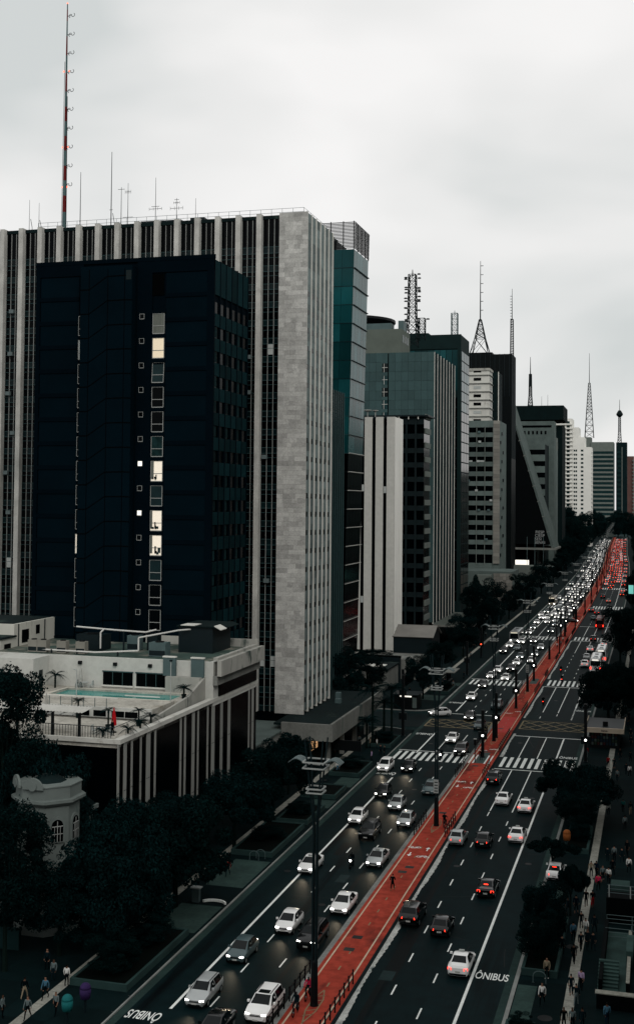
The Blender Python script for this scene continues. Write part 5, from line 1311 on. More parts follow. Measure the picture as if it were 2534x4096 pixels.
t = thing('kiosk', 'dark kiosk with lit white strip beside the side street', 'kiosk', (-44.5, 213 + 9.5, .13))
MB().box(-2.2, 2.2, -2, 2, 0, 2.6).build('wall', m_black, t); MB().box(-2.5, 2.5, -2.4, 2.3, 2.6, 2.75).build('roof', m_steel, t)
MB().box(-1.0, 1.2, -2.46, -2.41, 2.3, 2.55).build('light_strip', m_litwhite, t); MB().box(1.3, 2.1, -2.05, -2.0, .3, 2.2).build('poster', m_band, t)
for x, y, lab in ((-41.6, 256, 'bus shelter with pale roof after the side street'), (-41.6, 430, 'bus shelter with pale roof further up the far pavement')):
    t = thing('bus_shelter', lab, 'bus shelter', (x, y, .13))
    MB().box(-1.1, 1.1, -3.5, 3.5, 2.5, 2.65).build('roof', m_conc, t)
    for yy in (-3.2, 0, 3.2): MB().box(-.9, -.78, yy - .06, yy + .06, 0, 2.5).build('post', m_steel, t)
    MB().box(-.95, -.9, -3.2, 3.2, .5, 2.2).build('back_panel', m_glass, t); MB().box(-.7, -.3, -2.8, 2.8, .42, .5).build('bench', m_steel, t)
t = thing('advert_clock', 'street clock panel glowing turquoise at the right edge of the view', 'sign', (-7.2, 395, .13))
MB().box(-.12, .12, -.12, .12, 0, 9.5).build('post', m_steel, t); MB().box(-1.0, 1.0, -.2, .2, 9.5, 13).build('panel', m_steel, t); MB().box(-.75, .75, -.24, -.21, 10.0, 12.7).build('screen', M('turquoise_screen', (.30, .95, .85), emit=.4), t)
# ================================================================== POOL DECK FURNITURE
def parasol(x, y, z, colr, label, h=2.5):
    t = thing('parasol', label, 'parasol', (x, y, z))
    MB().tube((0, 0, 0), (0, 0, h), .04).build('pole', m_frame, t); MB().lathe([(.3, 0), (.3, .08)], 10).build('foot', m_black, t)
    MB().lathe([(.30, h - 1.75), (.26, h - 1.2), (.12, h - .3), (.03, h + .1)], 8).build('closed_canopy', M('canopy_%d' % round(colr[1] * 100), colr, .9, .25, 3, .1), t)
parasol(-53.9, 115.0, 14.4, (.42, .03, .04), 'folded deep red parasol on the lower terrace')
parasol(-67.6, 134.6, 15.5, (.40, .40, .38), 'folded pale parasol against the white wall left of the pool')
parasol(-64.9, 121.0, 14.4, (.36, .36, .34), 'folded pale parasol before the terrace wall openings')
def garden_set(x, y, z, lab):
    t = thing('garden_table', lab + ' table', 'table', (x, y, z)); MB().lathe([(.45, .7), (.45, .74)], 12).build('top', m_lampw, t)
    for a in range(3): MB().tube((.3 * math.cos(a * 2.1), .3 * math.sin(a * 2.1), 0), (.15 * math.cos(a * 2.1), .15 * math.sin(a * 2.1), .7), .03, n=4).build('leg', m_lampw, t)
    for s, w in ((-1, 'left'), (1, 'right')):
        c = thing('garden_chair', lab + ' chair, ' + w + ' of its table', 'chair', (x + s * .85, y, z), 0, 'white garden chairs')
        MB().box(-.25, .25, -.25, .25, .4, .46).build('seat', m_lampw, c); MB().box(s * .2 - .04, s * .2 + .04, -.25, .25, .46, .95).build('backrest', m_lampw, c)
        for lx in (-.22, .22):
            for ly in (-.22, .22): MB().box(lx - .03, lx + .03, ly - .03, ly + .03, 0, .4).build('leg', m_lampw, c)
garden_set(-66.9, 134.4, 15.5, 'white garden by the pool wall'); garden_set(-54.6, 113.6, 14.4, 'white garden under the red parasol')
pg = thing('pergola', 'long pergola with corrugated white roof along the terrace edge', 'pergola', (-62, 113, 14.4))
cor = MB()
for k in range(44):
    x0 = -9.5 + k * .36
    cor.extr([(x0, -1.8, 2.5), (x0 + .18, -1.8, 2.57), (x0 + .36, -1.8, 2.5), (x0 + .36, -1.8, 2.53), (x0 + .18, -1.8, 2.6), (x0, -1.8, 2.53)], (0, 2.6, .15))
cor.build('corrugated_roof', m_wblock, pg)
for x in (-9, -5, -1, 3, 6): MB().box(x - .12, x + .12, -1.75, -1.5, 0, 2.5).build('post', m_black, pg)
for k in range(12): MB().box(-9.3 + k * 1.35, -9.2 + k * 1.35, -2.6, 0, 2.38, 2.46).build('rafter', m_frame, pg)
rl = thing('terrace_railing', 'thin vertical-bar railing at the terrace corner', 'railing', (-56, 109.75, 14.88))
mb = MB().tube((-3.5, 0, 1.1), (4.6, 0, 1.1), .04, n=4).tube((4.6, 0, 1.1), (4.6, 9, 1.1), .04, n=4)
mb.build('handrail', m_steel, rl)
for k in range(26): MB().box(-.02, .02, -.02, .02, 0, 1.1).build('bar', m_steel, rl, (-3.5 + k * .31, 0, 0))
sh = thing('pool_shower', 'white shower post at the pool edge', 'shower', (-64.6, 127.6, 15.5)); MB().tube((0, 0, 0), (0, 0, 3.2), .06).build('post', m_lampw, sh); MB().tube((0, 0, 3.2), (-.4, 0, 3.25), .07).build('head', m_lampw, sh)
fpole = thing('deck_pole', 'white pole at the street end of the pool', 'pole', (-53.1, 128.2, 15.5)); MB().tube((0, 0, 0), (0, 0, 4.6), .05).build('post', m_lampw, fpole); MB().box(-.15, .15, -.1, .1, 4.6, 4.8).build('lamp', m_steel, fpole)
ld = thing('pool_ladder', 'curved steel ladder rails at the far pool corner', 'ladder', (-67.6, 133.6, 15.5))
for s in (0, .5):
    mb = MB(); pr = None
    for k in range(7):
        a = R(180 * k / 6); p = (s, -.4 * math.cos(a), .1 + .7 * math.sin(a))
        if pr: mb.tube(pr, p, .035, n=5)
        pr = p
    mb.build('rail', m_galv, ld)
# ================================================================== TREES
m_leaf = M('foliage_dark', (.014, .026, .025), .8, .3, .5, .04, rand=.5)
m_leaf2 = M('foliage_teal', (.017, .031, .031), .8, .3, .5, .04, rand=.5)
m_bark = M('bark', (.035, .032, .028), .95, .3, .8, .05)
def crown_mesh(name, seed, shape, nleaf, leaf, mat, lobes=16):
    rr = random.Random(seed); L = []
    for k in range(lobes):
        a = rr.uniform(0, 2 * math.pi)
        if shape == 'broad': r = math.sqrt(rr.random()) * .88; z = .50 * math.cos(r * 1.5) + rr.uniform(-.45, .16); s = rr.uniform(.11, .27); sz = .72
        elif shape == 'round': r = math.sqrt(rr.random()) * .80; z = rr.uniform(-.9, .92) * (1 - .55 * r * r); s = rr.uniform(.12, .29); sz = .85
        elif shape == 'flat': r = math.sqrt(rr.random()) * .85; z = rr.uniform(-.08, .12); s = rr.uniform(.14, .26); sz = .35
        else: r = rr.random() * .35; z = rr.uniform(-.8, .7); s = rr.uniform(.22, .34) * (1 - .45 * max(0, z)); sz = 1
        L.append((r * math.cos(a), r * math.sin(a), z, s, sz))
    v, f = [], []
    for k in range(nleaf):
        x, y, z, s, sz = L[rr.randrange(len(L))]
        d = Vector((rr.gauss(0, 1), rr.gauss(0, 1), rr.gauss(0.15, 1))).normalized()
        q = s * (1 - abs(rr.gauss(0, .18))) * (1.0 if rr.random() < .93 else 1.18)
        p = Vector((x + d.x * q, y + d.y * q, z + d.z * q * sz))
        nrm = (d + Vector((rr.gauss(0, .7), rr.gauss(0, .7), rr.gauss(.3, .7)))).normalized()
        t = nrm.cross(Vector((rr.gauss(0, 1), rr.gauss(0, 1), rr.gauss(0, 1)))).normalized(); b = nrm.cross(t)
        h = leaf * rr.uniform(.6, 1.35); w = h * rr.uniform(.4, .7); i = len(v)
        v += [tuple(p - t * h), tuple(p + b * w), tuple(p + t * h + nrm * h * .25), tuple(p - b * w)]; f.append((i, i + 1, i + 2, i + 3))
    me = bpy.data.meshes.new(name); me.from_pydata(v, [], f); me.materials.append(mat); me.update()
    return me, L
PROTO = [('broad', 11, 26000, .026, m_leaf, 52), ('broad', 12, 26000, .026, m_leaf2, 56), ('round', 13, 26000, .026, m_leaf, 58), ('round', 14, 26000, .026, m_leaf2, 62), ('flat', 15, 7000, .035, m_leaf, 24), ('tall', 16, 9000, .04, m_leaf, 18)]
PRM = []
for k, (sh_, sd_, nl, lf, mt_, lb_) in enumerate(PROTO):
    me, L = crown_mesh('crown_%s' % sh_, sd_, sh_, nl, lf, mt_, lb_)
    PRM.append((me, L))
def trunk_mesh(L, rx, rz, hz, r0, seed):
    rr = random.Random(seed); mb = MB(); fork = hz * .55
    mb.tube((0, 0, -.2), (rr.uniform(-.1, .1), rr.uniform(-.1, .1), fork), r0, r0 * .7, n=7)
    for (x, y, z, s, sz) in L[:7]:
        tgt = Vector((x * rx * .85, y * rx * .85, hz + z * rz * .8)); mid = Vector((tgt.x * .35, tgt.y * .35, fork + (tgt.z - fork) * .55))
        mb.tube((0, 0, fork - .1), mid, r0 * .5, r0 * .33, n=5).tube(mid, tgt, r0 * .33, r0 * .1, n=5)
    return mb.mesh('trunk', m_bark)
def tree(name, label, x, y, rad, z0, z1, proto, base=.13, group='street trees', r0=None, seed=0, rot=None):
    me, L = PRM[proto]; x += BEND(y) if base < 1 else 0
    t = thing(name, label, 'tree', (x, y, base), (seed * 1.7) % 6.28 if rot is None else rot, group)
    hz = (z0 + z1) / 2 - base; rz = (z1 - z0) / 2
    vmax = max(l[2] + l[3] * l[4] for l in L); vmin = min(l[2] - l[3] * l[4] for l in L)
    sc = 2 * rz / (vmax - vmin); off = (vmax + vmin) / 2 * sc
    place(me, 'crown', t, (0, 0, hz - off), (0, 0, 0), (rad / .95, rad / .95, sc))
    place(trunk_mesh(L, rad, sc * .8, max(1.0, hz - off), r0 or max(.09, rad * .055), seed), 'trunk', t)
    return t
TR = [('tall dark tree rising before the pool terrace', -58.4, 101, 4.4, 10.0, 23.4, 2), ('dark tree crown tucked under the pool podium front', -54.8, 102, 4.6, 6.0, 16.2, 1), ('dark tree between mansion turret and podium corner', -48.4, 103.5, 4.2, 4.0, 11.0, 1),
      ('broad dark tree over the far pavement, nearest the ramp pad', -43.6, 107, 5.4, 2.6, 10.6, 0), ('dark tree over the far pavement in front of the mansion', -44.4, 95, 4.9, 2.6, 11.0, 1), ('dark tree beside the podium fins', -44.8, 127, 4.4, 2.6, 8.6, 1), ('dark tree hanging over the far kerb before the canopy', -44.2, 139, 4.8, 2.6, 9.2, 0),
      ('dark tree in the bottom corner hiding the mansion wing', -50.8, 88.5, 4.0, 3.0, 14.4, 2), ('dark tree at the mansion garden wall', -56.5, 92, 4.5, 2.5, 12.0, 3), ('dark tree behind the pavement near the podium', -47.6, 117, 4.0, 2.6, 8.2, 3), ('dark tree hiding the lower turret of the mansion', -48.2, 92.8, 3.6, 1.5, 8.4, 3), ('small dark tree by the canopy podium', -46.2, 152, 3.6, 2.6, 8.0, 1),
      ('dark tree mass beside the podium of the marble tower', -52.5, 206, 4.4, 1.6, 13.0, 3), ('dark tree behind the low podium hedge', -54.5, 232, 4.0, 1.5, 9.0, 2), ('tree standing by the second lamp top, after the side street', -43.6, 233, 3.9, 2.6, 9.0, 1), ('dark street tree beside the bus shelter', -45, 262, 3.6, 2.5, 8.5, 2),
      ('large round street tree under the grey tower canopy', -45.4, 330, 6.6, 2.5, 18.0, 2), ('second round street tree below the gridded office', -46, 300, 4.4, 2.5, 11, 3), ('round street tree by the tiled low block', -44.6, 432, 5.6, 2.6, 14.2, 2), ('street tree hiding the lower tiled block', -48, 372, 5.0, 2.4, 12.5, 3), ('street tree past the concrete office', -46, 520, 5.5, 2.6, 13, 3), ('street tree below the wedge tower', -45.5, 585, 5.2, 2.4, 12, 2), ('street tree shading the pavement before the park', -46, 660, 5.4, 2.4, 13, 3), ('street tree at the start of the park railings', -46, 705, 6.2, 2.4, 17, 2), ('street tree leaning over the kerb by the park', -45.5, 752, 6.6, 2.4, 19, 3), ('dark street tree between bus shelter and tiled block', -46.5, 402, 4.6, 2.4, 10.5, 2), ('pointed dark tree beside the grey tower canopy', -56.5, 395, 3.6, 2.0, 15, 5),
      ('wide dark street tree shading the bus lane, bus lane side', -10.6, 153, 3.7, 1.9, 6.6, 0), ('wide dark street tree shading the right pavement side', -8.0, 150, 3.9, 1.7, 7.0, 1), ('dark lower tree below the two wide ones', -8.6, 143, 2.9, 1.2, 5.2, 2), ('dark tree above the newsstand roof', -8.0, 222, 5.2, 1.4, 9.0, 0), ('dark tree just beyond the newsstand tree', -6.8, 243, 5.2, 1.4, 8.0, 1), ('rounded dark tree by the parked buses', -8.0, 300, 4.6, 2.0, 14, 2), ('dark tree past the parked buses', -6.5, 332, 4.8, 2.2, 11.5, 3),
      ('dark tree on the right pavement by the glowing clock', -5.6, 430, 4.4, 2.4, 15.5, 2), ('dark tree on the right pavement beyond the clock', -4.5, 500, 4.4, 2.4, 14, 3), ('dark tree on the right pavement near the tail lights', -4.5, 600, 4.6, 2.5, 15, 2), ('dark tree at the far right of the tail lights', -4.2, 690, 4.8, 2.5, 15, 3), ('dark tree over the far bus lane', -4, 790, 5, 2.5, 16, 2), ('dark tree at the end of the tail lights', -3.5, 900, 5.5, 2.5, 17, 3), ('farthest dark tree on the tail light side', -3, 1040, 6, 2.5, 20, 2),
      ('thin flat-topped small tree over the parked white car', -10.2, 127.5, 2.7, 2.4, 3.7, 4), ('thin flat-topped small tree beside the pink shirt', -7.6, 115.5, 1.9, 2.2, 4.6, 4)]
for i, (lab, x, y, r_, z0, z1, p) in enumerate(TR): tree('street_tree', lab, x, y, r_, z0, z1, p, seed=i)
# park trees beyond the wedge tower
rp = random.Random(77); PK = []
for k in range(26):
    y = 800 + k * 24 + rp.uniform(-8, 8)
    PK.append((rp.uniform(-92, -52) if k % 2 else rp.uniform(-56, -46), y, rp.uniform(8, 12), rp.uniform(28, 41) if k % 2 else rp.uniform(20, 33)))
for i, (x, y, r_, h) in enumerate(PK):
    tree('park_tree', 'big dark park tree in the mass of crowns beyond the wedge tower', x, y, r_, 5, h, 2 + i % 2, seed=100 + i, group='park trees beyond the wedge tower')
for i, y in enumerate((812, 862, 915, 968, 1022, 1078, 1136, 1195, 1255)):
    tree('kerb_tree', 'dark tree over the far kerb beside the park, ' + ordinal[i].replace('nearest', 'first') + ' up the avenue', -45.5, y, 7.0, 2.4, 15 + i % 3 * 3, 2 + i % 2, seed=300 + i, group='kerb trees beside the park')
for i, (x, y, r_, h) in enumerate(((-33, 1440, 11, 26), (-21, 1420, 11, 28), (-10, 1380, 11, 27), (-46, 1400, 12, 30), (-1, 1250, 10, 24), (-28, 1470, 13, 32), (-14, 1470, 13, 32), (-38, 1330, 9, 22), (-34, 1395, 10, 24))):
    tree('park_tree', 'dark tree among those closing the far end of the avenue', x, y, r_, 3, h, 2 + i % 2, seed=200 + i, group='trees closing the avenue')
# shrubs in planters
def shrub(label, x, y, rad, z1, proto, seed, base=.5):
    t = thing('shrub', label, 'shrub', (x, y, base), seed, 'planter shrubs')
    me, L = PRM[proto]; vmax = max(l[2] + l[3] * l[4] for l in L); vmin = min(l[2] - l[3] * l[4] for l in L); sc = (z1 - base) / (vmax - vmin)
    place(me, 'foliage', t, (0, 0, -vmin * sc), (0, 0, 0), (rad, rad, sc))
    mb = MB()
    for k in range(5): mb.tube((0, 0, -.1), (rad * .4 * math.cos(k * 1.3), rad * .4 * math.sin(k * 1.3), (z1 - base) * .6), .05, .02, n=4)
    mb.build('stems', m_bark, t)
for i, (lab, x, y, r_, z1, p) in enumerate((('tall dark shrub clump beside the bus lane planter, near end', -9.3, 102.5, 2.0, 4.2, 2), ('tallest dark shrub clump of the bus lane planter', -9.3, 106.2, 2.3, 5.8, 3), ('dark shrub clump at the far end of the bus lane planter', -9.0, 110.5, 2.0, 4.6, 2), ('low dark shrub at the bottom edge by the bus lane', -9.3, 88.6, 1.1, 1.7, 2), ('dark shrub in the planter with the pale end block', -8.3, 140, 1.6, 2.6, 3),
                                            ('dark shrub mass in the mansion planter, corner end', -42, 90, 2.5, 3.6, 2), ('dark shrub mass in the mansion planter, last', -42, 96.5, 2.6, 3.4, 3), ('low shrubs in the planter behind the ramp pad', -41.8, 130, 2.3, 1.9, 2), ('shrubs in the planter opposite the second lamp', -41.6, 142, 2.0, 1.8, 3), ('shrubs round the notice board planter', -41.8, 168.5, 2.2, 2.0, 2), ('shrubs at the foot of the palms', -41.6, 188.5, 2.0, 2.2, 3), ('shrubs in the planter beyond the side street', -41.8, 245, 2.1, 2.2, 2))):
    shrub(lab, x, y, r_, z1, p, i)
hd = thing('hedge', 'clipped dark hedge along the low podium wall', 'hedge', (-61, 254.2, 5.2))
place(PRM[2][0], 'foliage', hd, (0, 0, .4), (0, 0, 0), (9.5, 1.0, 1.3)); MB().box(-8.6, 8.6, -.5, .5, -.1, .3).build('soil_bed', m_soil, hd)
# palms
def palm_mesh(seed, n=22, ln=2.6):
    rr = random.Random(seed); v, f = [], []
    for k in range(n):
        a = 2 * math.pi * k / n + rr.uniform(-.1, .1); el = rr.uniform(.1, 1.1); L_ = ln * rr.uniform(.8, 1.1); prev = None
        for q in range(8):
            s = q / 7; hr = L_ * s * math.cos(el * (1 - .3 * s)); z = L_ * (math.sin(el) * s - .75 * s * s)
            c = Vector((hr * math.cos(a), hr * math.sin(a), z)); side = Vector((-math.sin(a), math.cos(a), 0))
            if prev is not None:
                w = .34 * ln / 2.6 * math.sin(math.pi * min(1, s + .12)) + .03
                for sg in (-1, 1):
                    for u_ in (0.0, .5):
                        p = prev.lerp(c, u_); i = len(v)
                        v += [tuple(p), tuple(p + (c - prev) * .4), tuple(p + side * (sg * w) + (c - prev) * .8 - Vector((0, 0, w * .7)))]; f.append((i, i + 1, i + 2))
            prev = c
    me = bpy.data.meshes.new('palm_fronds'); me.from_pydata(v, [], f); me.materials.append(m_leaf2); me.update(); return me
PALM = palm_mesh(5); PALM2 = palm_mesh(6, 16, 2.6)
def palm(label, x, y, z, h, sc, seed, pot=False):
    t = thing('palm', label, 'palm', (x, y, z), seed, 'palms')
    place(PALM if seed % 2 else PALM2, 'fronds', t, (0, 0, h), (0, 0, 0), (sc, sc, sc))
    mb = MB()
    for k in range(6): mb.tube((0, 0, k * h / 6 - (.05 if not k else 0)), (0, 0, (k + 1) * h / 6), .11 * sc + .05, .09 * sc + .04, n=7)
    mb.build('trunk', m_bark, t)
    if pot: MB().lathe([(.22, 0), (.3, .4), (.32, .5)], 10).build('pot', m_roofdark, t)
for i, (lab, x, y, z, h, sc, pot) in enumerate((('tall palm on the far kerb before the side street', -43.0, 187, .13, 8.6, 1.5, 0), ('second tall palm on the far kerb, nearer the signal column', -40.9, 191.5, .13, 8.2, 1.5, 0), ('lower palm filling in under the two tall ones', -42.6, 193.5, .13, 5.6, 1.5, 0), ('short bushy palm at their feet', -43.2, 183.8, .13, 4.2, 1.3, 0),
        ('palm in the corner by the pool wall door', -70.4, 133.4, 15.5, 1.6, .75, 0), ('potted palm at the street end of the pool', -52.6, 131.0, 15.5, 1.2, .65, 1), ('potted palm standing on the lower terrace', -52.9, 119.0, 14.4, 1.7, .5, 1), ('small palm before the terrace wall openings', -61.2, 121.4, 14.4, 1.9, .5, 1), ('small palm beside the red parasol', -55.2, 116.4, 14.4, 2.0, .5, 1), ('bushy palm at the terrace corner rail', -53.0, 110.6, 14.88, .5, .6, 0), ('second bushy palm along the terrace edge', -51.2, 112.6, 14.9, .5, .6, 0), ('third bushy palm along the terrace edge', -51.2, 115.6, 14.9, .6, .6, 0), ('fourth bushy palm along the terrace edge', -51.4, 118.8, 14.9, .7, .6, 0), ('palm growing against the mansion wing', -53.5, 93.6, .13, 4.6, 1.1, 0), ('palm on the pale terrace below the wedge tower', -52, 588, .13, 8.2, 1.6, 0))):
    palm(lab, x, y, z, h, sc, i, pot)
# ================================================================== VEHICLES
m_cglass = M('car_glass', (.012, .016, .018), .12, .1, .5, .4)
m_tyre = M('tyre', (.010, .010, .011), .9, .1, 1, .1)
m_rim = M('rim', (.22, .23, .23), .4, .1, 1, .5)
m_trim = M('car_trim', (.010, .011, .012), .6, .1, 1, .3)
m_head = M('headlamp_lit', (1.0, .97, .90), emit=11.0)
m_headfar = M('headlamp_far', (1.0, .96, .88), emit=4.5)
m_tailfar = M('tail_lamp_far', (1.0, .06, .02), emit=2.6)
m_headoff = M('headlamp_clear', (.55, .57, .57), .2, .1, 1, .5)
m_tail = M('tail_lamp_lit', (1.0, .03, .012), emit=5.5)
m_taildim = M('tail_lamp_dim', (.30, .02, .02), .3, .1, 1, .4)
m_plate = M('number_plate', (.5, .5, .48), .6, .1, 1, .3)
m_plate_r = M('red_plate', (.35, .03, .03), .6, .1, 1, .3)
PAINT = {'white': M('paint_white', (.80, .80, .79), .25, .04, 1, .5, coat=.4), 'silver': M('paint_silver', (.46, .48, .48), .3, .06, 1, .5, coat=.4, metal=.2), 'grey': M('paint_grey', (.15, .16, .165), .3, .06, 1, .5, coat=.4), 'black': M('paint_black', (.009, .011, .012), .22, .05, 1, .6, coat=.4),
         'red': M('paint_red', (.30, .02, .02), .3, .05, 1, .5, coat=.4), 'gold': M('paint_pale_gold', (.40, .36, .29), .3, .05, 1, .5, coat=.4)}
# stations: y from the front, z low, z belt, z top, half widths low / belt / top (shares of the half width)
KINDS = {
 'sedan': (4.5, 1.76, [(0, .38, .56, .62, .60, .64, .46), (.2, .24, .68, .74, .86, .90, .68), (.72, .2, .80, .87, .95, 1, .80), (1.12, .2, .90, .98, .95, 1, .84), (2.02, .2, .93, 1.38, .95, 1, .66), (2.5, .2, .93, 1.45, .95, 1, .67), (3.1, .2, .95, 1.42, .95, 1, .66), (3.78, .2, .97, 1.07, .95, 1, .80), (4.34, .22, .95, 1.03, .92, .96, .80), (4.5, .38, .82, .88, .80, .88, .72)], 3, 4, 6, 7),
 'hatch': (3.95, 1.70, [(0, .38, .60, .66, .62, .66, .48), (.2, .24, .72, .79, .86, .92, .70), (.62, .2, .85, .92, .95, 1, .80), (.92, .2, .94, 1.03, .95, 1, .84), (1.80, .2, .95, 1.44, .95, 1, .68), (2.3, .2, .96, 1.51, .95, 1, .70), (3.2, .2, .99, 1.47, .95, 1, .69), (3.72, .2, 1.0, 1.08, .95, .99, .80), (3.88, .25, .92, .98, .92, .96, .78), (3.95, .38, .82, .88, .82, .90, .74)], 3, 4, 6, 7),
 'wagon': (4.4, 1.74, [(0, .38, .58, .64, .70, .76, .55), (.16, .24, .70, .76, .86, .92, .72), (.9, .2, .84, .90, .95, 1, .80), (1.25, .2, .93, 1.02, .95, 1, .82), (2.0, .2, .95, 1.42, .95, 1, .69), (2.5, .2, .96, 1.49, .95, 1, .71), (3.9, .2, .99, 1.44, .95, 1, .69), (4.25, .2, 1.0, 1.06, .95, .99, .80), (4.34, .25, .92, .98, .92, .96, .78), (4.4, .38, .82, .88, .82, .90, .74)], 3, 4, 6, 7),
 'suv': (4.65, 1.86, [(0, .45, .74, .82, .68, .74, .56), (.18, .32, .88, .97, .90, .95, .74), (.8, .26, 1.02, 1.09, .97, 1, .82), (1.12, .26, 1.09, 1.18, .97, 1, .86), (1.95, .26, 1.1, 1.62, .97, 1, .72), (2.5, .26, 1.11, 1.70, .97, 1, .74), (4.1, .26, 1.13, 1.66, .97, 1, .73), (4.48, .26, 1.14, 1.22, .97, .99, .84), (4.58, .34, 1.02, 1.08, .94, .97, .82), (4.65, .48, .92, .98, .86, .92, .78)], 3, 4, 6, 7),
 'van': (4.3, 1.76, [(0, .40, .66, .72, .74, .80, .58), (.15, .26, .80, .86, .88, .94, .74), (.6, .2, .94, 1.0, .95, 1, .82), (.9, .2, 1.0, 1.1, .95, 1, .84), (1.8, .2, 1.02, 1.62, .95, 1, .72), (2.2, .2, 1.03, 1.68, .95, 1, .74), (3.8, .2, 1.05, 1.62, .95, 1, .73), (4.15, .2, 1.05, 1.14, .95, .99, .84), (4.24, .3, .96, 1.02, .92, .96, .80), (4.3, .42, .86, .92, .84, .90, .76)], 3, 4, 6, 7)}
def car_meshes(kind):
    L, W, S, ic, irf, irr, irb = KINDS[kind]; hw = W / 2; rings = []
    for (y, zl, zb, zt, wl, wb, wt) in S:
        wl, wb, wt = wl * hw, wb * hw, wt * hw
        half = [(wl * .85, zl), (wl, zl + .14), (wb, zl + (zb - zl) * .62), (wb * .965, zb), (wt, zt - .035), (wt * .7, zt)]
        ring = half + [(-x, z) for x, z in reversed(half)]
        rings.append([(x, y - L / 2, z) for x, z in ring])
    v, f = [], []; n = 12
    for r in rings: v += r
    for i in range(len(rings) - 1):
        for k in range(n):
            a, b = i * n + k, i * n + (k + 1) % n
            f.append((a, b, b + n, a + n))
    f.append(tuple(range(n - 1, -1, -1))); f.append(tuple(range((len(rings) - 1) * n, len(rings) * n)))
    me = bpy.data.meshes.new('car_body_' + kind); me.from_pydata(v, [], f); me.materials.append(PAINT['white'])
    bm = bmesh.new(); bm.from_mesh(me); bmesh.ops.recalc_face_normals(bm, faces=bm.faces); bm.to_mesh(me); bm.free()
    me.polygons.foreach_set('use_smooth', [True] * len(me.polygons)); me.set_sharp_from_angle(angle=R(38)); me.update()
    def quad(mb, P, ins=.07, off=.014, ins2=None):
        P = [Vector(p) for p in P]; c = sum(P, Vector()) / 4
        nn = (P[1] - P[0]).cross(P[3] - P[0]).normalized()
        if nn.dot(c - Vector((0, c.y, .7))) < 0: nn = -nn
        Q = [p.lerp(c, ins) + nn * off for p in P]; mb.extr(Q, -nn * .03)
    out = {'body': me}; R_ = rings
    ws = MB(); up_ = lambda r: [(r[4][0] * .94, r[4][1], r[5][2]), (r[7][0] * .94, r[4][1], r[5][2])]; quad(ws, up_(R_[ic]) + up_(R_[irf])[::-1], .06); out['windscreen'] = ws.mesh('windscreen', m_cglass)
    rw = MB(); quad(rw, up_(R_[irr]) + up_(R_[irb])[::-1], .09); out['rear_window'] = rw.mesh('rear_window', m_cglass)
    for nm, (a, b) in (('side_window_r', (3, 4)), ('side_window_l', (8, 7))):
        sw = MB(); quad(sw, [R_[ic][a], R_[irf + 1][a], R_[irf + 1][b], R_[irf][b]], .09); quad(sw, [R_[irf + 1][a], R_[irr][a], R_[irr][b], R_[irf + 1][b]], .07)
        if irb > irr: quad(sw, [R_[irr][a], Vector(R_[irr][a]).lerp(Vector(R_[irb][a]), .6), Vector(R_[irr][b]).lerp(Vector(R_[irb][b]), .35), R_[irr][b]], .14)
        out[nm] = sw.mesh('side_window', m_cglass)
    zf = S[1][2]; y0 = -L / 2
    def lamp(s, lo):
        mb = MB(); x0, x1 = s * hw * .50, s * hw * .86
        mb.extr([(x0, y0 + .035, zf - .13), (x1, y0 + .12, zf - .10), (x1, y0 + .16, zf + .03), (x0, y0 + .05, zf - .0)], (0, -.02, 0)); return mb
    for s, nm in ((-1, 'l'), (1, 'r')):
        out['head_' + nm] = lamp(s, 0).mesh('headlight', m_head)
    zr = S[-2][2] - .02; y1 = L / 2
    for s, nm in ((-1, 'l'), (1, 'r')):
        mb = MB(); x0, x1 = s * hw * .58, s * hw * .92
        mb.extr([(x0, y1 - .005, zr - .22), (x1, y1 - .08, zr - .22), (x1, y1 - .10, zr - .04), (x0, y1 - .02, zr - .04)], (0, .025, 0)); out['tail_' + nm] = mb.mesh('taillight', m_tail)
    for s, nm in ((-1, 'l'), (1, 'r')):          # lamps of the distant cars, enlarged in shape to imitate their glow
        xa, xb = sorted((s * hw * .52, s * hw * .95)); out['tailf_' + nm] = MB().box(xa, xb, y1 - .05, y1 + .03, zr - .27, zr - .04).mesh('taillight', m_tail)
        xa, xb = sorted((s * hw * .54, s * hw * .90)); out['headf_' + nm] = MB().box(xa, xb, y0 - .02, y0 + .1, zf - .14, zf + .0).mesh('headlight', m_head)
    out['grille'] = MB().extr([(-hw * .46, y0 + .005, zf - .16), (hw * .46, y0 + .005, zf - .16), (hw * .42, y0 + .03, zf - .02), (-hw * .42, y0 + .03, zf - .02)], (0, -.02, 0)).extr([(-hw * .6, y0 + .01, .27), (hw * .6, y0 + .01, .27), (hw * .55, y0 - .015, .42), (-hw * .55, y0 - .015, .42)], (0, .05, 0)).mesh('grille', m_trim)
    out['rear_bumper'] = MB().box(-hw * .78, hw * .78, y1 - .06, y1 + .01, .30, .45).mesh('rear_bumper', m_trim)
    out['plate_f'] = MB().box(-.2, .2, y0 - .02, y0 + .0, .40, .52).mesh('number_plate', m_plate)
    out['plate_r'] = MB().box(-.2, .2, y1 - .02, y1 + .025, .52, .65).mesh('number_plate', m_plate)
    yc = S[ic][0] - L / 2 + .35; zb = S[ic][2]
    for s, nm in ((-1, 'l'), (1, 'r')):
        out['mirror_' + nm] = MB().box(s * hw * .98 - (.2 if s < 0 else 0), s * hw * .98 + (.2 if s > 0 else 0), yc, yc + .14, zb + .02, zb + .18).mesh('mirror', PAINT['white'])
    wr_ = .34 if kind == 'suv' else .305; out['wheel_r'] = wr_
    out['wheel_y'] = (S[2][0] - L / 2 - .05, S[-2][0] - L / 2 - .62); out['hw'] = hw; out['L'] = L; out['H'] = max(s[3] for s in S)
    out['glass_all'] = None
    g = MB()
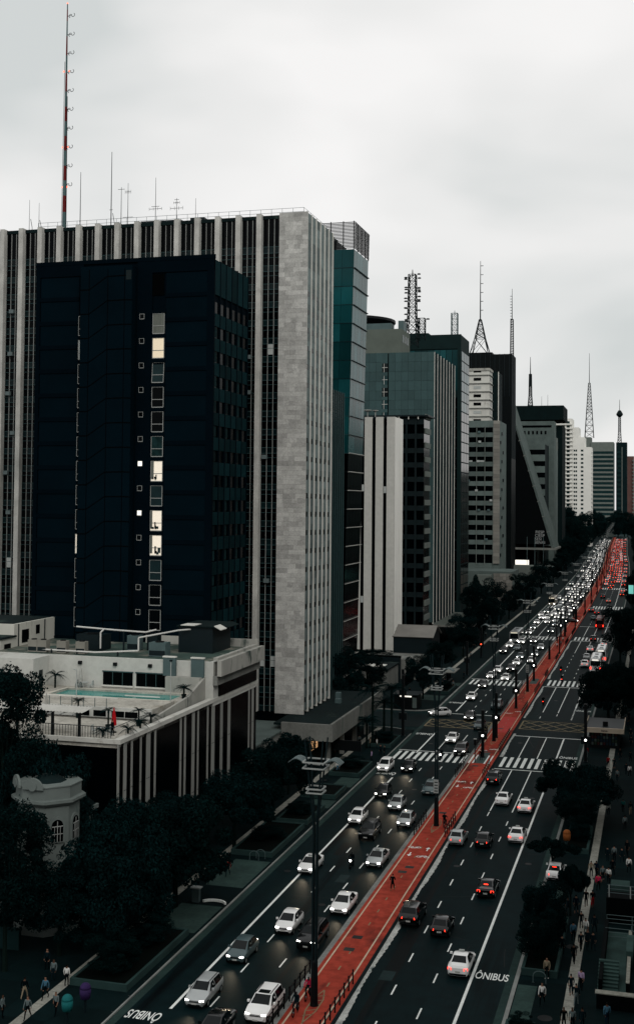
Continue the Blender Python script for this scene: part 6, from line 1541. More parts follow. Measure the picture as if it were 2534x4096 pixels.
    for k in ('windscreen', 'rear_window', 'side_window_r', 'side_window_l'):
        m_ = out[k]; i = len(g.v); g.v += [tuple(q.co) for q in m_.vertices]; g.f += [tuple(x + i for x in p.vertices) for p in m_.polygons]; g.mi += [0] * len(m_.polygons)
    out['glass_all'] = g.mesh('car_windows', m_cglass)
    return out
CM = {k: car_meshes(k) for k in KINDS}
WH = {}
def wheel_meshes(r):
    if r not in WH:
        ty = MB().lathe([(r * .62, -.1), (r, -.085), (r, .085), (r * .62, .1)], 14).mesh('tyre', m_tyre)
        ri = MB().lathe([(r * .6, -.105), (r * .6, .105)], 10).mesh('rim', m_rim)
        WH[r] = (ty, ri)
    return WH[r]
def setmat(o, m):
    if len(o.material_slots) and m is not None:
        o.material_slots[0].link = 'OBJECT'; o.material_slots[0].material = m
    return o
def car(kind, paint, x, y, label, away=False, rz=None, lights=True, taxi=False, rack=False, sunroof=False, full=True, group=None, dark_roof=False, brake=False, name='car', tails=True, z=0.0):
    """x, y: middle of the car's end that faces the viewer"""
    if group == GO: x = max(-37.2, min(-28.0, x))
    if group == GA: x = max(-21.7, min(-12.4, x))
    if rz is None: x += BEND(y)
    c = CM[kind]; rot = (math.pi if away else 0.0) if rz is None else rz
    yy = y + c['L'] / 2 if rz is None else y
    t = thing(name, label, 'car', (x, yy, z), rot + rng.uniform(-.012, .012), group); p = PAINT[paint]
    setmat(place(c['body'], 'body', t), p)
    if full:
        for k, nm in (('windscreen', 'windscreen'), ('rear_window', 'rear_window'), ('side_window_l', 'side_window'), ('side_window_r', 'side_window'), ('grille', 'grille'), ('rear_bumper', 'rear_bumper'), ('plate_f', 'number_plate'), ('plate_r', 'number_plate')): place(c[k], nm, t)
        for s in ('l', 'r'): setmat(place(c['mirror_' + s], 'mirror', t), p)
        ty, ri = wheel_meshes(c['wheel_r'])
        for wy in c['wheel_y']:
            for s in (-1, 1):
                w = place(ty, 'wheel', t, (s * (c['hw'] - .11), wy, c['wheel_r']), (0, R(90), 0)); place(ri, 'rim', w)
        if taxi: MB().box(-.22, .22, -.1, .1, 0, .13).build('taxi_sign', m_lampw, t, (0, -.1, c['H'] - .02))
        if rack:
            for s in (-1, 1): MB().tube((s * c['hw'] * .62, -.5, c['H'] + .03), (s * c['hw'] * .62, 1.5, c['H'] + .01), .03, n=5).build('roof_rail', m_trim, t)
        if sunroof: MB().box(-.42, .42, -.28, .25, c['H'] - .03, c['H'] + .006).build('sunroof', m_cglass, t)
        if brake: MB().box(-.2, .2, c['L'] / 2 - .62, c['L'] / 2 - .58, c['H'] - .18, c['H'] - .11).build('brake_light', m_tail, t)
    else:
        place(c['glass_all'], 'windows', t)
        ty, ri = wheel_meshes(c['wheel_r'])
        for wy in c['wheel_y']:
            for s in (-1, 1): place(ty, 'wheel', t, (s * (c['hw'] - .11), wy, c['wheel_r']), (0, R(90), 0))
    if full and lights and not away and rz is None and y < 175:      # beam of the lit headlamps
        sp = bpy.data.lights.new('headlamp_beam', 'SPOT'); sp.energy = 190; sp.spot_size = R(64); sp.spot_blend = .9; sp.color = (1.0, .82, .58); sp.shadow_soft_size = .15
        lo = bpy.data.objects.new('headlamp_beam', sp); col.objects.link(lo); lo.parent = t
        lo.location = (0, -c['L'] / 2 - .12, .72); lo.rotation_euler = (R(83), 0, R(180))
    for s in ('l', 'r'):
        if full or not away: setmat(place(c[('head_' if full else 'headf_') + s], 'headlight', t), (m_head if full else m_headfar) if lights and not away else m_headoff)
        if full or away: setmat(place(c[('tail_' if full else 'tailf_') + s], 'taillight', t), (m_tail if full else m_tailfar) if tails and away else m_taildim)
    return t
GO, GA = 'cars driving towards the viewer', 'cars driving away up the avenue'
MOTO, BUS = [], []
car('suv', 'white', -28.19, 84.87, 'white SUV with sunroof and roof rails beside the guard rail at the bottom edge', group=GO, rack=True, sunroof=True)
car('sedan', 'black', -30.52, 80.67, 'black car cut off by the bottom edge behind the silver wagon', group=GO)
car('wagon', 'silver', -33.55, 86.27, 'silver wagon with roof rails at the end of the bus lane line', group=GO, rack=True)
car('hatch', 'grey', -33.51, 95.39, 'grey hatchback right beside the bus lane line', group=GO)
car('hatch', 'white', -31.71, 103.01, 'white hatchback left of the black SUV near the first lamp', group=GO)
car('suv', 'black', -28.73, 99.91, 'black SUV partly hidden by the nearest lamp post', group=GO, rack=True)
car('sedan', 'white', -34.65, 120.03, 'white taxi behind the nearest lamp post', group=GO, taxi=True)
car('sedan', 'white', -28.28, 109.19, 'white saloon alongside the jogger, hugging the red path', group=GO)
car('sedan', 'silver', -28.42, 124.19, 'silver taxi saloon just behind the motorcycle', group=GO, taxi=True)
car('suv', 'black', -31.59, 133.97, 'black SUV with dim lamps beside two pale cars', group=GO, lights=False, rack=True)
car('hatch', 'white', -34.40, 140.09, 'white hatchback on the bus lane line, level with the black SUV', group=GO)
car('hatch', 'silver', -28.56, 140.45, 'silver hatchback next to the guard rail of the second lamp', group=GO)
car('hatch', 'silver', -31.17, 147.75, 'silver hatchback with four bright lamps behind the first silver one', group=GO)
car('hatch', 'black', -34.24, 153.48, 'black compact with bright lamps on the bus lane line', group=GO)
car('wagon', 'grey', -28.63, 156.86, 'dark grey wagon half hidden by the second lamp post', group=GO, lights=False)
car('van', 'white', -37.35, 168.12, 'white minivan in the bus lane just before the crossing', group=GO)
car('hatch', 'black', -33.94, 169.06, 'black hatchback in front of the near zebra crossing', group=GO)
car('suv', 'black', -28.53, 182.40, 'black SUV driving onto the near zebra crossing', group=GO)
car('sedan', 'white', -31.35, 191.53, 'white saloon just behind the near crossing stop line', group=GO)
car('sedan', 'black', -31.63, 212.54, 'black saloon crossing the box junction', group=GO)
car('sedan', 'white', -34.49, 233.94, 'white saloon behind the box junction', group=GO)
car('hatch', 'grey', -28.68, 204.16, 'grey hatchback hidden behind the signal columns by the path', group=GO, lights=False)
car('sedan', 'black', -34.52, 250.47, 'black saloon leaving the second crossing', group=GO)
car('suv', 'grey', -28.48, 225.08, 'grey SUV behind the signal column after the box junction', group=GO, lights=False)
car('sedan', 'white', -34.51, 263.85, 'left of two white saloons on the second crossing', group=GO)
car('sedan', 'white', -31.11, 261.87, 'right of two white saloons on the second crossing', group=GO)
car('sedan', 'white', -34.31, 273.95, 'white saloon following the left one of the second crossing', group=GO)
car('suv', 'black', -31.64, 276.18, 'black SUV waiting behind the second crossing', group=GO)
car('sedan', 'white', -31.57, 287.84, 'white saloon behind the waiting black SUV', group=GO)
car('sedan', 'grey', -32.04, 300.06, 'dark saloon with bright lamps three back from the second crossing', group=GO)
car('sedan', 'white', -28.73, 293.01, 'white saloon beside the path before the second crossing', group=GO)
car('sedan', 'grey', -28.97, 306.19, 'dark saloon beside the path, behind the white one', group=GO)
car('suv', 'black', -37.55, 308.88, 'black SUV in the bus lane ahead of the bus', group=GO)
car('sedan', 'grey', -34.66, 316.97, 'grey saloon right of the black SUV ahead of the bus', group=GO, lights=False)
car('sedan', 'white', -37.34, 322.40, 'white saloon directly ahead of the pale bus', group=GO)
car('sedan', 'white', -35.05, 331.93, 'white saloon right of the pale bus', group=GO)
car('sedan', 'black', -32.15, 335.43, 'black saloon on the third crossing', group=GO)
car('sedan', 'silver', -28.87, 320.72, 'silver saloon alone before the third crossing', group=GO)
car('hatch', 'white', -35.50, 356.54, 'white hatchback behind the third crossing, bus side', group=GO)
car('hatch', 'grey', -29.68, 362.94, 'grey hatchback beside the path behind the third crossing', group=GO)
car('sedan', 'grey', -35.75, 371.75, 'dark saloon second in the queue behind the third crossing', group=GO)
car('sedan', 'white', -36.20, 388.23, 'white saloon third in the queue, left line', group=GO)
car('sedan', 'white', -33.07, 391.07, 'white saloon third in the queue, middle line', group=GO)
car('sedan', 'grey', -30.01, 383.23, 'grey saloon third in the queue, path line', group=GO)
car('sedan', 'white', -36.10, 404.63, 'white saloon fourth in the queue, left line', group=GO)
car('hatch', 'white', -38.51, 414.76, 'white hatchback near the second bus, left line', group=GO)
car('sedan', 'grey', -36.47, 428.19, 'grey saloon near the second bus, middle line', group=GO)
car('sedan', 'white', -33.36, 421.51, 'white saloon near the second bus, path line', group=GO)
car('sedan', 'white', -15.37, 97.89, 'white saloon taxi beside the painted bus lane word', away=True, group=GA, taxi=True)
car('suv', 'black', -21.49, 108.27, 'black SUV with three red lamps next to the red path', away=True, group=GA, brake=True)
car('hatch', 'black', -18.36, 106.37, 'black hatchback right of the black SUV', away=True, group=GA)
car('hatch', 'silver', -21.46, 135.00, 'silver hatchback level with the second lamp rail', away=True, group=GA)
car('sedan', 'black', -15.86, 118.05, 'black saloon with glowing high brake light', away=True, group=GA, brake=True)
car('hatch', 'black', -18.53, 134.98, 'black hatchback right of the silver one', away=True, group=GA)
car('sedan', 'white', -15.14, 137.89, 'white taxi by the bus lane line, nearer of two', away=True, group=GA, taxi=True)
car('sedan', 'white', -15.57, 151.45, 'white taxi by the bus lane line, farther of two', away=True, group=GA, taxi=True)
car('sedan', 'white', -18.69, 154.29, 'old white saloon with dark bumper left of the farther taxi', away=True, group=GA, tails=False)
car('suv', 'black', -21.36, 165.38, 'black SUV alone just before the near crossing', away=True, group=GA)
car('suv', 'white', -15.87, 289.95, 'white SUV with red lamps left of the front bus', away=True, group=GA, brake=True)
car('hatch', 'silver', -16.17, 304.19, 'silver hatchback just ahead of the white SUV', away=True, group=GA, tails=False)
car('sedan', 'white', -16.17, 320.83, 'white saloon with orange lamps before the third crossing', away=True, group=GA)
car('suv', 'black', -16.51, 345.17, 'black SUV crossing the third zebra', away=True, group=GA)
car('hatch', 'white', -12.95, 322.53, 'white hatchback in the bus lane ahead of the buses', away=True, group=GA)
car('hatch', 'white', -13.12, 335.04, 'second white hatchback in the bus lane ahead of the buses', away=True, group=GA)
car('hatch', 'grey', -19.56, 408.66, 'grey hatchback left of the red bus', away=True, group=GA, tails=False)
car('sedan', 'black', -19.38, 429.79, 'black saloon past the red bus', away=True, group=GA)
car('sedan', 'black', -22.47, 439.70, 'black saloon next to the path at the fourth crossing', away=True, group=GA)
car('sedan', 'gold', -17.10, 482.44, 'pale gold taxi beyond the fourth crossing', away=True, group=GA, taxi=True)
car('suv', 'black', -20.02, 504.53, 'black SUV left of the pale gold taxi', away=True, group=GA)
car('suv', 'black', -12.89, 350.01, 'black SUV stopped on the bus lane end of the third zebra', away=True, group=GA, tails=False)
car('hatch', 'white', -9.82, 125.04, 'white car with black tailgate parked under the small trees on the pavement', away=True, brake=True, z=.14)
car('hatch', 'white', -37.37, 216.42, 'white hatchback turning into the side street', rz=R(-62))
car('sedan', 'black', -26.17, 399.03, 'black saloon crossing the median gap sideways', rz=R(92), tails=True)
MOTO.append((-30.72, 123.28, 0, 'motorcycle with bright lamp beside the silver taxi'))
MOTO.append((-30.81, 178.80, 0, 'motorcycle riding over the near zebra bars'))
MOTO.append((-20.52, 233.53, 1, 'motorcycle with red tail lamp after the box junction'))
MOTO.append((-20.58, 279.40, 1, 'farther of two motorcycles past the second crossing'))
MOTO.append((-19.25, 264.33, 1, 'nearer of two motorcycles on the second crossing'))
MOTO.append((-23.06, 552.23, 1, 'motorcycle near the fifth crossing'))
BUS.append((-38.26, 335.08, 0, 'silver', 'pale bus with dark front in the near traffic'))
BUS.append((-40.79, 462.28, 0, 'gold', 'second oncoming bus with lit front further back'))
BUS.append((-13.08, 282.85, 1, 'white', 'rear bus of two with white roofs standing in the bus lane'))
BUS.append((-12.56, 301.08, 1, 'white', 'front bus of two with white roofs standing in the bus lane'))
BUS.append((-16.33, 381.65, 1, 'red', 'red bus seen from behind past the third crossing'))
# dense traffic further up the avenue
fr_ = random.Random(31); cnt = 0
taken = [(o.location.x, o.location.y) for o in scene.objects if o.name.startswith('car') and o.type == 'EMPTY' and o.location.y < 600]
def free(x, y, d=6.5): return all(abs(x - a) > 1.6 or abs(y - b) > d for a, b in taken)
FARG, FARA = 'far oncoming traffic', 'far departing traffic'
LAB_O = {'white': 'white car with glaring headlamps in the dense oncoming traffic far up the avenue', 'silver': 'silver car in the dense oncoming traffic far up the avenue', 'grey': 'grey car in the dense oncoming traffic far up the avenue', 'black': 'black car in the dense oncoming traffic far up the avenue'}
LAB_A = {'white': 'white car with red tail lamps in the far departing jam', 'silver': 'silver car with red tail lamps in the far departing jam', 'grey': 'grey car with red tail lamps in the far departing jam', 'black': 'black car with red tail lamps in the far departing jam', 'red': 'red car in the far departing jam'}
for lane, y, step in ((-33.9, 404, (8, 15)), (-31.2, 396, (7.5, 13)), (-28.6, 408, (7.5, 13)), (-36.8, 490, (16, 42))):
    while y < 1340:
        xx = lane + fr_.uniform(-.3, .3)
        if free(xx, y):
            p = fr_.choice(('white', 'white', 'white', 'silver', 'silver', 'grey', 'black'))
            car(fr_.choice(('sedan', 'hatch', 'hatch', 'suv', 'wagon')), p, xx, y, LAB_O[p], full=False, group=FARG, lights=p == 'white' or fr_.random() < .7); taken.append((xx, y + 2))
        y += fr_.uniform(*step) * (1.3 + (y - 400) / 600)
for lane, y, step in ((-21.2, 585, (8, 14)), (-18.4, 560, (9, 18)), (-15.7, 605, (8, 16)), (-12.8, 520, (14, 34))):
    while y < 1340:
        xx = lane + fr_.uniform(-.3, .3)
        if free(xx, y):
            p = fr_.choice(('white', 'white', 'silver', 'grey', 'black', 'black', 'grey', 'silver', 'red'))
            car(fr_.choice(('sedan', 'hatch', 'hatch', 'suv', 'wagon')), p, xx, y, LAB_A[p], full=False, away=True, group=FARA); taken.append((xx, y + 2))
        y += fr_.uniform(*step) * (1.25 + (y - 500) / 700)
# buses
def bus(x, y, away, paint, label):
    L, W, H = 12.0, 2.5, 3.15; hw = W / 2
    t = thing('bus', label, 'bus', (x, y + L / 2, 0), math.pi if away else 0, 'buses'); p = PAINT[paint]
    mb = MB(); pr = [(-hw, .35), (hw, .35), (hw, 2.75), (hw - .08, 3.0), (hw - .3, H), (-hw + .3, H), (-hw + .08, 3.0), (-hw, 2.75)]
    mb.extr([(a, -L / 2, b) for a, b in pr], (0, L, 0)); setmat(mb.build('body', p, t), p)
    MB().box(-hw + .12, hw - .12, -L / 2 - .02, -L / 2 + .05, 1.15, 2.55).build('windscreen', m_cglass, t)
    MB().box(-.9, .9, -L / 2 - .025, -L / 2 + .02, 2.62, 2.92).build('destination_sign', M('bus_sign', (1.0, .9, .7), emit=.35) if not away else m_cglass, t)
    MB().box(-hw + .2, hw - .2, L / 2 - .05, L / 2 + .02, 1.5, 2.6).build('rear_window', m_cglass, t)
    MB().box(-.7, .7, L / 2 - .04, L / 2 + .03, 2.68, 2.95).build('rear_sign', m_litwhite if away and paint == 'white' else m_plate, t)
    for s in (-1, 1):
        for k in range(7): MB().box(s * hw - .03, s * hw + .03, -L / 2 + .8 + k * 1.55, -L / 2 + 2.2 + k * 1.55, 1.35, 2.45).build('side_window', m_cglass, t)
        MB().box(s * .95 - .16, s * .95 + .16, -L / 2 - .03, -L / 2 + .02, .55, .78).build('headlight', m_head, t)
        MB().box(s * 1.05 - .1, s * 1.05 + .1, L / 2 - .02, L / 2 + .03, .7, 1.25).build('taillight', m_tail, t)
        for wy in (-L / 2 + 2.2, L / 2 - 3.0): place(wheel_meshes(.305)[0], 'wheel', t, (s * (hw - .14), wy, .48), (0, R(90), 0), (1.6, 1.6, 1.5))
    for yy in (-2.5, 2.0): MB().box(-.4, .4, yy - .6, yy + .6, H, H + .09).build('roof_hatch', m_steel, t)
    MB().box(-.6, .6, 3.4, 4.6, H, H + .14).build('roof_unit', PAINT['silver'], t)
for b in BUS: bus(max(-37.3, min(-12.6, b[0])) + BEND(b[1]), *b[1:])
# ================================================================== PEOPLE
def body_mesh(name, J, radii, edges, root):
    """one continuous skinned figure; faces get materials by region afterwards"""
    me = bpy.data.meshes.new(name); names = list(J); me.from_pydata([J[n] for n in names], [(names.index(a), names.index(b)) for a, b in edges], [])
    ob = bpy.data.objects.new('tmp_body', me); col.objects.link(ob)
    sk = ob.modifiers.new('skin', 'SKIN'); sk.use_smooth_shade = True; sk.branch_smoothing = .4
    for i, n in enumerate(names):
        r = radii[n]; me.skin_vertices[0].data[i].radius = r if isinstance(r, tuple) else (r, r)
        me.skin_vertices[0].data[i].use_root = (n == root)
    sb = ob.modifiers.new('sub', 'SUBSURF'); sb.levels = 1; sb.render_levels = 1
    dg = bpy.context.evaluated_depsgraph_get(); out = bpy.data.meshes.new_from_object(ob.evaluated_get(dg)); bpy.data.objects.remove(ob)
    out.name = name; return out
RAD = {'hip': (.15, .12), 'waist': (.135, .10), 'chest': (.16, .115), 'neck': .055, 'jaw': .07, 'head': (.085, .10), 'crown': (.07, .085), 'shl': .07, 'shr': .07, 'ell': .048, 'elr': .048, 'wrl': .035, 'wrr': .035, 'hal': .03, 'har': .03, 'fil': .016, 'fir': .016, 'thl': .09, 'thr': .09, 'knl': .062, 'knr': .062, 'anl': .042, 'anr': .042, 'tol': (.04, .03), 'tor': (.04, .03)}
EDG = [('hip', 'waist'), ('waist', 'chest'), ('chest', 'neck'), ('neck', 'jaw'), ('jaw', 'head'), ('head', 'crown'), ('chest', 'shl'), ('shl', 'ell'), ('ell', 'wrl'), ('wrl', 'hal'), ('hal', 'fil'), ('chest', 'shr'), ('shr', 'elr'), ('elr', 'wrr'), ('wrr', 'har'), ('har', 'fir'), ('hip', 'thl'), ('thl', 'knl'), ('knl', 'anl'), ('anl', 'tol'), ('hip', 'thr'), ('thr', 'knr'), ('knr', 'anr'), ('anr', 'tor')]
def pose(stride=.0, arm=.0, sit=False, lean=0.0, run=False):
    J = {'hip': (0, 0, .95), 'waist': (0, 0, 1.12), 'chest': (0, -lean * .5, 1.36), 'neck': (0, -lean, 1.48), 'jaw': (0, -lean - .015, 1.55), 'head': (0, -lean - .005, 1.63), 'crown': (0, -lean + .01, 1.70)}
    for s, n, k in ((-1, 'l', 1), (1, 'r', -1)):
        st = stride * k; ar = -arm * k
        J['sh' + n] = (s * .19, -lean * .7, 1.41); J['el' + n] = (s * .24, ar * .5 + .03 - lean * .5, 1.13)
        J['wr' + n] = (s * .23, ar - .06 - lean * .4, .90); J['ha' + n] = (s * .22, ar - .09 - lean * .4, .82); J['fi' + n] = (s * .21, ar - .11 - lean * .4, .74)
        if run: J['wr' + n] = (s * .17, ar - .25, 1.12); J['ha' + n] = (s * .14, ar - .32, 1.15); J['fi' + n] = (s * .12, ar - .36, 1.18)
        J['th' + n] = (s * .09, -st * .12, .80)
        lift = .0 if st >= 0 else min(.12, -st * .3)
        J['kn' + n] = (s * .10, -st * .55 - .03, .50 + lift * .3); J['an' + n] = (s * .10, -st + (.05 if st < 0 else 0), .09 + lift); J['to' + n] = (s * .11, -st - .14, .045 + lift * .6)
        if sit:
            J['th' + n] = (s * .12, -.1, .92); J['kn' + n] = (s * .17, -.42, .78); J['an' + n] = (s * .17, -.30, .36); J['to' + n] = (s * .17, -.45, .30)
            J['el' + n] = (s * .27, -.22 - lean, 1.16); J['wr' + n] = (s * .24, -.44 - lean, 1.08); J['ha' + n] = (s * .23, -.51 - lean, 1.07); J['fi' + n] = (s * .21, -.56 - lean, 1.05)
    return J
def figure(name, J, long_sleeve=True, shorts=False, helmet=False):
    me = body_mesh(name, J, RAD, EDG, 'hip'); sit = J['knl'][1] < -.35
    import bisect
    names = list(J); P = [Vector(J[n]) for n in names]
    kind = []
    for p in me.polygons:
        c = p.center; k = min(range(len(P)), key=lambda i: (P[i] - c).length); n = names[k]
        if n in ('crown',) or (n == 'head' and c.y > J['head'][1] + .02): m = 3
        elif n in ('jaw', 'head', 'neck'): m = 3 if helmet else 2
        elif n[:2] in ('ha', 'fi'): m = 2
        elif n[:2] in ('wr',): m = 0 if long_sleeve else 2
        elif n[:2] in ('sh', 'el') or n in ('waist', 'chest'): m = 0
        elif n[:2] == 'to': m = 4
        elif n[:2] == 'an': m = 2 if shorts else 1
        else: m = 1
        kind.append(m)
    me.materials.clear()
    for k in range(5): me.materials.append(m_steel)
    me.polygons.foreach_set('material_index', kind); me.update(); return me
FIG = {'walk': figure('person_walk', pose(.30, .16)), 'walk2': figure('person_walk2', pose(-.26, -.14), False), 'stand': figure('person_stand', pose(.05, .02)), 'shorts': figure('person_shorts', pose(.24, .14), False, True), 'run': figure('person_run', pose(.34, .2, run=True, lean=.08), False, True), 'sit': figure('person_sit', pose(sit=True, lean=.12), True, False, True)}
CL = {k: M('cloth_' + k, c, .9, .15, 4, .05) for k, c in {'black': (.012, .014, .017), 'dark': (.028, .034, .04), 'navy': (.02, .03, .05), 'white': (.62, .62, .60), 'grey': (.20, .21, .21), 'red': (.30, .02, .025), 'pink': (.55, .06, .14), 'blue': (.12, .20, .26), 'lilac': (.42, .34, .46), 'teal': (.04, .16, .15), 'tan': (.30, .26, .2)}.items()}
SK = [M('skin_a', (.30, .19, .14), .7, .1, 4, .2), M('skin_b', (.14, .085, .06), .7, .1, 4, .2)]
HR = [M('hair_dark', (.012, .010, .010), .8, .1, 4, .1), M('hair_brown', (.04, .028, .02), .8, .1, 4, .1)]
def person(fig, shirt, legs, x, y, label, rz=0.0, z=.135, group=None, sk=0, hair=None, s=1.0, shoes='black'):
    o = place(FIG[fig], 'person', None, (x, y, z), (0, 0, rz), (s, s, s)); tag(o, label, 'person', group)
    for i, m in enumerate((CL[shirt], CL[legs], SK[sk], hair or HR[0], CL[shoes])):
        o.material_slots[i].link = 'OBJECT'; o.material_slots[i].material = m
    return o
PI = math.pi; RP = 'pedestrians on the right pavement'; LP_ = 'pedestrians on the far pavement'
for a in (('walk', 'white', 'black', -8.3, 94.5, 'person in white shirt and black trousers walking towards the viewer on the right pavement', 0), ('stand', 'tan', 'black', -8.4, 99.8, 'person in light top standing by the steel hoop rack', 0), ('shorts', 'dark', 'dark', -6.3, 96.9, 'person in dark shirt and shorts walking on the pale guide strip', PI), ('walk2', 'lilac', 'black', -5.6, 98.2, 'person in lilac shirt beside the guide strip', PI), ('walk', 'dark', 'grey', -5.8, 95.1, 'person with grey trousers carrying a red bag', PI),
          ('walk2', 'black', 'black', -6.5, 103.5, 'person with a dark backpack and pink sleeves on the guide strip', PI), ('walk', 'blue', 'black', -6.9, 108.9, 'person in pale blue shirt in the thick of the crowd', PI), ('walk2', 'white', 'grey', -5.9, 110.2, 'person in white T-shirt in the thick of the crowd', PI), ('walk', 'pink', 'black', -5.4, 123.6, 'person in bright pink T-shirt and black shorts', PI), ('shorts', 'black', 'red', -5.7, 118.3, 'person in black shirt and red shorts', PI), ('shorts', 'black', 'black', -6.3, 118.3, 'person in black shorts left of the red shorts', PI),
          ('walk', 'tan', 'dark', -6.3, 127.8, 'person with yellow straps left of a pair ahead of the pink T-shirt', PI), ('walk2', 'white', 'black', -4.5, 126.2, 'person in white hat beside the bench block', PI), ('walk', 'white', 'black', -2.6, 130.5, 'person with white shoulders and dark backpack at the right edge', PI), ('walk', 'white', 'dark', -5.5, 153.5, 'person in white T-shirt left of a pair beyond the wide trees', PI), ('walk2', 'teal', 'black', -3.8, 155.5, 'person in teal top beside the white T-shirt', PI), ('walk', 'dark', 'tan', -2.9, 154.6, 'person with a pink bag at the right edge', PI), ('walk', 'grey', 'black', -3.4, 147.5, 'large person in grey jacket walking alone', PI),
          ('walk2', 'grey', 'dark', -5.0, 172.7, 'person in patterned grey shirt past the wide trees', PI), ('walk', 'grey', 'black', -5.6, 165.8, 'person in light striped top behind the wide trees', 0), ('stand', 'red', 'black', -6.5, 181.1, 'person in dark red top by the newsstand', PI), ('walk', 'white', 'black', -3.4, 176.1, 'person in white shirt right of the newsstand', PI), ('stand', 'red', 'grey', -9.9, 187.3, 'person with pink sleeve beside the kerb signal column', PI), ('walk', 'blue', 'navy', -3.4, 92.2, 'person in blue shirt cut off at the bottom edge', PI)):
    person(a[0], a[1], a[2], a[3], a[4], a[5], a[6] + rng.uniform(-.2, .2), group=RP, sk=rng.randint(0, 1), shoes=rng.choice(('black', 'white', 'dark')))
for x, y in ((-5.8, 128.1), (-7.1, 116.2), (-7.8, 115.7), (-5.1, 126.8), (-3.4, 133.9), (-4.2, 129.2), (-4.9, 133.9), (-4.2, 134.1), (-2.9, 136.7), (-7.6, 105.4), (-6.1, 106.6), (-5.6, 107.4), (-5.1, 107), (-6.4, 90.6), (-5.8, 90.7), (-5.1, 90.9), (-7.7, 109.4), (-6.4, 112.2), (-5.2, 111.3), (-5.7, 180.6), (-3.9, 177.4), (-5.0, 187.2), (-3.5, 186.1), (-5.0, 243), (-4.9, 262), (-4.4, 220.5), (-5.1, 229.8), (-3.8, 205), (-4.4, 212), (-3.6, 198), (-4.6, 236), (-4.0, 251), (-5.4, 270), (-6, 281), (-4.4, 290), (-5.8, 306)):
    person(rng.choice(('walk', 'walk2', 'shorts', 'stand')), rng.choice(('black', 'dark', 'navy', 'dark', 'grey')), rng.choice(('black', 'dark')), x, y, 'person in dark clothes among the crowd on the right pavement', rng.choice((0, PI, PI)) + rng.uniform(-.3, .3), group='dark crowd on the right pavement', sk=rng.randint(0, 1), s=rng.uniform(.94, 1.04))
for a in (('stand', 'grey', 'black', -46.4, 80.6, 'person in pale shirt with backpack at the bottom corner', PI / 2), ('walk', 'grey', 'black', -44.5, 80.9, 'person with folded arms next to the guide strip', 0), ('walk2', 'grey', 'black', -42.9, 82.2, 'person in pale top beside the purple phone hood', 0), ('walk', 'blue', 'black', -45.0, 84.5, 'person in light blue top on the far guide strip', 0), ('stand', 'white', 'black', -44.6, 87.2, 'person in white top standing on the far guide strip', PI), ('stand', 'grey', 'dark', -46.1, 87.9, 'person raising an arm on the far pavement', 0), ('walk', 'black', 'tan', -46.5, 84.0, 'person in black top and pale trousers on the far pavement', PI), ('stand', 'dark', 'black', -47.7, 89.8, 'person in dark top by the garden wall', 0),
          ('walk', 'red', 'dark', -42.0, 117.2, 'person in red shirt on the ramp pad', 0), ('stand', 'lilac', 'black', -40.3, 174.7, 'person in pale pink shirt waiting at the kerb by the near crossing', -PI / 2), ('stand', 'tan', 'black', -42.7, 184.0, 'person in tan top under the signal column', -PI / 2), ('stand', 'white', 'dark', -41.6, 183.9, 'person in white top under the signal column', PI / 2), ('stand', 'black', 'black', -39.2, 178.5, 'person with pink bag at the kerb end of the near crossing', -PI / 2), ('walk', 'white', 'blue', -43.2, 166.0, 'person in white cap behind the notice board', 0)):
    person(a[0], a[1], a[2], a[3], a[4], a[5], a[6], group=LP_, sk=rng.randint(0, 1))
for x, y in ((-39.9, 178.9), (-44.8, 185.6), (-39.9, 261.3), (-42.3, 250.6), (-43.0, 251), (-40.0, 247.7), (-40.5, 270.3), (-43.6, 296.4), (-44.6, 166.1), (-46.4, 176), (-47.2, 181), (-46.6, 188), (-47.5, 196), (-45.5, 226), (-46.8, 236), (-47.2, 275), (-46.2, 283), (-47.5, 310), (-45.9, 318), (-46.5, 345), (-48, 352)):
    person(rng.choice(('walk', 'walk2', 'stand')), rng.choice(('black', 'dark', 'navy', 'grey')), rng.choice(('black', 'dark')), x, y, 'person in dark clothes on the far pavement', rng.uniform(0, 6.2), group='dark walkers on the far pavement', sk=rng.randint(0, 1), s=rng.uniform(.94, 1.04))
person('run', 'black', 'black', -24.9, 117.5, 'jogger in black with red shoes running on the red path', PI, .105, shoes='red')
person('stand', 'black', 'black', -53.2, 113.2, 'person in dark clothes standing on the hotel terrace', 2.6, 14.4)
for x, y, lab in ((-24.8, 324.3, 'person in white top walking on the red path, nearest of the group'), (-24.2, 329.6, 'person in light top walking on the red path, right of the group'), (-24.4, 339.5, 'person in white top farther up in the red path group'), (-24.9, 180.2, 'person waiting on the near crossing refuge')):
    person('walk', 'white' if 'white' in lab else ('black' if 'wait' in lab else 'grey'), 'black', x, y, lab, PI, .108, group='walkers on the red path')
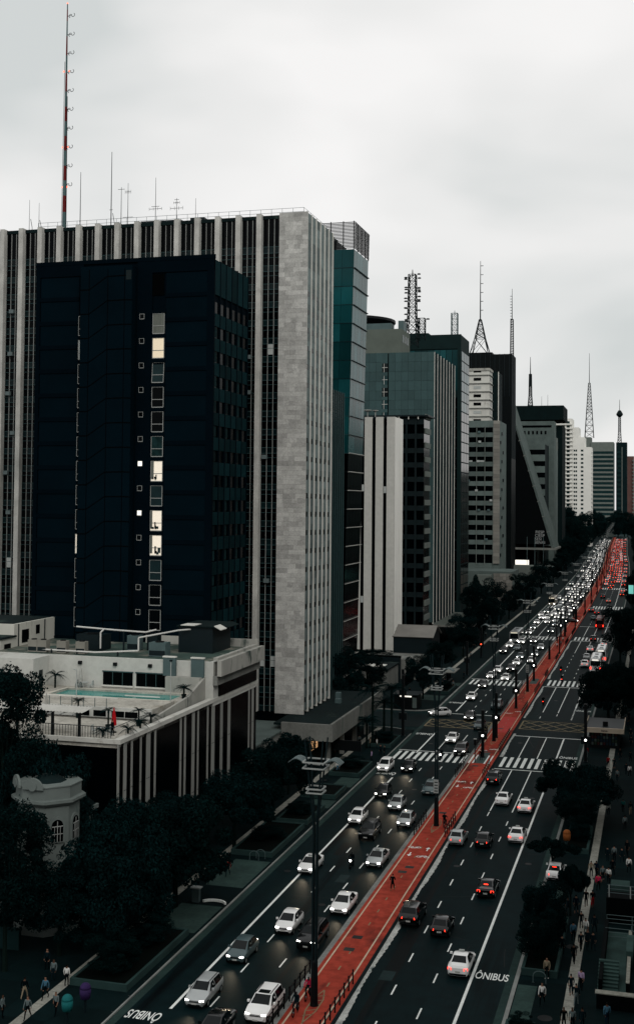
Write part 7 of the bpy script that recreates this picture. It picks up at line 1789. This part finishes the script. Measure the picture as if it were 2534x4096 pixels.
# motorcycles, bicycles and their riders
hel = M('helmet', (.02, .02, .022), .3, .1, 1, .5)
def two_wheeler(x, y, away, label, bicycle=False, shirt='black', z=0.0, lamp=True):
    t = thing('bicycle' if bicycle else 'motorcycle', label, 'bicycle' if bicycle else 'motorcycle', (x, y, z), PI if away else 0, 'two-wheelers')
    r = .34 if bicycle else .30; w = .025 if bicycle else .065
    for yy in (-.62, .62):
        wv = MB(); n = 16
        for k in range(n):
            a0, a1 = 2 * PI * k / n, 2 * PI * (k + 1) / n
            wv.extr([(-w, yy + r * math.cos(a0), r + r * math.sin(a0)), (-w, yy + r * math.cos(a1), r + r * math.sin(a1)), (-w, yy + (r - .07) * math.cos(a1), r + (r - .07) * math.sin(a1)), (-w, yy + (r - .07) * math.cos(a0), r + (r - .07) * math.sin(a0))], (2 * w, 0, 0))
        wo = wv.build('wheel', m_tyre, t); MB().tube((-.05, yy, r), (.05, yy, r), .06).build('hub', m_rim, wo)
    fr2 = MB()
    q = .025 if bicycle else .05
    fr2.tube((0, -.62, r), (0, -.45, .95), q).tube((0, -.45, .85), (0, .1, .35), q).tube((0, .1, .35), (0, .62, r), q).tube((0, .1, .35), (0, .22, .82), q).tube((0, -.45, .85), (0, .22, .78), q).tube((0, .22, .78), (0, .62, r), q)
    fr2.build('frame', m_steel, t)
    MB().tube((-.3, -.42, 1.0), (.3, -.42, 1.0), .022).build('handlebar', m_black, t)
    if bicycle: MB().box(-.07, .07, .1, .36, .84, .9).build('saddle', m_black, t)
    else:
        MB().extr([(-.14, -.4, .55), (-.14, .1, .40), (-.14, .3, .6), (-.14, .05, .86), (-.14, -.35, .9)], (.28, 0, 0)).build('tank', PAINT['black'] if shirt != 'red' else PAINT['red'], t)
        MB().extr([(-.13, 0, .70), (-.13, .75, .78), (-.13, .75, .86), (-.13, 0, .80)], (.26, 0, 0)).build('seat', m_trim, t)
        MB().lathe([(.10, 0), (.12, .06)], 10).build('headlight', m_head if not away else m_headoff, t, (0, -.56, .88)).rotation_euler.x = R(90)
        MB().box(-.09, .09, .76, .80, .70, .80).build('taillight', m_tail if away else m_taildim, t)
    person('sit', shirt, 'dark', x, y + (-.28 if away else .28), 'rider of the ' + label, PI if away else 0, z - .09, group='riders', hair=hel)
for x, y, aw, lab in MOTO: two_wheeler((max(-36, x) if x < -25 else max(-22, x)) + BEND(y), y + .9, aw, lab)
two_wheeler(-24.0, 142.8, 1, 'bicycle passing the second lamp on the red path', True, 'black', .1)
two_wheeler(-25.8, 90.6, 0, 'bicycle with rider in pink beside the nearest lamp', True, 'pink', .1)
two_wheeler(-25.9, 87.6, 0, 'bicycle next to the guard rail at the bottom edge', True, 'dark', .1)
two_wheeler(-26.1, 341, 0, 'bicycle with white lamp near the third crossing', True, 'black', .1)
